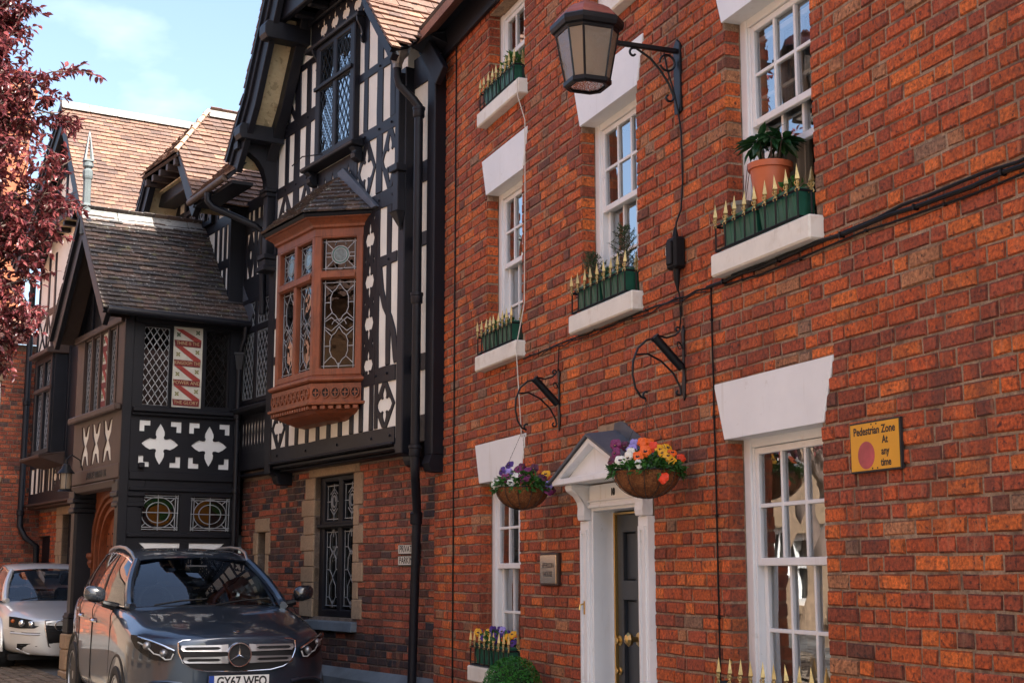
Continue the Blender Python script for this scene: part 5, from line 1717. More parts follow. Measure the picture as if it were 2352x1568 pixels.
greeng = mk('roundel_rim', (0.05, 0.14, 0.12), 0.2, var=(20, 0.3))


def bay_lead(fr, a, c, o):
    m, h = (a + c) / 2, (c - a) / 2
    L = []
    e, f = 3.55, 4.47
    for x in (a + 0.03, c - 0.03): L.append([(x, e), (x, f)])
    L += [[(a, e + 0.03), (c, e + 0.03)], [(a, f - 0.03), (c, f - 0.03)], [(m, e), (m, e + 0.06)], [(m, f - 0.06), (m, f)]]
    zm = (e + f) / 2
    for zc in (zm + 0.225, zm - 0.225):
        for s in (-1, 1):
            L.append([(m, zc + 0.20), (m + s * h * 0.22, zc + 0.135), (m + s * h * 0.40, zc + 0.11), (m + s * h * 0.52, zc + 0.05), (m + s * h * 0.50, zc), (m + s * h * 0.52, zc - 0.05), (m + s * h * 0.40, zc - 0.11), (m + s * h * 0.22, zc - 0.135), (m, zc - 0.20)])
            L.append([(m + s * h * 0.50, zc), (m + s * h * 0.80, zc)])
            L.append([(m + s * h * 0.42, zc + 0.105), (m + s * h * 0.80, zc + 0.17)])
            L.append([(m + s * h * 0.42, zc - 0.105), (m + s * h * 0.80, zc - 0.17)])
    for s in (-1, 1): L.append(arc(m, zm, h * 0.4, 0.05, 90 - 90 * s, 90 + 0 * s, 6)); L.append([(m, zm), (m + s * h * 0.45, zm + 0.07), (m + s * h * 0.8, zm + 0.03)]); L.append([(m, zm), (m + s * h * 0.45, zm - 0.07), (m + s * h * 0.8, zm - 0.03)])
    e2, f2 = 4.56, 4.90
    zc = (e2 + f2) / 2
    L += [[(a + 0.03, e2), (a + 0.03, f2)], [(c - 0.03, e2), (c - 0.03, f2)], [(a, e2 + 0.03), (c, e2 + 0.03)], [(a, f2 - 0.03), (c, f2 - 0.03)], arc(m, zc, min(h * 0.58, 0.095), 0.095, 0, 360, 20), arc(m, zc, min(h * 0.42, 0.07), 0.07, 0, 360, 18)]
    for s in (-1, 1):
        for t in (-1, 1):
            L += [[(m + s * h * 0.42, zc + t * 0.06), (m + s * h * 0.8, zc + t * 0.13)], [(m + s * h * 0.55, zc + t * 0.02), (m + s * h * 0.8, zc + t * 0.02)], arc(m, zc + t * 0.10, h * 0.32, 0.05, 0 if t > 0 else 180, 180 if t > 0 else 360, 8)]
    return came_lines(fr, L, o, 0.0065), zc, m, h


for k, (fr, wdt) in enumerate(zip(faces, wids)):
    ncol = 2 if k == 0 else 1
    pw = 0.075
    us_ = [pw + (wdt - 2 * pw) * i / ncol for i in range(ncol + 1)]
    holes = []
    for i in range(ncol):
        a, c = us_[i] + (0.035 if i else 0), us_[i + 1] - (0.035 if i < ncol - 1 else 0)
        holes.append((a, c))
    outer = rect(0.0, wdt, 3.48, 4.92)
    hl = []
    for a, c in holes: hl += [rect(a, c, 3.55, 4.47), rect(a, c, 4.56, 4.90)]
    fo = MB(); fo.plate(fr, [outer] + hl, -0.09, 0.0, back=True); fo.build('frame', ok, BAY, bevel=0.008)
    boxpart(fr, pw, wdt - pw, 0.0, 0.02, 4.48, 4.535, BAY, ok, 'transom', 0.006)
    for a, c in holes:
        pane(fr, a, c, 3.55, 4.47, -0.055, M['leadglass'], BAY, 0.003); pane(fr, a, c, 4.56, 4.90, -0.055, M['leadglass'], BAY, 0.003)
        b_, zc, m, h = bay_lead(fr, a, c, -0.053)
        b_.build('leading', M['came'], BAY)
        board(fr, [arc(m, zc, min(h * 0.57, 0.094), 0.094, 0, 340, 17), arc(m, zc, min(h * 0.43, 0.071), 0.071, 0, 340, 17)], -0.054, -0.050, BAY, greeng, 'roundel_rim', 0)
        board(fr, [arc(m, zc, min(h * 0.42, 0.07), 0.07, 0, 340, 17)], -0.054, -0.051, BAY, blueg, 'roundel', 0)
    # frieze of pierced rings and a row of dentils
    nr = 9 if k == 0 else 5
    for i in range(nr):
        u = wdt * (i + 0.5) / nr
        r_ = min(wdt / nr * 0.45, 0.052)
        ro = 0.0
        dk = board(fr, [arc(u, 3.303, r_ * 0.8, 0.048 * 0.9, 0, 330, 11)], 0.020, 0.0225, BAY, M['room'], 'ring_recess', 0)
        board(fr, [arc(u, 3.303, r_, 0.056, 0, 340, 17), arc(u, 3.303, r_ * 0.78, 0.044, 0, 340, 17)], 0.02, 0.036, BAY, ok, 'frieze_ring', 0)
        board(fr, [[(u - 0.006, 3.268), (u + 0.006, 3.268), (u + 0.006, 3.297), (u + 0.028, 3.297), (u + 0.028, 3.309), (u + 0.006, 3.309), (u + 0.006, 3.338), (u - 0.006, 3.338), (u - 0.006, 3.309), (u - 0.028, 3.309), (u - 0.028, 3.297), (u - 0.006, 3.297)]], 0.022, 0.030, BAY, ok, 'frieze_cross', 0)
    nd_ = 16 if k == 0 else 6
    for i in range(nd_):
        u = wdt * (i + 0.5) / nd_
        boxpart(fr, u - wdt / nd_ * 0.3, u + wdt / nd_ * 0.3, -0.03, 0.035, 3.135, 3.173, BAY, ok, 'dentil', 0.004)
# hipped tiled roof of the bay
ez = 5.135
e = bay_ring(0.17, ez)
apL, apR = (-2.28, J, 5.66), (-1.72, J, 5.66)
E_ = [FB.P(*p) for p in e]; AL_, AR_ = FB.P(*apL), FB.P(*apR)


def slope_tiles(q, parent, mat, pal, nobj, seed, gauge, tw, base):
    """q: eave0, eave1, top1, top0 in space"""
    A = (q[1] - q[0]).normalized()
    nn = A.cross(q[3] - q[0]).normalized()
    Bv = nn.cross(A).normalized()
    if Bv.z < 0: Bv = -Bv
    poly = [((p - q[0]).dot(A), (p - q[0]).dot(Bv)) for p in q]
    tile_slope(q[0], A, Bv, poly, parent, mat, pal, nobj, seed, gauge, tw, base=base)


slope_tiles([E_[1], E_[2], AR_, AL_], BAY, M['oldtile'], PAL_O, 40, 51, 0.085, 0.15, M['black'])
slope_tiles([E_[2], E_[3], AR_ + FB.U * 0.03, AR_], BAY, M['oldtile'], PAL_O, 40, 52, 0.085, 0.15, M['black'])
slope_tiles([E_[0], E_[1], AL_, AL_ - FB.U * 0.03], BAY, M['oldtile'], PAL_O, 0, 53, 0.085, 0.15, M['black'])
MB().tube([E_[2] + Vector((0, 0, 0.03)), AR_ + Vector((0, 0, 0.03))], 0.03, 6).build('hip_tile', M['oldtile'], BAY) if False else None
lf = MB(); lf.add([E_[3] + Vector((0, 0, 0.0)), E_[3] + FB.U * 0.09, AR_ + FB.U * 0.08 + Vector((0, 0, 0.08)), AR_ - FB.U * 0.05 + Vector((0, 0, 0.06)), AR_, E_[3] + FB.N * 0.05], [(0, 1, 2, 3), (0, 3, 4)])
lfp = [(-0.90, 5.13), (-0.80, 5.13), (-1.60, 5.72), (-1.74, 5.70), (-1.70, 5.64)]
board(FB, [lfp], J + 0.0, J + 0.045, BAY, M['lead'], 'lead_flashing', 0.003)
# room behind the bay
MB().box(FB, -2.95, -1.1, -0.6, -0.5, 3.0, 5.6).build('room_wall', M['room'], TH_)

# ---- recess between porch and gable (o = 0.1)
RO = (0.06, 0.10)
for u0, u1, z0, z1 in ((-5.05, -3.66, 5.70, 5.84), (-5.05, -3.66, 4.86, 5.13), (-5.05, -3.66, 3.42, 3.54), (-5.05, -3.66, 2.74, 2.96), (-5.05, -3.66, 5.98, 6.12)): st(u0, u1, z0, z1, 'rail', RO)
for u in (-4.95, -4.62, -4.30, -4.02, -3.74): st(u - 0.05, u + 0.05, 5.13, 6.1, 'stud', RO)
for u in (-4.79, -4.46, -4.16, -3.88): st(u - 0.03, u + 0.03, 5.84, 6.1, 'stud', RO)
for a, c in ((-4.90, -4.67), (-4.57, -4.35), (-4.25, -4.07), (-3.97, -3.79)):
    m, n_ = (a + c) / 2, 5.42
    board(FB, [[(m - 0.03, 5.70), (a, 5.48), (a, 5.36), (m - 0.03, 5.13), (m + 0.03, 5.13), (c, 5.36), (c, 5.48), (m + 0.03, 5.70)], arc(m, n_, 0.035, 0.06, 0, 330, 11)], RO[0], RO[1] - 0.002, TH_, bk, 'lozenge_board', 0.003)
rw = MB()
rw.plate(FB, [rect(-5.0, -3.70, 3.54, 4.86), rect(-4.92, -4.55, 3.60, 4.42), rect(-4.47, -4.10, 3.60, 4.42), rect(-4.02, -3.78, 3.60, 4.42), rect(-4.92, -4.55, 4.50, 4.80), rect(-4.47, -4.10, 4.50, 4.80), rect(-4.02, -3.78, 4.50, 4.80)], 0.02, 0.11, back=True)
rW = rw.build('window', bk, TH_, bevel=0.008)
for a, c in ((-4.92, -4.55), (-4.47, -4.10), (-4.02, -3.78)):
    for e, f in ((3.60, 4.42), (4.50, 4.80)):
        pane(FB, a, c, e, f, 0.085, M['leadglass'], rW, 0.003); lattice(FB, a + 0.01, c - 0.01, e + 0.01, f - 0.01, 0.089, 0.10, 0.155, 0.008).build('leading', M['came'], rW)
MB().hexa([P(-5.05, 0.24, 3.44), P(-3.66, 0.24, 3.44), P(-3.66, 0.1, 3.40), P(-5.05, 0.1, 3.40), P(-5.05, 0.25, 3.48), P(-3.66, 0.25, 3.48), P(-3.66, 0.1, 3.54), P(-5.05, 0.1, 3.54)]).build('window_sill', bk, TH_, bevel=0.008)
u = -4.95
slots = []
while u < -3.75:
    slots.append([(u, 2.98), (u + 0.02, 3.08), (u + 0.012, 3.18), (u + 0.022, 3.27), (u, 3.36), (u - 0.022, 3.27), (u - 0.012, 3.18), (u - 0.02, 3.08)]); u += 0.095
board(FB, [rect(-5.04, -3.67, 2.955, 3.42)] + slots, RO[0], RO[1] - 0.003, TH_, bk, 'pierced_board', 0.002)
# ---- link strip beside the brick house (o = 0.02)
LO = (0.15, 0.202)
for z0, z1 in ((2.72, 2.97), (3.39, 3.55), (4.58, 4.72), (5.21, 5.42), (6.2, 6.5)): st(-0.24, 0.26, z0, z1, 'rail', LO)
boxpart(FB, 0.11, 0.262, 0.0, 0.235, 2.58, 6.42, TH_, bk, 'corner_post', 0.008)
MB().plate(side_frame(Fr(FB.P(0, 0.17, 0), FB.U, FB.N), 0.255), [[(0.15, 2.58), (0.15, 2.42), (0.0, 2.42), (-0.06, 2.43), (-0.09, 2.50), (-0.06, 2.58), (0.0, 2.58)]], -0.14, 0, back=True).build('corbel', bk, TH_)

# ---- gable roof: right slope, left slope, verge boards, soffit
of = 0.80
# plain slope boards
pr = P(AP[0], of, AP[1])


def quadP(a, b_, o0, o1): return [P(a[0], o0, a[1]), P(a[0], o1, a[1]), P(b_[0], o1, b_[1]), P(b_[0], o0, b_[1])]


def slope_uz(lo, hi, o_front, o_back, parent, mat, pal, nobj, seed, base, gauge=0.1, tw=0.165, cut=None, right=True):
    """roof slope between lower edge lo and upper edge hi, running inwards from o_front to o_back"""
    if right: q0, q1, t1, t0 = P(lo[0], o_front, lo[1]), P(lo[0], o_back, lo[1]), P(hi[0], o_back, hi[1]), P(hi[0], o_front, hi[1])
    else: q0, q1, t1, t0 = P(lo[0], o_back, lo[1]), P(lo[0], o_front, lo[1]), P(hi[0], o_front, hi[1]), P(hi[0], o_back, hi[1])
    A = (q1 - q0).normalized(); Bv = (t0 - q0).normalized()
    poly = cut or [(0, 0), ((q1 - q0).length, 0), ((q1 - q0).length, (t0 - q0).length), (0, (t0 - q0).length)]
    tile_slope(q0, A, Bv, poly, parent, mat, pal, nobj, seed, gauge, tw, base=base)


bell = ((ER[0] - BR[0]) ** 2 + (ER[1] - BR[1]) ** 2) ** 0.5
slope_uz(ER, BR, of, -4.5, TH_, M['tile'], PAL_T, 110, 61, M['black'], cut=[(0, 0), (0.24, bell * 0.17), (0.68, bell * 0.75), (1.0, bell * 0.9), (5.3, bell), (0, bell)])
slope_uz(BR, AP, of, -4.5, TH_, M['tile'], PAL_T, 110, 62, M['black'])
slope_uz(EL, BL, of, -2.0, TH_, M['tile'], PAL_T, 0, 63, M['black'], right=False)
slope_uz(BL, AP, of, -4.5, TH_, M['tile'], PAL_T, 0, 64, M['black'], right=False)
for k in range(9):
    o_ = of - 0.4 - k * 0.5
    boxpart(FB, AP[0] - 0.12, AP[0] + 0.12, o_ - 0.09, o_ + 0.4, AP[1] - 0.06, AP[1] + 0.05, TH_, M['ridge'], 'ridge_tile', 0.02)


def offset_line(pts, d):
    """offset an open polyline (u,z) downward-normal by d"""
    out = []
    for i, p in enumerate(pts):
        a = pts[max(i - 1, 0)]; c = pts[min(i + 1, len(pts) - 1)]
        t = Vector((c[0] - a[0], c[1] - a[1])).normalized()
        n = Vector((-t.y, t.x))
        if n.y > 0: n = -n
        out.append((p[0] + n.x * d, p[1] + n.y * d))
    return out


vl = [EL, BL, AP]; vr = [ER, BR, AP]
a, c = offset_line(vr, 0.05), offset_line(vr, 0.13)
board(FB, [a + c[::-1]], of - 0.10, of - 0.03, TH_, bk, 'barge_board', 0.006)
MB().hexa([P(0.10, 0.10, 6.36), P(0.55, 0.10, 6.36), P(0.55, -0.1, 6.36), P(0.10, -0.1, 6.36), P(0.10, 0.62, 6.56), P(0.30, 0.30, 6.56), P(0.55, -0.1, 6.62), P(0.10, -0.1, 6.62)]).build('eaves_board', bk, TH_)
for v in (vl,):
    a, c = offset_line(v, 0.055), offset_line(v, 0.30)
    board(FB, [a + c[::-1]], of - 0.13, of - 0.06, TH_, bk, 'barge_board', 0.006)
    a, c = offset_line(v, 0.05), offset_line(v, 0.13)
    board(FB, [a + c[::-1]], of - 0.061, of - 0.03, TH_, bk, 'barge_moulding', 0.006)
    a, c = offset_line(v, 0.16), offset_line(v, 0.19)
    q = MB()
    for i in range(2):
        q.add([P(a[i][0], J, a[i][1]), P(a[i][0], of - 0.1, a[i][1]), P(a[i + 1][0], of - 0.1, a[i + 1][1]), P(a[i + 1][0], J, a[i + 1][1])], [(0, 1, 2, 3)])
    q.build('soffit', M['soffit'], TH_)
    a, c = offset_line(v, 0.162), offset_line(v, 0.30)
    board(FB, [a + c[::-1]], J + 0.02, J + 0.14, TH_, bk, 'wall_rafter', 0.006)
for cu0, z0_, z1_ in ((-3.42, 6.44, 6.62), (-2.72, 7.42, 7.62)):
    b = MB(); b.plate(side_frame(FB, cu0 + 0.09), [[(-J, z0_), (-of - 0.0, z0_ + 0.0), (-of - 0.03, z0_ + 0.05), (-of - 0.03, z1_ - 0.05), (-of, z1_), (-J, z1_)]], -0.18, 0, back=True); b.build('purlin_end', bk, TH_, bevel=0.006)
# curved bracket and pilaster below the lower-left purlin
cb = [(-J - 0.0, 6.45), (-of + 0.04, 6.45), (-of + 0.04, 6.38)] + [(-J - 0.10 - 0.33 * math.cos(math.radians(t)), 5.98 + 0.36 * math.sin(math.radians(t))) for t in range(80, -1, -10)][::-1][::-1] + [(-J - 0.10, 5.92), (-J, 5.92)]
cb = [(-J, 6.45), (-of + 0.02, 6.45), (-of + 0.02, 6.37), (-0.62, 6.33), (-0.52, 6.26), (-0.45, 6.16), (-0.41, 6.04), (-0.40, 5.92), (-J, 5.92)]
MB().plate(side_frame(FB, -3.52), [cb], -0.13, 0, back=True).build('curved_bracket', bk, TH_, bevel=0.006)
b = MB()
for a, c, d in ((5.90, 5.95, 0.07), (5.85, 5.90, 0.05), (5.0, 5.85, 0.03)): b.box(FB, -3.60 - d - 0.03, -3.60 + d + 0.03, J, J + 0.08 + d, a, c)
b.box(FB, -3.66, -3.54, J, J + 0.10, 5.0, 5.85)
b.build('pilaster', bk, TH_, bevel=0.008)
b = MB()
for a, c, d in ((5.10, 5.16, 0.05), (5.02, 5.10, 0.03), (4.96, 5.02, 0.06)): b.box(FB, -3.60 - 0.06 - d, -3.60 + 0.06 + d, J, J + 0.10 + d, a, c)
b.build('pilaster_base', bk, TH_, bevel=0.008)
b = MB()
for a, c, d in ((4.95, 5.35, 0.02), (5.35, 5.42, 0.05)): b.box(FB, -0.32 - d, -0.25 + d, J + 0.01, J + 0.07 + d, a, c)
b.add([P(-0.36, J + 0.02, 4.95), P(-0.21, J + 0.02, 4.95), P(-0.21, J + 0.11, 4.95), P(-0.36, J + 0.11, 4.95), P(-0.285, J + 0.02, 4.76)], [(0, 1, 2, 3), (0, 1, 4), (1, 2, 4), (2, 3, 4), (3, 0, 4)])
b.box(FB, -0.325, -0.245, J + 0.01, J + 0.08, 5.42, 6.35)
b.build('pendant_post', bk, TH_, bevel=0.006)
# wooden pegs on the rails
pg = [(-0.81, 5.19), (-0.50, 5.19), (-1.16, 5.94), (-0.83, 5.94), (-0.55, 5.94), (-0.55, 6.61), (-0.83, 6.61), (-3.25, 5.87), (-2.95, 5.87), (-2.65, 5.87), (-3.25, 6.58), (-2.95, 6.58), (-2.65, 6.58), (-0.58, 3.42), (-0.82, 3.42), (-0.58, 4.55), (-3.3, 2.81), (-2.5, 2.81), (-1.7, 2.81), (-0.9, 2.81), (-0.5, 2.81)]
for u, z in pg: MB().lathe(P(u, J + 0.003, z), [(0.014, 0), (0.013, 0.012), (0, 0.016)], 8, ax=FB.N).build('peg', bk, TH_)
# ---- drainpipe, hopper and left hopper
dp = thing('drainpipe', 'tall black drainpipe with a silver rain hopper at the joint of the two houses', 'drainpipe', P(-0.2, 0.14, 0))
q = MB(); q.tube([P(0.06, 0.30, 5.90), P(0.06, 0.30, 2.48), P(0.03, 0.28, 2.38), P(-0.20, 0.14, 2.12), P(-0.235, 0.12, 2.02), P(-0.30, 0.13, 0.0)], 0.043, 14); q.build('pipe', M['black'], dp, smooth=True)
for z in (5.86, 4.05, 2.62): MB().lathe(P(0.06, 0.30, z), [(0.052, -0.05), (0.056, -0.045), (0.056, 0.02), (0.062, 0.025), (0.062, 0.05), (0.05, 0.055)], 16).build('collar', M['black'], dp, smooth=True)
MB().lathe(P(-0.245, 0.12, 2.02), [(0.052, -0.06), (0.058, -0.05), (0.058, 0.03), (0.064, 0.04), (0.05, 0.06)], 16).build('collar', M['black'], dp, smooth=True)
q = MB(); q.tube([P(-0.05, 0.48, 6.36), P(-0.05, 0.48, 6.22), P(-0.045, 0.46, 6.14), P(0.04, 0.34, 5.98), P(0.06, 0.30, 5.92), P(0.06, 0.30, 5.86)], 0.04, 12); q.build('offset_pipe', M['black'], dp, smooth=True)
MB().lathe(P(-0.05, 0.48, 6.30), [(0.048, 0), (0.048, 0.04), (0.07, 0.10), (0.115, 0.15), (0.12, 0.20), (0.13, 0.21), (0.13, 0.235), (0.11, 0.235), (0.10, 0.2)], 8).build('hopper', mk('hopper_paint', (0.30, 0.29, 0.27), 0.4, metal=0.3, var=(8, 0.3)), dp)

# ================================================================= timbered porch
PU = -4.94
PO = 1.56
PORCH = thing('timbered_porch', 'black timbered porch with a steep tiled roof, lettered panel and arched oak door', 'porch', P(-6.0, 0.8, 0))
SF = side_frame(FB, PU)            # local u = -o
# dark shell inside so no light leaks
sh = MB()
sh.box(FB, -7.05, PU - 0.10, 0.1, 1.25, 2.72, 2.80)
sh.box(FB, -7.05, PU - 0.10, 0.1, 0.2, 0.0, 4.6)
sh.build('porch_room', M['room'], PORCH)
# side wall facing the viewer
W1 = (-1.344, -1.005, 3.48, 4.45)
W2 = (-0.57, -0.263, 3.50, 4.45)
PN = (-0.985, -0.610, 3.484, 4.468)
SG1 = (-1.337, -0.826, 2.004, 2.44)
SG2 = (-0.696, -0.185, 2.004, 2.42)
holes = [rect(*W1), rect(*W2), rect(*PN), rect(*SG1), rect(*SG2)]
qf = []
for cu, cz in ((-1.10, 3.03), (-0.492, 3.03)):
    qf.append(qleaf(cu, cz, 0.225, 0.245))
    for sx in (-1, 1):
        for sz in (-1, 1):
            x, z = cu + sx * 0.255, cz + sz * 0.275
            qf.append([(x, z), (x - sx * 0.13, z), (x - sx * 0.13, z - sz * 0.06), (x - sx * 0.06, z - sz * 0.06), (x - sx * 0.06, z - sz * 0.13), (x, z - sz * 0.13)])
wg = [[(-1.31, 1.865), (-0.815, 1.865), (-0.815, 1.70), (-1.12, 1.70)], [(-0.70, 1.865), (-0.26, 1.865), (-0.44, 1.70), (-0.70, 1.70)]]
board(SF, [rect(-PO, -0.08, 0.0, 4.56)] + holes + qf + wg, -0.09, 0.0, PORCH, bk, 'side_wall', 0.003, back=True)
MB().plate(SF, [rect(-1.45, -0.12, 2.70, 3.34)], -0.08, -0.012).build('plaster_panel', M['white'], PORCH)
MB().plate(SF, [rect(-1.45, -0.12, 1.55, 1.95)], -0.08, -0.012).build('plaster_panel', M['white'], PORCH)
# raised frame members on the side wall
for a, c, e, f in ((-1.58, -1.47, 0.6, 4.56), (-1.0, -0.99, 3.4, 4.5)):
    boxpart(SF, a, c, 0.0, 0.03, e, f, PORCH, bk, 'stud', 0.006)
for e, f, d in ((4.47, 4.56, 0.05), (3.40, 3.455, 0.09), (3.36, 3.40, 0.05), (2.60, 2.70, 0.03), (2.47, 2.52, 0.03), (1.93, 1.98, 0.03)):
    boxpart(SF, -1.46, -0.09, 0.0, d, e, f, PORCH, bk, 'rail', 0.008)
for a in (-0.80, -0.76):
    pass
for wq in (W1, W2):
    pane(SF, wq[0], wq[1], wq[2], wq[3], -0.06, M['leadglass'], PORCH, 0.003)
    lattice(SF, wq[0] + 0.015, wq[1] - 0.015, wq[2] + 0.015, wq[3] - 0.015, -0.052, 0.083, 0.125, 0.0085 if wq is W1 else 0.006).build('leading', M['came'] if wq is W1 else M['iron'], PORCH)
    board(SF, [rect(wq[0], wq[1], wq[2], wq[3]), rect(wq[0] + 0.014, wq[1] - 0.014, wq[2] + 0.014, wq[3] - 0.014)], -0.055, -0.02, PORCH, bk, 'window_frame', 0.003)
# lettered ribbon panel
pb = MB().plate(SF, [rect(*PN)], -0.05, -0.022).build('lettered_panel', M['panelwhite'], PORCH)


def ribbon(fr, u0, u1, z0, z1, o, parent, n=4, words=None, up=None):
    h = (z1 - z0) / n
    w = u1 - u0
    for k in range(n):
        zc = z1 - h * (k + 0.78)
        a, c = u0 + w * 0.05, u1 - w * 0.055
        board(fr, [[(a, zc + 0.035), (c, zc + 0.028), (c - 0.006, zc - 0.042), (a + 0.012, zc - 0.036)]], o, o + 0.010, parent, M['ribbondk'], 'ribbon_band', 0)
        if words: text(words[k], 0.060, fr.P((a + c) / 2, o + 0.011, zc - 0.004), fr.U, Vector((0, 0, 1)) - fr.U * 0.0, fr.N, M['letter'], parent, 'lettering', ext=0.002, sx=(0.80 if len(words[k]) > 9 else 0.95))
        zt = zc + h - 0.04 if k else z1 - 0.02
        board(fr, [[(a + 0.01, zt), (a + 0.10, zt), (c, zc + 0.05), (c, zc + 0.022), (c - 0.08, zc + 0.026)]], o, o + 0.006, parent, M['ribbon'], 'ribbon_fold', 0)
    board(fr, [[(u0 + w * 0.09, z1 - h * (n - 0.22) - 0.035), (u0 + w * 0.30, z1 - h * (n - 0.22) - 0.037), (u1 - w * 0.06, z0 + 0.012), (u1 - w * 0.3, z0 + 0.012)]], o, o + 0.006, parent, M['ribbon'], 'ribbon_fold', 0)
    for k in range(n + 1):
        for s in (0, 1):
            cu = u0 + w * (0.19 if s == 0 else 0.83)
            cz = z1 - h * (k + (0.36 if s == 0 else 0.20)) + (0.0 if k < n else 0.03)
            if cz < z0 + 0.04: continue
            for q in range(4):
                t = math.radians(45 + 90 * q)
                dx, dz = math.cos(t), math.sin(t)
                r_ = 0.036
                board(fr, [[(cu, cz), (cu + dx * r_ * 0.5 - dz * 0.011, cz + dz * r_ * 0.5 + dx * 0.011), (cu + dx * r_, cz + dz * r_), (cu + dx * r_ * 0.5 + dz * 0.011, cz + dz * r_ * 0.5 - dx * 0.011)]], o, o + 0.004, parent, M['leafpaint2'] if k == 0 else M['leafpaint'], 'painted_leaf', 0)


ribbon(SF, PN[0], PN[1], PN[2] + 0.01, PN[3] - 0.01, -0.022, pb, 4, ['THINE IS THE', 'KINGDOM THE', 'POWER AND', 'THE GLORY'])
# stained glass lights low on the side wall
sgm = {k: mk_glass('stained_' + k, v, wave=(20, 0.004), boost=0.02, diffuse=(v, 0.35)) for k, v in (('green', (0.02, 0.12, 0.03)), ('amber', (0.35, 0.14, 0.02)), ('dark', (0.02, 0.025, 0.03)))}
for n_, q in enumerate((SG1, SG2)):
    cu, cz = (q[0] + q[1]) / 2, (q[2] + q[3]) / 2
    ru, rz = (q[1] - q[0]) * 0.40, (q[3] - q[2]) * 0.42
    MB().plate(SF, [rect(*q)], -0.055, -0.05).build('pane', sgm['dark'], PORCH)
    if n_ == 0:
        board(SF, [arc(cu, cz, ru * 0.98, rz * 0.9, 20, 160, 12)], -0.05, -0.046, PORCH, sgm['green'], 'green_glass', 0)
        board(SF, [arc(cu + 0.02, cz - 0.03, ru * 0.75, rz * 0.68, 0, 340, 16)], -0.046, -0.044, PORCH, sgm['amber'], 'amber_glass', 0)
        board(SF, [rect(cu + 0.02, cu + 0.13, cz - 0.09, cz + 0.0)], -0.044, -0.042, PORCH, sgm['green'], 'green_glass', 0)
    else:
        board(SF, [arc(cu - 0.01, cz + 0.02, ru * 0.95, rz * 0.9, 90, 270, 12)], -0.05, -0.046, PORCH, sgm['amber'], 'amber_glass', 0)
        board(SF, [arc(cu + 0.02, cz + 0.03, ru * 0.7, rz * 0.6, -40, 120, 12)], -0.046, -0.044, PORCH, sgm['green'], 'green_glass', 0)
    L = [arc(cu, cz, ru, rz, 0, 360, 28), arc(cu, cz, ru * 0.68, rz * 0.66, 0, 360, 24), [(cu, q[2] + 0.01), (cu, q[3] - 0.01)], [(q[0] + 0.01, cz), (q[1] - 0.01, cz)]]
    for a in (q[0] + 0.02, q[0] + 0.05, q[1] - 0.02, q[1] - 0.05): L.append([(a, q[2] + 0.01), (a + 0.005, q[3] - 0.01)])
    for a in (q[2] + 0.02, q[2] + 0.045, q[3] - 0.02, q[3] - 0.045): L.append([(q[0] + 0.01, a), (q[1] - 0.01, a)])
    for sx in (-1, 1):
        for sz in (-1, 1): L.append([(cu + sx * ru * 0.75, cz + sz * rz * 0.72), (cu + sx * ru * 1.1, cz + sz * rz * 1.05)])
    came_lines(SF, L, -0.042, 0.009).build('leading', M['came'], PORCH)

# street face of the porch, seen at a sharp angle
br = M['brown']  # black-painted timber; the warm street bounce is put into its brown colour
SW = [(-6.72, -6.42), (-6.34, -6.06), (-5.98, -5.70), (-5.62, -5.34)]
fh = [rect(a, c, 3.52, 4.46) for a, c in SW]
for a, c in ((-6.74, -6.36), (-6.26, -5.86), (-5.76, -5.36)):
    m = (a + c) / 2
    hw = (c - a) / 2
    fh.append([(m - hw * 0.95, 2.84), (m - hw * 0.4, 2.86), (m, 2.98), (m + hw * 0.4, 2.86), (m + hw * 0.95, 2.84), (m + hw * 0.75, 3.0), (m + hw * 0.30, 3.10), (m + hw * 0.75, 3.2), (m + hw * 0.95, 3.36), (m + hw * 0.4, 3.34), (m, 3.22), (m - hw * 0.4, 3.34), (m - hw * 0.95, 3.36), (m - hw * 0.75, 3.2), (m - hw * 0.30, 3.10), (m - hw * 0.75, 3.0)])
board(FB, [rect(-7.10, PU + 0.002, 2.60, 4.56)] + fh, PO - 0.09, PO, PORCH, br, 'front_wall', 0.004, back=True)
MB().plate(FB, [rect(-6.95, -5.1, 2.80, 3.40)], PO - 0.12, PO - 0.018).build('plaster_panel', M['cream'], PORCH)
for k, (a, c) in enumerate(SW):
    if k == 2:
        pq_ = MB().plate(FB, [rect(a, c, 3.52, 4.46)], PO - 0.08, PO - 0.02).build('painted_panel', M['panelwhite'], PORCH)
        ribbon(FB, a, c, 3.53, 4.45, PO - 0.02, pq_, 4)
    else:
        pane(FB, a, c, 3.52, 4.46, PO - 0.04, M['leadglass'], PORCH, 0.003)
        lattice(FB, a + 0.01, c - 0.01, 3.53, 4.45, PO - 0.036, 0.08, 0.12, 0.008).build('leading', M['came'], PORCH)
for u in (-6.76, -6.38, -6.02, -5.66, -5.30): boxpart(FB, u - 0.03, u + 0.03, PO, PO + 0.012, 3.50, 4.50, PORCH, br, 'mullion', 0.004)
boxpart(FB, -7.12, -5.0, PO, PO + 0.09, 3.42, 3.50, PORCH, br, 'window_sill', 0.015)
boxpart(FB, -7.12, -5.0, PO, PO + 0.05, 4.48, 4.56, PORCH, br, 'rail', 0.01)
boxpart(FB, -7.12, -4.93, PO, PO + 0.03, 2.62, 2.79, PORCH, br, 'sign_beam', 0.006)
text('ABIDE WITH US', 0.115, P(-5.86, PO + 0.031, 2.70), FB.U, (0, 0, 1), FB.N, M['ink'], PORCH, 'carved_lettering', ext=0.004, sx=1.05, bold=0.002)
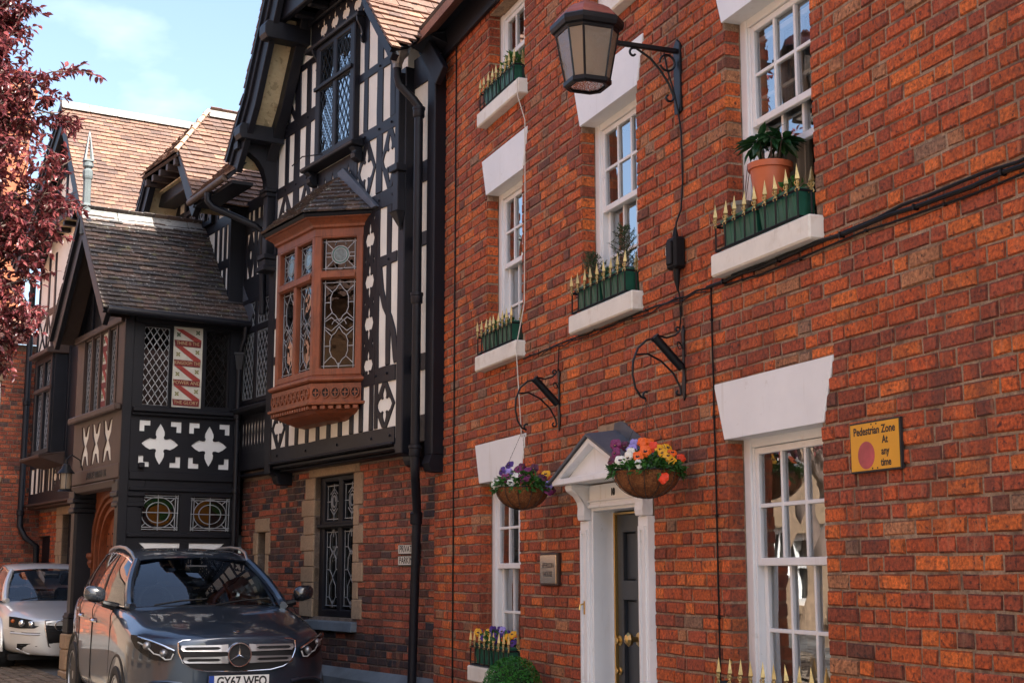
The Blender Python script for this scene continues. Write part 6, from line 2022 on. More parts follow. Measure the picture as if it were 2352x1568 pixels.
MB().hexa([P(-6.95, PO + 0.01, 2.52), P(-5.1, PO + 0.01, 2.52), P(-5.1, PO - 0.1, 2.50), P(-6.95, PO - 0.1, 2.50), P(-7.0, PO + 0.05, 2.60), P(-5.05, PO + 0.05, 2.60), P(-5.05, PO - 0.1, 2.60), P(-7.0, PO - 0.1, 2.60)]).build('beam_moulding', br, PORCH, bevel=0.008)
for u in (-6.98, -5.06):
    sd_ = bk
    b = MB(); b.box(FB, u - 0.10, u + 0.10, PO - 0.30, PO - 0.005, 0.98, 2.30); b.build('pillar', bk, PORCH, bevel=0.03)
    b = MB()
    for a, c, d in ((2.28, 2.34, 0.03), (2.335, 2.405, 0.015), (2.40, 2.46, 0.045), (2.455, 2.60, 0.03)): b.box(FB, u - 0.10 - d, u + 0.10 + d, PO - 0.30 - d * 0, PO - 0.004 + d, a, c)
    b.build('pillar_capital', bk, PORCH, bevel=0.01)
    b = MB()
    for a, c, d in ((0.945, 0.985, 0.035), (0.98, 1.02, 0.02), (0.76, 0.95, 0.03)): b.box(FB, u - 0.10 - d, u + 0.10 + d, PO - 0.31, PO - 0.003 + d, a, c)
    b.build('pillar_base', bk, PORCH, bevel=0.012)
    for a, c in ((0.05, 0.30), (0.305, 0.56), (0.565, 0.755)):
        boxpart(FB, u - 0.15 + R.uniform(-0.01, 0.01), u + 0.15 + R.uniform(-0.01, 0.01), PO - 0.33, PO + 0.045 + R.uniform(-0.01, 0.01), a, c, PORCH, M['stone'], 'plinth_block', 0.015)
for a, c in ((0.0, 0.16), (0.16, 0.30)):
    boxpart(FB, -6.8, -5.25, PO - 0.35, PO + 0.28 - a * 1.2, a, c, PORCH, M['stone'], 'door_step', 0.015)
# arched oak doorway set back between the pillars
DO = 1.30
am, ar, az = -6.04, 0.92, 1.75


def pointed(r, zs, zt, m=am, n=10):
    """four-centred arch outline from the left foot to the right foot"""
    L = [(m - r, 0.1)]
    for i in range(n + 1):
        t = i / n
        L.append((m - r * math.cos(t * math.pi / 2) ** 0.85, zs + (zt - zs) * math.sin(t * math.pi / 2) ** 0.95))
    return L + [(2 * m - u, z) for u, z in L[::-1][1:]]


board(FB, [rect(-7.08, -5.0, 0.1, 2.60), pointed(0.90, 1.75, 2.52)], DO - 0.06, DO, PORCH, M['oak'], 'door_surround', 0.004)
for i, (r1, r0, t1, t0, oo) in enumerate(((0.905, 0.84, 2.52, 2.47, 0.03), (0.84, 0.79, 2.47, 2.43, -0.015), (0.79, 0.74, 2.43, 2.39, 0.015), (0.74, 0.68, 2.39, 2.34, -0.04), (0.68, 0.64, 2.34, 2.30, -0.02))):
    board(FB, [pointed(r1, 1.75, t1), pointed(r0, 1.75, t0)], DO - 0.12, DO + oo, PORCH, M['oak'], 'arch_moulding', 0.006)
dk = board(FB, [pointed(0.64, 1.75, 2.30)], DO - 0.14, DO - 0.10, PORCH, M['oak'], 'arched_door', 0)
for i in range(8):
    u = am - 0.60 + i * 0.17
    boxpart(FB, u - 0.003, u + 0.003, DO - 0.102, DO - 0.098, 0.12, 2.0, dk, M['room'], 'board_joint', 0)
for i in range(7):
    for j in range(12):
        u, z = am - 0.53 + i * 0.17 + (0.02 if j % 2 else 0), 0.3 + j * 0.155
        MB().lathe(P(u, DO - 0.10, z), [(0.013, 0), (0.009, 0.008), (0, 0.011)], 6, ax=FB.N).build('stud_nail', M['iron'], dk)
for z in (1.72,):
    for u in (-6.90, -5.18): MB().lathe(P(u, DO + 0.02, z), [(0.03, -0.14), (0.06, -0.08), (0.05, -0.04), (0.08, 0.0), (0.075, 0.04), (0.05, 0.05)], 8).build('jamb_capital', M['oak'], PORCH)
# porch roof
PR, PE = (-6.02, 6.02), (-4.72, 4.53)
pe2 = (-4.80, 4.62)
slope_uz((-4.74, 4.555), (-5.02, 4.86), 1.90, 0.06, PORCH, M['oldtile'], PAL_O, 150, 71, bk, gauge=0.083, tw=0.165)
slope_uz((-5.02, 4.86), PR, 1.90, 0.06, PORCH, M['oldtile'], PAL_O, 150, 72, bk, gauge=0.083, tw=0.165)
slope_uz((-7.30, 4.555), PR, 1.90, 0.06, PORCH, M['oldtile'], PAL_O, 0, 73, bk, gauge=0.083, right=False)
MB().plate(FB, [[(-7.1, 4.56), (-4.95, 4.56), PR]], PO - 0.1, PO - 0.05).build('gable_panel', bk, PORCH)
for u in (-6.6, -6.02, -5.44): beam(FB, (u, 4.58), (u, 5.1 if abs(u + 6.02) > 0.1 else 5.7), 0.1, PO - 0.06, PO - 0.02, PORCH, bk, 'stud')
boxpart(FB, -5.0, -4.985, 0.0, J + 0.01, 4.6, 6.1, PORCH, bk, 'corner_board')
for k in range(4):
    o_ = 1.90 - k * 0.46
    b = MB(); b.plate(FB, [[(-6.02 - 0.13, 5.90), (-6.02 - 0.02, 6.055), (-6.02 + 0.02, 6.055), (-6.02 + 0.13, 5.90), (-6.02 + 0.10, 5.90), (-6.02, 6.02), (-6.02 - 0.10, 5.90)]], o_ - 0.455, o_, back=True)
    b.build('ridge_tile', M['ridge'], PORCH, bevel=0.006)
for v in ([(-4.74, 4.555), (-5.02, 4.86), PR], [(-7.30, 4.555), (-7.02, 4.86), PR]):
    a, c = offset_line(v, 0.055), offset_line(v, 0.24)
    board(FB, [a + c[::-1]], 1.80, 1.86, PORCH, bk, 'barge_board', 0.006)
    a = offset_line(v, 0.10)
    q = MB()
    for i in range(2): q.add([P(a[i][0], PO, a[i][1]), P(a[i][0], 1.82, a[i][1]), P(a[i + 1][0], 1.82, a[i + 1][1]), P(a[i + 1][0], PO, a[i + 1][1])], [(0, 1, 2, 3)])
    q.build('soffit', M['brown'], PORCH)
# lead soaker against the main wall and eaves gutter
sfr = [(-4.72, 4.56), (-5.02, 4.86), (-6.02, 6.02)]
a, c = offset_line(sfr, -0.16), offset_line(sfr, -0.0)
board(FB, [a + c[::-1]], 0.07, 0.105, PORCH, M['lead'], 'lead_flashing', 0.003)
q = MB(); q.tube([P(-4.70, 1.86, 4.555), P(-4.70, 0.08, 4.525)], 0.045, 10); q.build('gutter', M['black'], PORCH, smooth=True)
q = MB(); q.tube([P(-4.70, 0.16, 4.50), P(-4.72, 0.16, 4.36), P(-4.80, 0.17, 4.25), P(-4.82, 0.17, 4.16)], 0.03, 10); q.tube([P(-4.84, 0.18, 4.02), P(-4.84, 0.18, 0.1)], 0.034, 10); q.build('downpipe', M['black'], PORCH, smooth=True)
MB().lathe(P(-4.84, 0.18, 3.98), [(0.045, 0), (0.075, 0.18), (0.085, 0.185), (0.085, 0.21), (0.06, 0.21)], 4, phase=0.6).build('hopper', M['black'], PORCH)
for z in (3.4, 2.5): MB().lathe(P(-4.84, 0.18, z), [(0.036, -0.03), (0.046, -0.025), (0.046, 0.025), (0.036, 0.03)], 12).build('collar', M['black'], PORCH)
# small alarm and lens boxes on the side wall
boxpart(SF, -1.36, -1.29, 0.0, 0.06, 2.735, 2.80, PORCH, bk, 'alarm_box', 0.01)
# finial post at the porch gable
FP = thing('roof_finial', 'grey pointed wooden finial rising at the front of the porch roof', 'finial', P(-6.02, 1.83, 5.4))
gm = mk('grey_paint', (0.105, 0.125, 0.13), 0.55, var=(6, 0.2), bump=(40, 0.2, 0.004))
fo = P(-6.02, 1.83, 0)
b = MB(); b.lathe(fo, [(0.065, 5.72), (0.065, 5.95), (0.072, 5.96), (0.072, 6.0), (0.062, 6.05), (0.062, 6.10), (0.052, 6.12), (0.052, 6.43), (0.06, 6.44), (0.066, 6.47), (0.066, 6.54), (0.05, 6.56), (0.042, 6.575)], 8, phase=0.2); b.build('post', gm, FP, bevel=0.003)
b = MB(); b.lathe(fo, [(0.045, 6.575), (0.068, 6.60), (0.068, 6.64), (0.045, 6.665)], 10); b.build('collar', gm, FP)
for k in range(4):
    q_ = math.radians(45 + 90 * k) + 0.15
    c_, s_ = math.cos(q_), math.sin(q_)
    MB().tube([fo + Vector((0.068 * c_, 0.068 * s_, 6.67)), fo + Vector((0.004 * c_, 0.004 * s_, 7.06))], [0.016, 0.008], 4).build('spire_rib', gm, FP)
MB().lathe(fo, [(0.085, 6.665), (0.085, 6.69), (0.06, 6.69)], 4, phase=0.15 + math.pi / 4).build('spire_base', gm, FP)
MB().lathe(fo, [(0.012, 7.0), (0.0, 7.10)], 4).build('spire_tip', gm, FP)
# lantern hung beside the oak door
PLn = thing('porch_lantern', 'small black hanging lantern at the corner of the porch front', 'lantern', P(-6.62, PO + 0.22, 2.5))
lc = P(-6.62, PO + 0.20, 0)
MB().lathe(lc, [(0.10, 2.53), (0.075, 2.55), (0.075, 2.56), (0.02, 2.56)], 14).build('base', M['iron'], PLn)
MB().lathe(lc, [(0.072, 2.56), (0.072, 2.76), (0.068, 2.76)], 16).build('glass', M['lampglass'], PLn, smooth=True)
MB().lathe(lc, [(0.11, 2.755), (0.10, 2.775), (0.06, 2.82), (0.045, 2.87), (0.02, 2.88), (0.02, 2.93), (0.0, 2.94)], 14).build('cap', M['iron'], PLn, smooth=True)
for k in range(6):
    q_ = 2 * math.pi * k / 6
    MB().tube([lc + Vector((0.078 * math.cos(q_), 0.078 * math.sin(q_), 2.54)), lc + Vector((0.078 * math.cos(q_), 0.078 * math.sin(q_), 2.77))], 0.005, 4).build('cage_bar', M['iron'], PLn)
MB().tube([P(-6.60, PO + 0.0, 2.80), P(-6.60, PO + 0.04, 2.93), P(-6.61, PO + 0.14, 2.99), P(-6.62, PO + 0.20, 2.94)], 0.009, 6).build('bracket', M['iron'], PLn, smooth=True)

# ================================================================= dormer and valley roof behind the porch
DM = thing('half_hipped_dormer', 'half-hipped tiled dormer behind the porch roof with dark bargeboards', 'dormer', P(-6.3, 0.3, 6.0))
dl, dr_ = (-7.05, 6.92), (-5.56, 6.88)
dlb, drb = (-7.55, 6.30), (-4.90, 6.05)
rid = (-6.30, 7.68)
do = 0.80
# right slope polygon in its plane: points in (a along inward, b up)
q0 = P(drb[0], do, drb[1]); A_ = -FB.N; Bv_ = (P(rid[0], 0, rid[1]) - P(drb[0], 0, drb[1])).normalized()
sl_ = ((rid[0] - drb[0]) ** 2 + (rid[1] - drb[1]) ** 2) ** 0.5
sh_ = ((dr_[0] - drb[0]) ** 2 + (dr_[1] - drb[1]) ** 2) ** 0.5
tile_slope(q0, A_, Bv_, [(0, 0), (3.6, 0), (3.6, sl_), (0.62, sl_), (0, sh_)], DM, M['tile'], PAL_T, 150, 81, 0.1, 0.165, base=bk)
q0 = P(dlb[0], do, dlb[1]); Bl = (P(rid[0], 0, rid[1]) - P(dlb[0], 0, dlb[1])).normalized()
sl2 = ((rid[0] - dlb[0]) ** 2 + (rid[1] - dlb[1]) ** 2) ** 0.5
sh2 = ((dl[0] - dlb[0]) ** 2 + (dl[1] - dlb[1]) ** 2) ** 0.5
tile_slope(P(dlb[0], do - 3.6, dlb[1]), FB.N, Bl, [(0, 0), (3.6, 0), (3.6, sh2), (2.98, sl2), (0, sl2)], DM, M['tile'], PAL_T, 0, 82, 0.1, 0.165, base=bk)
hipq = [P(dl[0], do + 0.05, dl[1] - 0.06), P(dr_[0], do + 0.05, dr_[1] - 0.06), P(rid[0] + 0.02, do - 0.62, rid[1]), P(rid[0] - 0.02, do - 0.62, rid[1])]
slope_tiles(hipq, DM, M['tile'], PAL_T, 40, 83, 0.1, 0.165, bk)
for k in range(6):
    o_ = do - 0.60 - k * 0.46
    b = MB(); b.plate(FB, [[(rid[0] - 0.14, rid[1] - 0.09), (rid[0] - 0.03, rid[1] + 0.05), (rid[0] + 0.03, rid[1] + 0.05), (rid[0] + 0.14, rid[1] - 0.09), (rid[0], rid[1] - 0.02)]], o_ - 0.455, o_, back=True); b.build('ridge_tile', M['ridge'], DM, bevel=0.006)
n_h = 6
for k in range(n_h):
    a_, c_ = hipq[1].lerp(hipq[2], k / n_h), hipq[1].lerp(hipq[2], (k + 0.97) / n_h)
    up_ = Vector((0, 0, 0.03))
    MB().tube([a_ + up_ * 1.2, c_ + up_], [0.032, 0.026], 6).build('hip_tile', mk('hip_%d' % k, (0.42, 0.27, 0.18), 0.85, var=(6, 0.25)) if k == 0 else bpy.data.materials['hip_0'], DM)
for v in ([dlb, dl], [drb, dr_]):
    a, c = offset_line(v, 0.05), offset_line(v, 0.26)
    board(FB, [a + c[::-1]], do - 0.12, do - 0.04, DM, bk, 'barge_board', 0.006)
    a, c = offset_line(v, 0.05), offset_line(v, 0.12)
    board(FB, [a + c[::-1]], do - 0.04, do - 0.01, DM, bk, 'barge_moulding', 0.006)
    a = offset_line(v, 0.18)
    MB().add([P(a[0][0], J, a[0][1]), P(a[0][0], do - 0.1, a[0][1]), P(a[1][0], do - 0.1, a[1][1]), P(a[1][0], J, a[1][1])], [(0, 1, 2, 3)]).build('soffit', M['soffit'], DM)
for u in (-6.9, -6.6, -6.3, -6.0, -5.7): boxpart(FB, u - 0.04, u + 0.04, 0.3, do + 0.02, 6.70, 6.79, DM, M['brown'], 'rafter_end', 0.006)
boxpart(FB, -7.2, -5.45, 0.30, 0.55, 6.50, 6.66, DM, bk, 'tie_beam', 0.01)
MB().box(FB, -7.0, -5.5, 0.28, 0.60, 6.66, 6.68).build('soffit', M['soffit'], DM)
MB().plate(FB, [[(-7.6, 4.6), (-5.0, 4.6), (-5.0, 6.1), (-5.7, 6.9), (-6.9, 6.9), (-7.6, 6.2)]], 0.0, J - 0.012).build('plaster_wall', M['cream'], DM)
for u0, u1, z0, z1 in ((-7.2, -7.05, 6.0, 6.6), (-5.62, -5.48, 5.9, 6.6), (-7.1, -5.5, 6.30, 6.40), (-7.6, -5.0, 5.86, 6.0), (-5.60, -5.52, 4.6, 6.0), (-5.42, -5.34, 4.6, 6.0), (-5.25, -5.17, 4.6, 6.0), (-5.10, -5.0, 4.6, 6.1), (-5.6, -5.0, 5.3, 5.42), (-5.6, -5.0, 4.86, 4.98)): st(u0, u1, z0, z1, 'stud' if z1 - z0 > u1 - u0 else 'rail', None, DM)
dwn = MB(); dwn.plate(FB, [rect(-6.70, -5.62, 5.98, 6.62), rect(-6.62, -6.32, 6.04, 6.28), rect(-6.24, -5.95, 6.04, 6.28), rect(-5.88, -5.70, 6.04, 6.28), rect(-6.62, -6.32, 6.34, 6.56), rect(-6.24, -5.95, 6.34, 6.56), rect(-5.88, -5.70, 6.34, 6.56)], J - 0.04, J + 0.05, back=True); dW = dwn.build('window', bk, DM, bevel=0.006)
for a, c in ((-6.62, -6.32), (-6.24, -5.95), (-5.88, -5.70)):
    for e, f in ((6.04, 6.28), (6.34, 6.56)):
        pane(FB, a, c, e, f, J, M['leadglass'], dW, 0.003); lattice(FB, a + 0.01, c - 0.01, e + 0.01, f - 0.01, J + 0.004, 0.09, 0.14, 0.008).build('leading', M['came'], dW)
# eaves gutter and swan-neck pipe between dormer and gable
q = MB(); q.tube([P(-4.98, 0.84, 6.03), P(-3.74, 0.84, 6.06)], 0.042, 12); q.build('gutter', mk('rusty_gutter', (0.085, 0.055, 0.04), 0.6, var=(6, 0.3)), DM, smooth=True)
MB().box(FB, -4.95, -3.66, 0.52, 0.78, 5.98, 6.02).build('eaves_board', bk, DM)
slope_tiles([P(-4.92, 0.84, 6.07), P(-3.70, 0.84, 6.07), P(-3.70, -0.5, 7.5), P(-4.92, -0.5, 7.5)], DM, M['tile'], PAL_T, 0, 85, 0.1, 0.165, bk)
q = MB(); q.tube([P(-4.30, 0.84, 6.0), P(-4.30, 0.84, 5.90), P(-4.28, 0.78, 5.83), P(-4.10, 0.30, 5.62), P(-4.07, 0.22, 5.55), P(-4.07, 0.20, 4.55)], 0.042, 12); q.build('downpipe', bk, DM, smooth=True)
for z in (5.52, 5.2): MB().lathe(P(-4.07, 0.20, z), [(0.045, -0.05), (0.056, -0.04), (0.056, 0.03), (0.062, 0.035), (0.062, 0.06), (0.045, 0.06)], 14).build('collar', bk, DM, smooth=True)
rbk = MB(); rbk.box(FB, -14.5, -3.7, -6.0, -0.3, 2.0, 5.9); rbk.build('rear_block', M['room'], DM)

# ================================================================= timbered wing beyond the porch
WG = thing('timbered_wing', 'far gabled wing with a large clay-tiled roof above the porch', 'house', P(-12.0, 0, 0))
wa, wr, wl = (-11.75, 9.26), (-9.43, 6.20), (-14.9, 7.12)
slope_uz(wr, wa, 0.85, -4.0, WG, M['tile'], PAL_T, 300, 91, bk)
slope_uz(wl, wa, 0.85, -4.0, WG, M['tile'], PAL_T, 0, 92, bk, right=False)
for k in range(10):
    o_ = 0.85 - k * 0.46
    b = MB(); b.plate(FB, [[(wa[0] - 0.15, wa[1] - 0.10), (wa[0] - 0.03, wa[1] + 0.06), (wa[0] + 0.03, wa[1] + 0.06), (wa[0] + 0.15, wa[1] - 0.10), (wa[0], wa[1] - 0.02)]], o_ - 0.455, o_, back=True); b.build('ridge_tile', M['ridge'], WG, bevel=0.006)
for v in ([wl, wa], [wr, wa]):
    a, c = offset_line(v, 0.055), offset_line(v, 0.32)
    board(FB, [a + c[::-1]], 0.72, 0.80, WG, bk, 'barge_board', 0.006)
    a, c = offset_line(v, 0.05), offset_line(v, 0.14)
    board(FB, [a + c[::-1]], 0.80, 0.83, WG, bk, 'barge_moulding', 0.006)
MB().plate(FB, [[(-14.95, 2.78), (-12.62, 2.78), (-12.62, 8.5), (-14.8, 7.1), (-14.95, 7.0)], rect(-13.75, -12.78, 3.58, 5.12)], 0.1, J - 0.012).build('plaster_wall', M['cream'], WG)
MB().plate(FB, [[(-12.62, 2.78), (-7.1, 2.78), (-7.1, 5.2), (-9.5, 6.2), (wa[0], wa[1] - 0.1), (-12.62, 8.5)]], 0.1, J - 0.012).build('boarded_wall', bk, WG)
MB().box(FB, -13.9, -12.6, 0.0, 0.04, 3.4, 5.2).build('dark_room', M['room'], WG)
MB().plate(FB, [[(-13.7, 7.72), (-10.7, 7.58), (wa[0], wa[1] - 0.2)]], 0.3, 0.55).build('gable_panel', M['cream'], WG)
jb_ = (0.52, 0.58)
beam(FB, (-13.6, 7.72), (-10.78, 7.62), 0.20, 0.40, 0.62, WG, bk, 'jetty_beam')
beam(FB, (-13.6, 7.55), (-10.68, 7.46), 0.10, 0.35, 0.56, WG, br, 'jetty_moulding')
for u in (-13.2, -12.7, -12.2, -11.75, -11.3, -11.0): beam(FB, (u, 7.72), (u, 8.95 - (1.319 if u > -11.75 else 0.72) * abs(u + 11.75)), 0.09, 0.50, 0.575, WG, bk, 'stud')
for a, c in (((-13.3, 7.8), (-12.2, 8.5)), ((-10.95, 7.75), (-11.4, 8.35)), ((-12.5, 8.25), (-11.3, 8.25))): beam(FB, a, c, 0.12, 0.5, 0.577, WG, bk, 'brace')
for u in (-13.5, -13.0, -12.5, -12.0, -11.5, -11.0): boxpart(FB, u - 0.05, u + 0.05, J, 0.52, 7.38, 7.46, WG, bk, 'joist_end', 0.006)
MB().box(FB, -13.6, -10.8, J, 0.54, 7.46, 7.48).build('soffit', M['soffit'], WG)
for u0, u1, z0, z1 in ((-15.0, -7.2, 2.72, 2.92), (-15.0, -12.7, 3.36, 3.46), (-15.0, -13.82, 4.34, 4.44), (-15.0, -7.2, 5.30, 5.42), (-15.0, -9.5, 6.1, 6.22)): st(u0, u1, z0, z1, 'rail', None, WG)
for u in (-14.95, -14.30, -13.86, -12.62, -12.0, -11.4, -10.8, -10.2, -9.6): st(u - 0.05, u + 0.05, 2.92, 7.2 if u < -10 else 6.2, 'post', (J - 0.04, J + 0.006), WG)
for z0, z1 in ((3.46, 4.34), (4.44, 5.30), (5.42, 6.1)):
    for a, c in ((-14.90, -14.35), (-14.25, -13.91)):
        m, n_ = (a + c) / 2, (z0 + z1) / 2
        beam(FB, (a, z0), (m, n_), 0.07, J - 0.04, J - 0.002, WG, bk, 'brace'); beam(FB, (c, z0), (m, n_), 0.07, J - 0.04, J - 0.002, WG, bk, 'brace')
        beam(FB, (a, z1), (m, n_), 0.07, J - 0.04, J - 0.002, WG, bk, 'brace'); beam(FB, (c, z1), (m, n_), 0.07, J - 0.04, J - 0.002, WG, bk, 'brace')
for u in (-14.62, -14.12, -13.72, -13.5): st(u - 0.06, u + 0.06, 2.92, 3.36, 'stud', None, WG)
foil_board(-13.35, -12.66, 2.92, 3.36, [(-13.18, 3.14, 0.11, 0.19), (-12.84, 3.14, 0.11, 0.19)], par=WG)
# oriel of the wing
wo_ = MB(); wo_.plate(Fr(P(0, 0.22, 0), FB.U, FB.N), [rect(-13.82, -12.70, 3.52, 5.2), rect(-13.72, -13.32, 3.6, 4.58), rect(-13.2, -12.8, 3.6, 4.58), rect(-13.72, -13.32, 4.68, 5.1), rect(-13.2, -12.8, 4.68, 5.1)], J - 0.04, J + 0.04, back=True)
oW = wo_.build('window', bk, WG, bevel=0.008)
for a, c in ((-13.72, -13.32), (-13.2, -12.8)):
    for e, f in ((3.6, 4.58), (4.68, 5.1)):
        pane(FB, a, c, e, f, 0.48, M['leadglass'], oW, 0.003); lattice(FB, a + 0.01, c - 0.01, e + 0.01, f - 0.01, 0.485, 0.11, 0.17, 0.009).build('leading', M['came'], oW)
boxpart(FB, -13.85, -12.68, 0.53, 0.56, 4.60, 4.66, oW, br, 'transom', 0.006)
boxpart(FB, -12.72, -12.66, J, 0.5, 3.5, 5.25, oW, bk, 'side_cheek', 0.006)
boxpart(FB, -13.88, -13.80, J, 0.5, 3.5, 5.25, oW, bk, 'side_cheek', 0.006)
MB().hexa([P(-13.95, 0.70, 3.42), P(-12.6, 0.70, 3.42), P(-12.6, J, 3.30), P(-13.95, J, 3.30), P(-13.98, 0.72, 3.47), P(-12.57, 0.72, 3.47), P(-12.57, J, 3.54), P(-13.98, J, 3.54)]).build('window_sill', br, WG, bevel=0.01)
MB().hexa([P(-13.9, 0.66, 5.2), P(-12.6, 0.66, 5.2), P(-12.6, J, 5.2), P(-13.9, J, 5.2), P(-13.9, 0.66, 5.27), P(-12.6, 0.66, 5.27), P(-12.6, J, 5.5), P(-13.9, J, 5.5)]).build('window_hood', br, WG, bevel=0.01)
jm = MB()
for o1_, a, c in ((J + 0.03, 2.70, 2.74), (J - 0.05, 2.66, 2.70)): jm.box(FB, -15.2, -7.2, -0.02, o1_, a, c)
jm.build('jetty_moulding', br, WG, bevel=0.01)
wops = [(-13.60, -12.9, 0.9, 2.52), (-15.45, -14.42, 0.0, 2.18)]
ww = wall_core(FB, -16.0, -7.0, -0.1, 2.72, wops, -0.006, 0.3, M['dark_mortar'], WG, rd=0.25)
wq = []
zz = 0.9
for k in range(7):
    wq.append((-14.02 + (0.06 if k % 2 else 0) + R.uniform(-0.01, 0.01), -13.60, zz, zz + 0.226)); zz += 0.232
wq.append((-14.02, -12.85, 2.53, 2.70))
obw = [(q[2], q[3], K(q[0] - 0.006), K(q[1] + 0.006)) for q in wq] + [(o_[2], o_[3], K(o_[0]), K(o_[1])) for o_ in wops]
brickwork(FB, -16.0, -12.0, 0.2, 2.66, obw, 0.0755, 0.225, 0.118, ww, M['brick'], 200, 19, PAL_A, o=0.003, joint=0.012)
for q in wq: boxpart(FB, q[0], q[1], -0.22, 0.014, q[2], q[3], WG, M['stone'], 'quoin', 0.006)
w_ = MB(); w_.plate(FB, [rect(-13.6, -12.9, 0.9, 2.52), rect(-13.48, -13.0, 1.0, 1.86), rect(-13.48, -13.0, 1.96, 2.42)], -0.18, -0.10, back=True); wW = w_.build('window', bk, WG, bevel=0.006)
for e, f in ((1.0, 1.86), (1.96, 2.42)):
    pane(FB, -13.48, -13.0, e, f, -0.15, M['leadglass'], wW, 0.003); lattice(FB, -13.47, -13.01, e + 0.01, f - 0.01, -0.145, 0.12, 0.18, 0.01).build('leading', M['came'], wW)
boxpart(FB, -15.44, -14.43, -0.16, -0.08, 0.0, 2.17, WG, bk, 'door', 0.006)
dpw = thing('drainpipe', 'black drainpipe in the corner between the far brick wall and the timbered wing', 'drainpipe', P(-15.1, 0.36, 0.2))
q = MB(); q.tube([P(-15.12, 0.38, 7.0), P(-15.12, 0.38, 2.35), P(-15.0, 0.30, 2.15), P(-14.98, 0.10, 2.0), P(-14.98, 0.08, 0.3)], 0.055, 10); q.build('pipe', bk, dpw, smooth=True)
for z in (4.6, 2.6): MB().lathe(P(-15.12, 0.38, z), [(0.058, -0.05), (0.07, -0.04), (0.07, 0.04), (0.058, 0.05)], 12).build('collar', bk, dpw)

# ================================================================= dark red brick building at the far left
FB2 = thing('far_brick_building', 'dark red brick building with a tall sunlit chimney behind the plum tree', 'building', P(-16.2, 3, 0))
SF2 = side_frame(FB, -15.3)
fo_ = [(-1.85, -0.80, 3.25, 5.0)]
fw = wall_core(SF2, -9.0, 0.1, -0.1, 5.7, fo_, -0.006, 0.4, M['dark_mortar'], FB2, rd=0.3)
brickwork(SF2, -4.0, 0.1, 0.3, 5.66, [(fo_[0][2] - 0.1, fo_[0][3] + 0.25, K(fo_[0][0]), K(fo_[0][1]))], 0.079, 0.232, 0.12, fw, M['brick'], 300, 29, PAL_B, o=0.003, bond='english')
boxpart(SF2, -1.92, -0.72, -0.2, 0.06, 3.15, 3.25, FB2, M['stone'], 'sill', 0.01)
boxpart(SF2, -1.92, -0.74, -0.2, 0.012, 5.0, 5.25, FB2, M['stone'], 'lintel', 0.006)
w_ = MB(); w_.plate(SF2, [rect(-1.85, -0.80, 3.25, 5.0), rect(-1.75, -1.36, 3.35, 4.08), rect(-1.29, -0.90, 3.35, 4.08), rect(-1.75, -1.36, 4.17, 4.9), rect(-1.29, -0.90, 4.17, 4.9)], -0.14, -0.06, back=True); fW = w_.build('window', M['white'], FB2, bevel=0.006)
for a, c in ((-1.75, -1.36), (-1.29, -0.90)):
    for e, f in ((3.35, 4.08), (4.17, 4.9)): pane(SF2, a, c, e, f, -0.1, M['glass'], fW, 0.002)
for z in (1.35, 1.85):
    b = MB(); b.plate(SF2, [rect(-0.88, -0.62, z, z + 0.16)] + [rect(-0.865 + i * 0.05, -0.835 + i * 0.05, z + 0.02 + j * 0.05, z + 0.045 + j * 0.05) for i in range(5) for j in range(3)], -0.02, 0.012); b.build('air_brick', mk('air_brick', (0.13, 0.05, 0.035), 0.9) if z < 1.5 else bpy.data.materials['air_brick'], FB2)
rbk = MB(); rbk.box(FB, -24.0, -15.72, -2.0, 9.0, -0.1, 5.68); rbk.build('rear_block', mk('far_brick', (0.22, 0.065, 0.035), 0.9, var=(6, 0.3)), FB2)
rr_ = MB()
rr_.add([P(-15.1, 0.2, 5.68), P(-15.1, 9.2, 5.68), P(-18.5, 9.2, 8.0), P(-18.5, 0.2, 8.0), P(-22, 0.2, 5.68), P(-22, 9.2, 5.68)], [(0, 1, 2, 3), (3, 2, 5, 4)], 0, (0.3, 0.14, 0.09)); rr_.build('roof', M['tile'], FB2)
chb = MB()
cmat = mk('chimney_brick', (0.26, 0.085, 0.04), 0.9, var=(8, 0.3))
ch = boxpart(FB, -16.9, -16.2, 0.35, 0.80, 5.6, 10.6, FB2, cmat, 'chimney', 0.01)
for k, (z0_, z1_, d) in enumerate(((10.6, 10.72, 0.05), (10.72, 10.84, 0.09), (10.84, 10.94, 0.05))): boxpart(FB, -16.9 - d, -16.2 + d, 0.35 - d, 0.80 + d, z0_, z1_, ch, cmat, 'chimney_course', 0.01)
for k in range(2): MB().lathe(P(-16.72 + k * 0.34, 0.57, 10.94), [(0.14, 0), (0.11, 0.3), (0.13, 0.32), (0.13, 0.36), (0.1, 0.36)], 12).build('chimney_pot', M['terracotta'], ch, smooth=True)

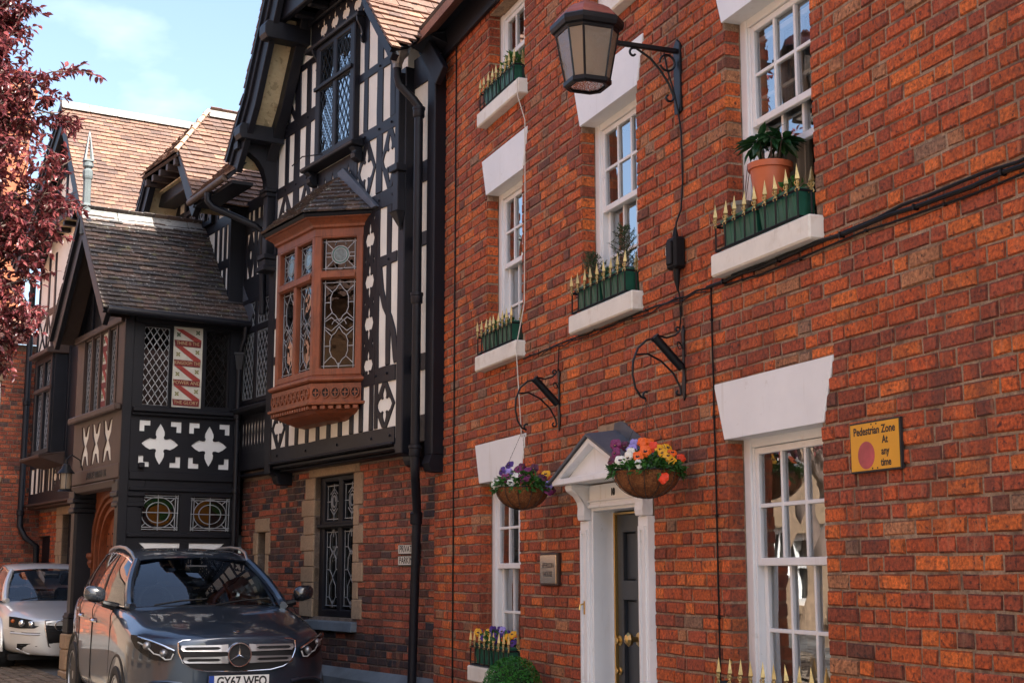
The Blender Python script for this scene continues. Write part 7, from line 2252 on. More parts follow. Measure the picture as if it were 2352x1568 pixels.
# ================================================================= sunlit houses across the street (they show in the panes and the car)
FO = Fr((0, -9.8, 0), (-1, 0, 0), (0, 1, 0))
spec = [(-9.0, 1.0, 7.2, (0.42, 0.29, 0.19), 'brick terrace house across the street, mirrored in the nearest sash windows'),
        (1.0, 9.5, 6.6, (0.46, 0.23, 0.11), 'orange brick house across the street, mirrored in the oak bay panes'),
        (9.5, 17.5, 7.4, (0.40, 0.27, 0.18), 'taller brick house across the street, mirrored in the parked car'),
        (17.5, 28.0, 6.4, (0.38, 0.26, 0.17), 'farthest brick house across the street, opposite the timbered porch')]
for n_, (a, c, h, colr, lab) in enumerate(spec):
    t = thing('opposite_house', lab, 'house', FO.P((a + c) / 2, -2, 0), 'brick houses across the street')
    mm = mk('opposite_brick_%d' % n_, colr, 0.9, var=(1.5, 0.15), fine=(9, 0.25))
    wins = []
    k = a + 1.0
    while k < c - 1.4:
        for zb, zt in ((0.9, 2.4), (3.4, 4.9)): wins.append((k, k + 1.0, zb, zt))
        k += 2.3
    wall_core(FO, a, c, -0.1, h, wins, 0.0, 6.0, mm, t, rd=0.18)
    for q in wins:
        w_ = MB(); m = (q[0] + q[1]) / 2; zm = (q[2] + q[3]) / 2
        w_.plate(FO, [rect(*q), rect(q[0] + 0.1, m - 0.02, q[2] + 0.1, zm - 0.03), rect(m + 0.02, q[1] - 0.1, q[2] + 0.1, zm - 0.03), rect(q[0] + 0.1, m - 0.02, zm + 0.03, q[3] - 0.1), rect(m + 0.02, q[1] - 0.1, zm + 0.03, q[3] - 0.1)], -0.14, -0.06)
        w0 = w_.build('window', M['white'], t)
        pane(FO, q[0], q[1], q[2], q[3], -0.15, M['room'], w0)
        boxpart(FO, q[0] - 0.1, q[1] + 0.1, 0.0, 0.07, q[2] - 0.12, q[2], t, M['stone'], 'sill', 0)
        boxpart(FO, q[0] - 0.12, q[1] + 0.12, 0.0, 0.012, q[3], q[3] + 0.26, t, M['stone'], 'lintel', 0)
    b = MB()
    b.add([FO.P(a - 0.1, 0.3, h), FO.P(c + 0.1, 0.3, h), FO.P(c + 0.1, -3.2, h + 2.6), FO.P(a - 0.1, -3.2, h + 2.6), FO.P(a - 0.1, -6.8, h), FO.P(c + 0.1, -6.8, h)], [(0, 1, 2, 3), (3, 2, 5, 4)], 0, (0.3, 0.15, 0.1)); b.build('roof', M['tile'], t)
    b = MB(); b.box(FO, c - 1.3, c - 0.5, -3.6, -2.6, h + 1.5, h + 4.0); b.build('chimney', cmat, t)

# ================================================================= purple-leaved plum tree at the left edge
PT = thing('plum_tree', 'purple-leaved plum tree hanging in from the left edge', 'tree', (-15.4, -6.0, ground_z(-15.4)))
tr = random.Random(41)
base = Vector((-15.4, -6.0, 0.0))
tk, bm_, tw_, lv = MB(), MB(), MB(), MB()
tk.tube([base, base + Vector((0.05, 0.2, 1.2)), base + Vector((0.2, 0.45, 2.4)), base + Vector((0.35, 0.75, 3.6)), base + Vector((0.5, 1.1, 5.0))], [0.19, 0.16, 0.135, 0.10, 0.06], 10)


def leaf_twig(p, d, ln, nl):
    d = d.normalized()
    pts = [p]
    q = p.copy()
    dd = d.copy()
    for i in range(4):
        dd = (dd + rvec(tr) * 0.22 + Vector((0, 0, -0.06))).normalized()
        q = q + dd * ln / 4
        pts.append(q.copy())
    tw_.tube(pts, [0.004, 0.0035, 0.003, 0.002, 0.0015], 4, caps=False)
    for i in range(nl):
        t = (i + 0.5) / nl * 4
        k = min(int(t), 3)
        c = pts[k].lerp(pts[k + 1], t - k)
        ax = (pts[k + 1] - pts[k]).normalized()
        v = (ax * 0.7 + rvec(tr) * 0.9 + Vector((0, 0, -0.25))).normalized()
        leaf_geo(lv, c, v, Vector((0, 0, 1)) + rvec(tr) * 0.7, tr.uniform(0.05, 0.10), tr.uniform(0.028, 0.048), 0, 0.18, fine=True)


def limb(a, b_, r, sub, nl, spread=0.55):
    m = a.lerp(b_, 0.5) + Vector((tr.uniform(-0.15, 0.15), tr.uniform(-0.15, 0.15), 0.22 * (b_ - a).length * 0.6))
    pts = [a, a.lerp(m, 0.6) + rvec(tr) * 0.04, m, m.lerp(b_, 0.55) + rvec(tr) * 0.05, b_]
    bm_.tube(pts, [r, r * 0.85, r * 0.65, r * 0.45, r * 0.2], 6)
    for i in range(sub):
        t = 0.30 + 0.70 * (i + tr.random()) / sub
        k = min(int(t * 4), 3)
        c = pts[k].lerp(pts[k + 1], t * 4 - k)
        d = ((b_ - a).normalized() * 0.8 + rvec(tr) * 0.9).normalized()
        ln = tr.uniform(0.25, spread)
        e = c + d * ln
        bm_.tube([c, c.lerp(e, 0.5) + rvec(tr) * 0.03, e], [r * 0.3, r * 0.22, 0.004], 5)
        for j in range(6):
            leaf_twig(c.lerp(e, 0.25 + 0.75 * (j + tr.random()) / 6), d + rvec(tr) * 0.8, tr.uniform(0.14, 0.30), nl)


forks = [base + Vector((0.2, 0.45, 2.4)), base + Vector((0.3, 0.65, 3.2)), base + Vector((0.38, 0.85, 4.0)), base + Vector((0.5, 1.1, 4.9))]
tips = [(-13.95, -3.28, 6.30), (-14.05, -3.15, 6.05), (-14.2, -3.7, 6.95), (-14.1, -3.5, 7.2), (-14.3, -3.75, 6.6), (-14.1, -3.45, 5.65), (-14.2, -3.15, 5.25), (-14.15, -3.10, 4.95), (-14.3, -3.12, 4.7), (-14.25, -3.2, 4.35), (-14.4, -3.3, 4.1), (-14.5, -3.45, 3.85), (-14.6, -3.7, 3.65), (-14.7, -3.9, 3.55), (-14.4, -3.6, 4.8), (-14.5, -3.8, 5.4), (-14.5, -3.9, 6.0), (-14.4, -4.0, 7.5), (-14.3, -3.6, 4.3), (-14.6, -3.95, 4.2), (-14.2, -3.55, 5.0), (-14.35, -3.5, 5.9)]
for k in range(12): tips.append((-14.45 + tr.uniform(-0.25, 0.2), -4.0 + tr.uniform(-0.3, 0.35), 3.9 + k * 0.30))
for tp in tips:
    tp = Vector(tp) - RT * 0.46
    f = min(forks, key=lambda q: abs(q.z - (tp.z - 1.2)) + tr.uniform(0, 0.5))
    limb(f, tp, 0.034, 14, 14)
for k in range(26):       # rest of the crown, outside the picture
    v = rvec(tr)
    tp = Vector((-15.2, -5.7, 6.2)) + Vector((v.x * 1.9, v.y * 1.7, v.z * 2.0))
    f = min(forks, key=lambda q: abs(q.z - (tp.z - 1.2)))
    limb(f, tp, 0.035, 6, 9, 0.7)
tk.build('trunk', M['bark'], PT, smooth=True); bm_.build('branches', M['bark'], PT, smooth=False); tw_.build('twigs', M['twig'], PT); lv.build('crown', M['plum'], PT)

# ================================================================= parked cars
def car_paint(name, col, metal, rough):
    m = mk(name, col, rough, metal=metal, coat=1.0, fine=(900, 0.12))
    return m


M['carglass'] = mk_glass('car_glass', (0.34, 0.40, 0.43), wave=None, boost=0.03)
M['tyre'] = mk('tyre', (0.014, 0.014, 0.015), 0.8, bump=(60, 0.4, 0.006))
M['alloy'] = mk('alloy', (0.33, 0.335, 0.35), 0.32, metal=0.9)
M['chrome'] = mk('chrome', (0.75, 0.76, 0.78), 0.12, metal=1.0)
M['carblack'] = mk('car_black', (0.005, 0.005, 0.006), 0.55, spec=0.3)
M['carseat'] = mk('car_seat', (0.03, 0.03, 0.032), 0.7)
M['lens'] = mk_glass('lamp_lens', (0.92, 0.94, 0.95), ior=1.22, wave=None, boost=0.0)
M['amber'] = mk('amber_lamp', (0.55, 0.12, 0.02), 0.25)
M['platewhite'] = mk('plate_white', (0.72, 0.72, 0.70), 0.4)
M['plateblue'] = mk('plate_blue', (0.01, 0.05, 0.30), 0.4)


M['mirrorcap'] = mk('mirror_cap', (0.012, 0.014, 0.018), 0.2, coat=1.0)


class Car:
    def __init__(s, F, ang, sc_, pitch, g0):
        s.F, s.s, s.pitch, s.g0 = Vector(F), sc_, pitch, g0
        s.h = Vector((math.cos(ang), math.sin(ang), 0))
        s.l = Vector((-math.sin(ang), math.cos(ang), 0))

    def W(s, d, y, z):      # d back from the nose, y to the car's left, z up
        p = s.F - s.h * (d * s.s[0]) + s.l * (y * s.s[1])
        p.z = s.g0 + z * s.s[2] + d * s.s[0] * s.pitch
        return p


def interp(tab, x):
    for (a, b_), (c, d_) in zip(tab[:-1], tab[1:]):
        if x <= c: return b_ + (d_ - b_) * max(0, (x - a)) / (c - a)
    return tab[-1][1]


def grid(b, rows, mi=0, flip=False):
    n = len(rows[0])
    fs = []
    for i in range(len(rows) - 1):
        for k in range(n - 1):
            f = (i * n + k, i * n + k + 1, (i + 1) * n + k + 1, (i + 1) * n + k)
            fs.append(f[::-1] if flip else f)
    b.add([p for r in rows for p in r], fs, mi)
    return b


def subsurf(o, lv=1):
    m = o.modifiers.new('sub', 'SUBSURF'); m.levels = lv; m.render_levels = lv
    return o


def build_car(name, label, C, p, paint):
    W = C.W
    t = thing(name, label, 'car', W(2.2, 0, 0))
    Wm, nose = p['w'], p['nose']

    def fd(y): return nose * (abs(y) / Wm) ** p['sq']
    # ---- body shell
    ds = [0.0, 0.015, 0.05, 0.11, 0.2, 0.3, nose] + p['ds']
    rows = []
    for d in ds:
        w = Wm * (max(d, 0.0012) / nose) ** (1 / p['sq']) if d < nose else Wm * interp(p['wt'], d)
        zt = interp(p['zt'], d)
        zb = 0.22
        ed = interp(p['edge'], d)
        half = [(0, zb), (w * 0.84, zb), (w * 0.965, zb + 0.08), (w * 1.0, 0.44), (w * 1.0, 0.60), (w * 0.992, zt - ed - 0.17), (w * 0.985, zt - ed - 0.09), (w * 0.955, zt - ed), (w * 0.86, zt - ed * 0.42), (w * 0.70, zt - ed * 0.16), (w * 0.40, zt - ed * 0.02), (0, zt)]
        rows.append([W(d, y, z) for y, z in half] + [W(d, -y, z) for y, z in half[::-1][1:-1]])
    n = len(rows[0])
    b = MB()
    fs = [(i * n + k, i * n + (k + 1) % n, (i + 1) * n + (k + 1) % n, (i + 1) * n + k) for i in range(len(rows) - 1) for k in range(n)]
    fs.append(tuple(range(n))[::-1]); fs.append(tuple((len(rows) - 1) * n + k for k in range(n)))
    b.add([q for r in rows for q in r], fs)
    body = subsurf(b.build('body', paint, t, smooth=True), 2)
    # ---- greenhouse
    G = p['gh']          # (d_belt, d_roof, y_belt, y_roof, z_belt, z_roof)
    rings = []
    for db, dr, yb, yr, zb, zr in G:
        pts = []
        for k in range(5):
            s_ = k / 4
            pts.append((db + (dr - db) * s_, yb + (yr - yb) * s_ + 0.03 * math.sin(s_ * math.pi), zb + (zr - 0.035 - zb) * s_))
        pts += [(dr, yr * 0.82, zr - 0.008), (dr, yr * 0.4, zr + 0.006), (dr, 0, zr + 0.01)]
        rings.append(pts)
    # roof skin
    b = MB()
    grid(b, [[W(d, y, z) for d, y, z in r[4:]] + [W(d, -y, z) for d, y, z in r[4:-1][::-1]] for r in rings])
    roof = subsurf(b.build('roof', paint, t, smooth=True), 1)
    # pillars: strips between the glasses
    for sgn in (1, -1):
        b = MB()
        for i in range(len(rings) - 1):
            q0, q1 = rings[i], rings[i + 1]
            pil = p['pillar'][i]
            for k in range(4):
                A0, A1, B0, B1 = q0[k], q0[k + 1], q1[k], q1[k + 1]
                for (f0, f1) in pil:
                    L = lambda a, c, f: tuple(a[j] + (c[j] - a[j]) * f for j in range(3))
                    pp = [L(A0, B0, f0), L(A0, B0, f1), L(A1, B1, f1), L(A1, B1, f0)]
                    pp = [(d, sgn * (y + 0.006), z) for d, y, z in pp]
                    b.add([W(*x) for x in pp], [(0, 1, 2, 3)])
        b.build('pillar_trim', M['carblack'] if p['darkpillar'] else paint, t, smooth=True)
        b = MB()
        grid(b, [[W(d, sgn * y, z) for d, y, z in r[:5]] for r in rings], flip=sgn < 0)
        b.build('side_glass', M['carglass'], t, smooth=True)
        # bright trim along the window line
        MB().tube([W(r[0][0], sgn * (r[0][1] + 0.012), r[0][2]) for r in rings], 0.008, 6).build('window_trim', M['chrome'], t, smooth=True)
        MB().tube([W(r[4][0], sgn * (r[4][1] + 0.008), r[4][2] - 0.015) for r in rings], 0.010, 6).build('window_trim', M['chrome'], t, smooth=True)
        # front pillar
        r0 = rings[0]
        MB().tube([W(d - 0.02, sgn * (y - 0.03), z + 0.006) for d, y, z in [(r0[0][0] - 0.06, r0[0][1] - 0.02, r0[0][2])] + r0[:5]], [0.035, 0.042, 0.042, 0.042, 0.04, 0.036], 8).build('front_pillar', paint, t, smooth=True)
        if p['rails']:
            pts = [W(r[5][0], sgn * (r[4][1] - 0.03), r[4][2] + dz) for r, dz in zip(rings[:], (-0.005, 0.035, 0.048, 0.048, 0.042, 0.03, 0.0))]
            MB().tube(pts, [0.014, 0.017, 0.017, 0.017, 0.017, 0.015, 0.012], 8).build('roof_rail', M['alloy'], t, smooth=True)
    # windscreen
    r0 = rings[0]
    rowsg = []
    for i in range(7):
        s_ = i / 6
        yb = r0[0][1] - 0.05 + (r0[4][1] - r0[0][1] + 0.02) * s_
        row = []
        for k in range(13):
            f = -1 + 2 * k / 12
            d = p['ws'][0] + (p['ws'][1] - p['ws'][0]) * s_ + 0.13 * f * f * (1 - 0.35 * s_) - 0.03 * math.sin(s_ * math.pi)
            z = p['ws'][2] + (p['ws'][3] - p['ws'][2]) * s_ - 0.025 * f * f + 0.012 * math.sin(s_ * math.pi)
            row.append(W(d, yb * f, z))
        rowsg.append(row)
    grid(MB(), rowsg).build('windscreen', M['carglass'], t, smooth=True)
    b = MB(); grid(b, [rowsg[0], [q + Vector((0, 0, -0.03)) + C.h * 0.05 for q in rowsg[0]], [q + Vector((0, 0, -0.06)) + C.h * 0.10 for q in rowsg[0]]]); b.build('cowl', M['carblack'], t, smooth=True)
    rl = rings[-1]
    b = MB(); b.add([W(rl[0][0] + 0.05, rl[0][1], rl[0][2]), W(rl[0][0] + 0.05, -rl[0][1], rl[0][2]), W(rl[4][0], -rl[4][1], rl[4][2]), W(rl[4][0], rl[4][1], rl[4][2])], [(0, 1, 2, 3)]); b.build('rear_window', M['carglass'], t)
    # cabin
    cz = p['cab']
    fr_c = Fr(W(0, 0, 0), C.l, -C.h)      # u = y, o = d (unscaled)
    b = MB(); b.hexa([W(cz[0], -0.7, cz[1] - 0.25), W(cz[0] + 0.5, -0.7, cz[1] - 0.25), W(cz[0] + 0.5, 0.7, cz[1] - 0.25), W(cz[0], 0.7, cz[1] - 0.25), W(cz[0], -0.7, cz[1] - 0.03), W(cz[0] + 0.5, -0.7, cz[1] + 0.0), W(cz[0] + 0.5, 0.7, cz[1] + 0.0), W(cz[0], 0.7, cz[1] - 0.03)]); b.build('dashboard', M['carseat'], t, bevel=0.02)
    for y in (-0.37, 0.37):
        b = MB(); b.hexa([W(cz[2], y - 0.24, 0.6), W(cz[2] + 0.14, y - 0.24, 0.6), W(cz[2] + 0.14, y + 0.24, 0.6), W(cz[2], y + 0.24, 0.6), W(cz[2] + 0.14, y - 0.18, cz[3]), W(cz[2] + 0.24, y - 0.18, cz[3]), W(cz[2] + 0.24, y + 0.18, cz[3]), W(cz[2] + 0.14, y + 0.18, cz[3])]); b.build('seat', M['carseat'], t, bevel=0.04)
        b = MB(); b.hexa([W(cz[2] + 0.14, y - 0.12, cz[3] + 0.04), W(cz[2] + 0.24, y - 0.12, cz[3] + 0.04), W(cz[2] + 0.24, y + 0.12, cz[3] + 0.04), W(cz[2] + 0.14, y + 0.12, cz[3] + 0.04), W(cz[2] + 0.16, y - 0.10, cz[3] + 0.22), W(cz[2] + 0.23, y - 0.10, cz[3] + 0.22), W(cz[2] + 0.23, y + 0.10, cz[3] + 0.22), W(cz[2] + 0.16, y + 0.10, cz[3] + 0.22)]); b.build('headrest', M['carseat'], t, bevel=0.03)
    MB().tube([W(cz[0] + 0.55 + 0.07 * math.sin(q), -0.38 + 0.18 * math.cos(q), cz[1] - 0.02 + 0.17 * math.sin(q)) for q in [2 * math.pi * k / 24 for k in range(24)]], 0.014, 6, closed=True).build('steering_wheel', M['carseat'], t, smooth=True)
    b = MB(); b.hexa([W(p['ws'][1] - 0.16, -0.11, p['ws'][3] - 0.12), W(p['ws'][1] - 0.12, -0.11, p['ws'][3] - 0.12), W(p['ws'][1] - 0.12, 0.11, p['ws'][3] - 0.12), W(p['ws'][1] - 0.16, 0.11, p['ws'][3] - 0.12), W(p['ws'][1] - 0.16, -0.11, p['ws'][3] - 0.05), W(p['ws'][1] - 0.12, -0.11, p['ws'][3] - 0.05), W(p['ws'][1] - 0.12, 0.11, p['ws'][3] - 0.05), W(p['ws'][1] - 0.16, 0.11, p['ws'][3] - 0.05)]); b.build('rear_view_mirror', M['carseat'], t, bevel=0.01)
    # wipers
    for y0, y1 in ((-0.55, -0.02), (0.05, 0.6)):
        MB().tube([W(p['ws'][0] - 0.03, y0, p['ws'][2] + 0.0), W(p['ws'][0] + 0.03, (y0 + y1) / 2, p['ws'][2] + 0.035), W(p['ws'][0] + 0.05, y1, p['ws'][2] + 0.05)], 0.008, 5).build('wiper', M['carblack'], t)
    # door mirrors
    mp = p['mirror']
    for sgn in (1, -1):
        b = MB()
        n1, n2 = 8, 12
        rws = []
        for i in range(n1 + 1):
            th = math.pi * i / n1
            row = []
            for k in range(n2 + 1):
                ph = 2 * math.pi * k / n2
                x, y, z = math.sin(th) * math.cos(ph), math.cos(th), math.sin(th) * math.sin(ph)
                sq = lambda v: math.copysign(abs(v) ** 0.75, v)
                dx = sq(x) * (0.075 if x < 0 else 0.05)
                row.append(W(mp[0] + dx, sgn * (mp[1] + sq(y) * 0.105), mp[2] + sq(z) * 0.075 + 0.012 * sq(y)))
            rws.append(row)
        grid(b, rws); mo = b.build('door_mirror', M['mirrorcap'] if p['rails'] else paint, t, smooth=True)
        MB().tube([W(mp[0] + 0.02, sgn * (mp[1] - 0.22), mp[2] - 0.12), W(mp[0] + 0.01, sgn * (mp[1] - 0.08), mp[2] - 0.085)], [0.04, 0.03], 8).build('mirror_arm', M['carblack'], mo, smooth=True)
        b = MB(); b.add([W(mp[0] - 0.02, sgn * (mp[1] - 0.11), mp[2] - 0.085), W(mp[0] - 0.055, sgn * (mp[1] + 0.08), mp[2] - 0.07), W(mp[0] + 0.04, sgn * (mp[1] + 0.09), mp[2] - 0.072), W(mp[0] + 0.06, sgn * (mp[1] - 0.11), mp[2] - 0.09)], [(0, 1, 2, 3)]); b.build('mirror_base', M['carblack'], mo)
        # door handles
        for d in p['handles']:
            MB().tube([W(d, sgn * (Wm * 0.99), p['hz']), W(d + 0.03, sgn * (Wm * 0.99 + 0.035), p['hz'] + 0.005), W(d + 0.17, sgn * (Wm * 0.99 + 0.035), p['hz'] + 0.01), W(d + 0.20, sgn * (Wm * 0.99), p['hz'] + 0.01)], 0.016, 6).build('door_handle', M['chrome'], t, smooth=True)
        # wheels
        for d in p['axles']:
            yc = sgn * (Wm * 1.0 - 0.115)
            R_ = p['wr']
            wh = thing_part(t, 'wheel', W(d, yc, 0))
            ax = C.l * sgn
            c = W(d, yc, R_)
            MB().lathe(c, [(R_ * 0.68, -0.10), (R_ * 0.9, -0.115), (R_ * 0.985, -0.09), (R_, -0.06), (R_, 0.06), (R_ * 0.985, 0.09), (R_ * 0.92, 0.125), (R_ * 0.76, 0.128), (R_ * 0.70, 0.115), (R_ * 0.68, 0.10)], 36, ax=ax, cap=False).build('tyre', M['tyre'], wh, smooth=True)
            MB().lathe(c, [(R_ * 0.69, 0.11), (R_ * 0.66, 0.12), (R_ * 0.64, 0.10), (R_ * 0.62, -0.04), (R_ * 0.2, -0.05), (0.0, -0.05)], 36, ax=ax).build('rim_well', M['carblack'], wh, smooth=True)
            MB().lathe(c, [(R_ * 0.70, 0.105), (R_ * 0.69, 0.122), (R_ * 0.65, 0.122), (R_ * 0.645, 0.10)], 36, ax=ax, cap=False).build('rim', M['alloy'], wh, smooth=True)
            MB().lathe(c, [(R_ * 0.17, 0.06), (R_ * 0.17, 0.10), (R_ * 0.12, 0.11), (0, 0.112)], 16, ax=ax).build('hub', M['alloy'], wh, smooth=True)
            xa = C.h
            za = Vector((0, 0, 1))
            for k in range(5):
                for off in (-0.16, 0.16):
                    q = 2 * math.pi * k / 5 + 0.3
                    v0 = (xa * math.cos(q) + za * math.sin(q)) * R_ * 0.14
                    v1 = (xa * math.cos(q + off) + za * math.sin(q + off)) * R_ * 0.66
                    MB().tube([c + v0 + ax * 0.09, c + v1 + ax * 0.105], [0.013, 0.010], 4).build('spoke', M['alloy'], wh)
            ao = C.l * sgn
            ca = W(d, sgn * Wm * 0.985, R_)
            q_ = [2 * math.pi * k / 32 for k in range(32)]
            b = MB(); ra = R_ * 1.16
            b.poly([ca + ao * 0.008 + xa * ra * math.cos(x) + za * ra * math.sin(x) for x in q_][::(1 if sgn > 0 else -1)]); b.build('wheel_arch', M['carblack'], t)
            MB().tube([ca + ao * 0.004 + xa * ra * 1.02 * math.cos(x) + za * ra * 1.02 * math.sin(x) for x in [math.pi * k / 20 - 0.15 for k in range(23)]], 0.022, 6).build('arch_lip', p['lip'] or paint, t, smooth=True)
        # sill and door shut lines
        for d in p['shut']:
            MB().tube([W(d, sgn * (Wm * 1.003), 0.35), W(d, sgn * (Wm * 1.006), 0.6), W(d + 0.02, sgn * (Wm * 0.997), p['hz'] + 0.1), W(d + 0.03, sgn * (Wm * 0.965), p['gh'][1][4] - 0.02)], 0.004, 4).build('door_seam', M['carblack'], t)
    # under shadow board
    b = MB(); b.hexa([W(0.3, -Wm * 0.9, 0.16), W(p['len'] - 0.3, -Wm * 0.9, 0.16), W(p['len'] - 0.3, Wm * 0.9, 0.16), W(0.3, Wm * 0.9, 0.16), W(0.3, -Wm * 0.9, 0.24), W(p['len'] - 0.3, -Wm * 0.9, 0.24), W(p['len'] - 0.3, Wm * 0.9, 0.24), W(0.3, Wm * 0.9, 0.24)]); b.build('underbody', M['carblack'], t)
    C.fd = fd
    return t


def thing_part(parent, name, loc):
    o = bpy.data.objects.new(name, None)
    o.empty_display_size = 0.1
    o.location = loc; o['_w'] = list(loc); ALL.append(o)
    return link(o, parent)


def front_patch(C, top, bot, off, mat, name, parent, n=14, mirror=1, rows=3):
    """patch following the nose between two (y,z) polylines given left to right"""
    def samp(pl, f):
        y = pl[0][0] + (pl[-1][0] - pl[0][0]) * f
        return y, interp(pl, y)
    b = MB()
    rws = []
    for j in range(rows + 1):
        row = []
        for i in range(n + 1):
            (y, z0), (y2, z1) = samp(bot, i / n), samp(top, i / n)
            s_ = j / rows
            yy = y + (y2 - y) * s_
            zz = z0 + (z1 - z0) * s_
            row.append(C.W(C.fd(yy) - off + lean(zz, C), yy * mirror, zz))
        rws.append(row)
    grid(b, rws, flip=mirror < 0)
    return b.build(name, mat, parent, smooth=True)


def lean(z, C): return interp(C.leant, z)


def nose_line(C, pts, r, off, mat, name, parent, mirror=1, n=6):
    return MB().tube([C.W(C.fd(y) - off + lean(z, C), y * mirror, z) for y, z in pts], r, n).build(name, mat, parent, smooth=True)


def nose_plate(C, pts, off, th_, mat, name, parent, mirror=1):
    f = [C.W(C.fd(y) - off - th_ + lean(z, C), y * mirror, z) for y, z in pts]
    k = [C.W(C.fd(y) - off + 0.02 + lean(z, C), y * mirror, z) for y, z in pts]
    n = len(pts)
    b = MB(); b.add(f + k, [tuple(range(n))] + [(i, (i + 1) % n, n + (i + 1) % n, n + i) for i in range(n)])
    return b.build(name, mat, parent, bevel=0.003)


def lamp_disc(C, y, z, r, off, mat, name, parent, mirror=1, depth=0.02):
    c = C.W(C.fd(y) - off + lean(z, C), y * mirror, z)
    return MB().lathe(c, [(r, -0.03), (r, 0.0), (r * 0.92, depth * 0.4), (r * 0.55, depth), (0, depth * 1.15)], 18, ax=C.h).build(name, mat, parent, smooth=True)


# ---- grey estate with the three-pointed star
C1 = Car((-12.34, -1.83, 0), math.radians(4), (0.93, 0.93, 1.0), 0.035, 0.0)
C1.leant = [(0.2, 0.10), (0.45, 0.03), (0.65, 0.0), (0.85, 0.012), (0.97, 0.05), (1.1, 0.10)]
p1 = dict(w=0.935, nose=0.42, sq=5, ds=[0.6, 0.9, 1.2, 1.6, 2.1, 2.7, 3.3, 3.9, 4.3, 4.52, 4.62],
          wt=[(0.42, 1.0), (0.9, 1.015), (2.0, 1.0), (3.3, 1.01), (3.9, 1.0), (4.3, 0.95), (4.52, 0.86), (4.62, 0.66)],
          zt=[(0, 0.965), (0.05, 0.99), (0.2, 1.03), (0.42, 1.075), (0.6, 1.10), (0.9, 1.145), (1.2, 1.18), (1.6, 1.185), (3.9, 1.19), (4.3, 1.17), (4.62, 1.0)],
          edge=[(0, 0.06), (0.2, 0.10), (0.42, 0.12), (1.2, 0.10), (1.6, 0.05), (4.6, 0.05)],
          gh=[(1.30, 2.05, 0.80, 0.615, 1.165, 1.585), (1.75, 2.25, 0.855, 0.635, 1.165, 1.635), (2.3, 2.55, 0.865, 0.645, 1.17, 1.66), (2.9, 2.95, 0.86, 0.64, 1.18, 1.665), (3.45, 3.35, 0.84, 0.63, 1.19, 1.655), (3.95, 3.75, 0.80, 0.61, 1.20, 1.63), (4.40, 4.05, 0.74, 0.58, 1.22, 1.58)],
          pillar=[[(0, 0.10)], [], [(0.05, 0.22)], [], [(0.5, 0.8)], [(0.75, 1.0)]], darkpillar=True, rails=True,
          ws=(1.20, 2.02, 1.185, 1.575), cab=(1.42, 1.17, 2.45, 1.27), mirror=(1.58, 1.06, 1.27), handles=[2.25, 3.15], hz=0.985, axles=[0.86, 3.72], wr=0.355, lip=M['carblack'], shut=[1.35, 2.5, 3.4], len=4.62)
paint1 = car_paint('grey_car_paint', (0.026, 0.042, 0.068), 0.6, 0.3)
CAR1 = build_car('parked_car', 'dark grey estate car with a star grille and number plate GY67 WFO', C1, p1, paint1)
# grille
top = [(-0.54, 0.935), (-0.50, 0.952), (-0.3, 0.962), (0.3, 0.962), (0.50, 0.952), (0.54, 0.935)]
bot = [(-0.54, 0.86), (-0.50, 0.77), (-0.42, 0.725), (-0.3, 0.70), (0.0, 0.69), (0.3, 0.70), (0.42, 0.725), (0.50, 0.77), (0.54, 0.86)]
front_patch(C1, top, bot, 0.018, M['carblack'], 'grille', CAR1, 20, 1, 4)
nose_line(C1, top + bot[::-1] + [top[0]], 0.006, 0.02, M['chrome'], 'grille_surround', CAR1)
for sgn in (1, -1):
    for z, w_ in ((0.885, 0.52), (0.79, 0.50)):
        nose_plate(C1, [(0.10, z - 0.026), (0.16, z - 0.024), (w_ - 0.02, z - 0.018), (w_, z + 0.002), (w_ - 0.01, z + 0.024), (0.16, z + 0.026), (0.10, z + 0.03)], 0.022, 0.014, M['alloy'], 'grille_bar', CAR1, sgn)
        nose_plate(C1, [(0.19, z - 0.006), (w_ - 0.05, z - 0.004), (w_ - 0.035, z + 0.004), (w_ - 0.05, z + 0.011), (0.19, z + 0.010), (0.17, z + 0.002)], 0.037, 0.002, M['carblack'], 'bar_slot', CAR1, sgn)
sc_ = C1.W(-0.045, 0, 0.832)
MB().lathe(sc_, [(0.105, -0.03), (0.105, 0.0), (0.100, 0.012), (0.092, 0.012), (0.088, 0.002)], 40, ax=C1.h, cap=False).build('star_ring', M['chrome'], CAR1, smooth=True)
MB().lathe(sc_, [(0.089, -0.004), (0.0, -0.003)], 30, ax=C1.h).build('star_disc', M['tyre'], CAR1)
b = MB()
zv = Vector((0, 0, 1))
for k in range(3):
    q = math.radians(90 + 120 * k)
    d = C1.l * -math.cos(q) + zv * math.sin(q)
    s_ = C1.l * -math.cos(q + math.pi / 2) + zv * math.sin(q + math.pi / 2)
    tip = sc_ + d * 0.092
    m = sc_ + C1.h * 0.024
    e1, e2 = sc_ + (d * 0.5 + s_ * 0.866) * 0.020, sc_ + (d * 0.5 - s_ * 0.866) * 0.020
    b.add([m, e1, tip, e2], [(0, 1, 2), (0, 2, 3)])
b.build('star', M['chrome'], CAR1)
MB().lathe(C1.W(0.11, 0, 1.015), [(0.028, -0.003), (0.028, 0.003), (0.0, 0.006)], 18, ax=(C1.h * 0.35 + zv)).build('bonnet_badge', M['chrome'], CAR1)
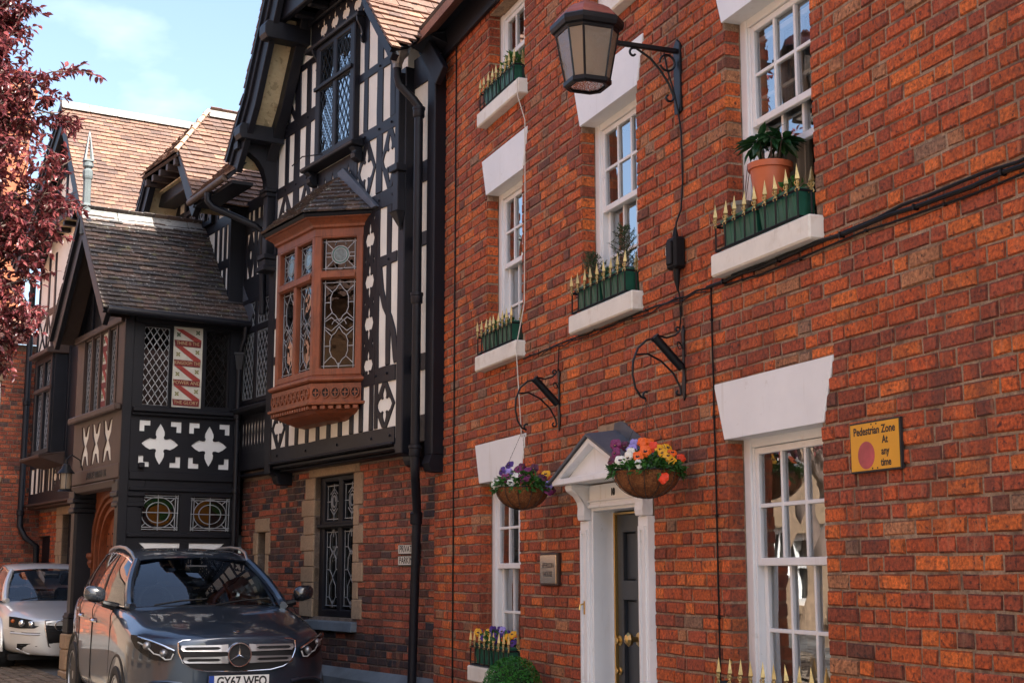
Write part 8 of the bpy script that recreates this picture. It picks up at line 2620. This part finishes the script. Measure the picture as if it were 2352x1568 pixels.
# headlights
hb = [(0.57, 0.86), (0.60, 0.80), (0.65, 0.782), (0.74, 0.79), (0.82, 0.83), (0.88, 0.885), (0.905, 0.95)]
ht = [(0.57, 0.875), (0.62, 0.895), (0.70, 0.925), (0.80, 0.965), (0.87, 0.985), (0.905, 0.985)]
for sgn in (1, -1):
    front_patch(C1, ht, hb, 0.045, M['carblack'], 'headlight', CAR1, 12, sgn)
    H_ = CAR1
    nose_line(C1, [(0.58, 0.872), (0.66, 0.908), (0.76, 0.946), (0.86, 0.972)], 0.009, 0.060, M['chrome'], 'light_strip', H_, sgn)
    nose_line(C1, [(0.59, 0.85), (0.61, 0.805), (0.655, 0.80), (0.70, 0.835), (0.745, 0.845), (0.80, 0.90), (0.86, 0.93)], 0.006, 0.062, M['platewhite'], 'light_strip', H_, sgn)
    lamp_disc(C1, 0.665, 0.85, 0.034, 0.052, M['alloy'], 'lamp_projector', H_, sgn); lamp_disc(C1, 0.79, 0.905, 0.036, 0.052, M['alloy'], 'lamp_projector', H_, sgn)
    front_patch(C1, ht, hb, 0.085, M['lens'], 'headlight_lens', CAR1, 12, sgn)
    # lower intake
    front_patch(C1, [(0.52, 0.585), (0.62, 0.60), (0.75, 0.595), (0.86, 0.56)], [(0.52, 0.45), (0.7, 0.43), (0.86, 0.50)], 0.014, M['carblack'], 'air_intake', CAR1, 10, sgn)
    nose_line(C1, [(0.50, 0.60), (0.62, 0.618), (0.76, 0.61), (0.87, 0.57)], 0.014, 0.016, paint1, 'intake_lip', CAR1, sgn)
front_patch(C1, [(-0.45, 0.54), (0.45, 0.54)], [(-0.45, 0.40), (0.45, 0.40)], 0.012, M['carblack'], 'air_intake', CAR1, 14, 1)
# number plate
pf_ = Fr(C1.W(-0.055, 0, 0), C1.l, C1.h)
pf_.U = C1.l
boxpart(pf_, -0.26, 0.26, -0.02, 0.0, 0.555, 0.668, CAR1, M['carblack'], 'plate_backing', 0.004)
boxpart(pf_, -0.257, 0.257, 0.0, 0.004, 0.558, 0.665, CAR1, M['platewhite'], 'number_plate', 0.002)
boxpart(pf_, -0.257, -0.212, 0.004, 0.005, 0.558, 0.665, CAR1, M['plateblue'], 'plate_band', 0)
text('GY67 WFO', 0.108, pf_.P(0.024, 0.0045, 0.612), C1.l, (0, 0, 1), C1.h, M['plateink'], CAR1, 'plate_lettering', ext=0.0006, sx=0.80, bold=0.003)
text('GB', 0.028, pf_.P(-0.235, 0.0055, 0.578), C1.l, (0, 0, 1), C1.h, M['platewhite'], CAR1, 'plate_lettering', ext=0.0004)

# ---- silver hatchback behind the porch pillar
C2 = Car((-19.95, -2.70, 0), math.radians(7), (0.93, 0.93, 0.95), 0.035, 0.23)
C2.leant = [(0.2, 0.10), (0.35, 0.03), (0.5, 0.0), (0.62, 0.015), (0.72, 0.05), (0.9, 0.10)]
p2 = dict(w=0.88, nose=0.48, sq=4.2, ds=[0.65, 0.9, 1.15, 1.5, 2.0, 2.6, 3.2, 3.7, 4.0, 4.12, 4.18],
          wt=[(0.48, 0.985), (0.9, 1.0), (3.2, 1.0), (3.7, 0.97), (4.0, 0.92), (4.18, 0.7)],
          zt=[(0, 0.705), (0.05, 0.73), (0.2, 0.775), (0.48, 0.84), (0.9, 0.90), (1.15, 0.93), (1.5, 0.93), (3.7, 0.95), (4.0, 0.94), (4.18, 0.8)],
          edge=[(0, 0.04), (0.48, 0.09), (1.15, 0.07), (4.2, 0.05)],
          gh=[(1.22, 1.95, 0.77, 0.60, 0.92, 1.345), (1.6, 2.1, 0.82, 0.615, 0.92, 1.39), (2.1, 2.35, 0.825, 0.62, 0.925, 1.415), (2.7, 2.75, 0.82, 0.62, 0.93, 1.415), (3.2, 3.1, 0.81, 0.60, 0.94, 1.39), (3.6, 3.4, 0.79, 0.58, 0.95, 1.35), (3.98, 3.65, 0.74, 0.56, 0.96, 1.30)],
          pillar=[[(0, 0.12)], [], [(0.1, 0.3)], [(0.8, 1.0)], [(0, 0.4)], [(0.0, 1.0)]], darkpillar=False, rails=False,
          ws=(1.12, 1.92, 0.93, 1.335), cab=(1.32, 0.93, 2.3, 1.05), mirror=(1.48, 1.0, 0.98), handles=[2.3], hz=0.76, axles=[0.86, 3.40], wr=0.315, lip=None, shut=[1.3, 2.6], len=4.18)
paint2 = car_paint('silver_car_paint', (0.62, 0.62, 0.61), 0.35, 0.35)
CAR2 = build_car('parked_car', 'silver hatchback parked behind the porch pillar', C2, p2, paint2)
top = [(-0.36, 0.70), (0.0, 0.715), (0.36, 0.70)]
bot = [(-0.36, 0.60), (-0.30, 0.36), (-0.22, 0.31), (0.22, 0.31), (0.30, 0.36), (0.36, 0.60)]
front_patch(C2, top, bot, 0.018, M['carblack'], 'grille', CAR2, 18, 1, 4)
nose_line(C2, top + bot[::-1] + [top[0]], 0.010, 0.022, M['chrome'], 'grille_surround', CAR2)
for k in range(4): nose_line(C2, [(-0.33, 0.56 + k * 0.035), (0.33, 0.56 + k * 0.035)], 0.005, 0.026, M['carblack'], 'grille_slat', CAR2)
for k in range(4):
    c = C2.W(-0.04, -0.165 + 0.11 * k, 0.64)
    MB().tube([c + C2.l * 0.062 * math.cos(q) + zv * 0.062 * math.sin(q) for q in [2 * math.pi * i / 20 for i in range(20)]], 0.008, 6, closed=True).build('badge_ring', M['chrome'], CAR2, smooth=True)
hb = [(0.44, 0.63), (0.50, 0.60), (0.70, 0.595), (0.80, 0.61)]
ht = [(0.44, 0.69), (0.55, 0.715), (0.72, 0.745), (0.80, 0.75)]
for sgn in (1, -1):
    front_patch(C2, ht, hb, 0.010, M['carblack'], 'headlight', CAR2, 12, sgn)
    for y, z, r in ((0.53, 0.652, 0.042), (0.65, 0.665, 0.046)): lamp_disc(C2, y, z, r, 0.016, M['chrome'], 'lamp_reflector', CAR2, sgn)
    lamp_disc(C2, 0.755, 0.69, 0.026, 0.012, M['amber'], 'indicator', CAR2, sgn)
    front_patch(C2, ht, hb, 0.035, M['lens'], 'headlight_lens', CAR2, 12, sgn)
    front_patch(C2, [(0.40, 0.385), (0.55, 0.395), (0.70, 0.39)], [(0.40, 0.27), (0.55, 0.262), (0.70, 0.33)], 0.012, M['carblack'], 'air_intake', CAR2, 10, sgn)
    for k in range(3): nose_line(C2, [(0.45, 0.30 + k * 0.03), (0.66, 0.31 + k * 0.028)], 0.005, 0.02, M['carseat'], 'intake_slat', CAR2, sgn)
    nose_line(C2, [(0.40, 0.265), (0.55, 0.255), (0.70, 0.32)], 0.012, 0.012, paint2, 'intake_lip', CAR2, sgn)
    nose_line(C2, [(0.42, 0.535), (0.60, 0.54), (0.78, 0.55)], 0.004, 0.010, M['carblack'], 'bumper_seam', CAR2, sgn)
    nose_line(C2, [(0.42, 0.515), (0.60, 0.52), (0.78, 0.53)], 0.014, 0.004, paint2, 'bumper_strip', CAR2, sgn)
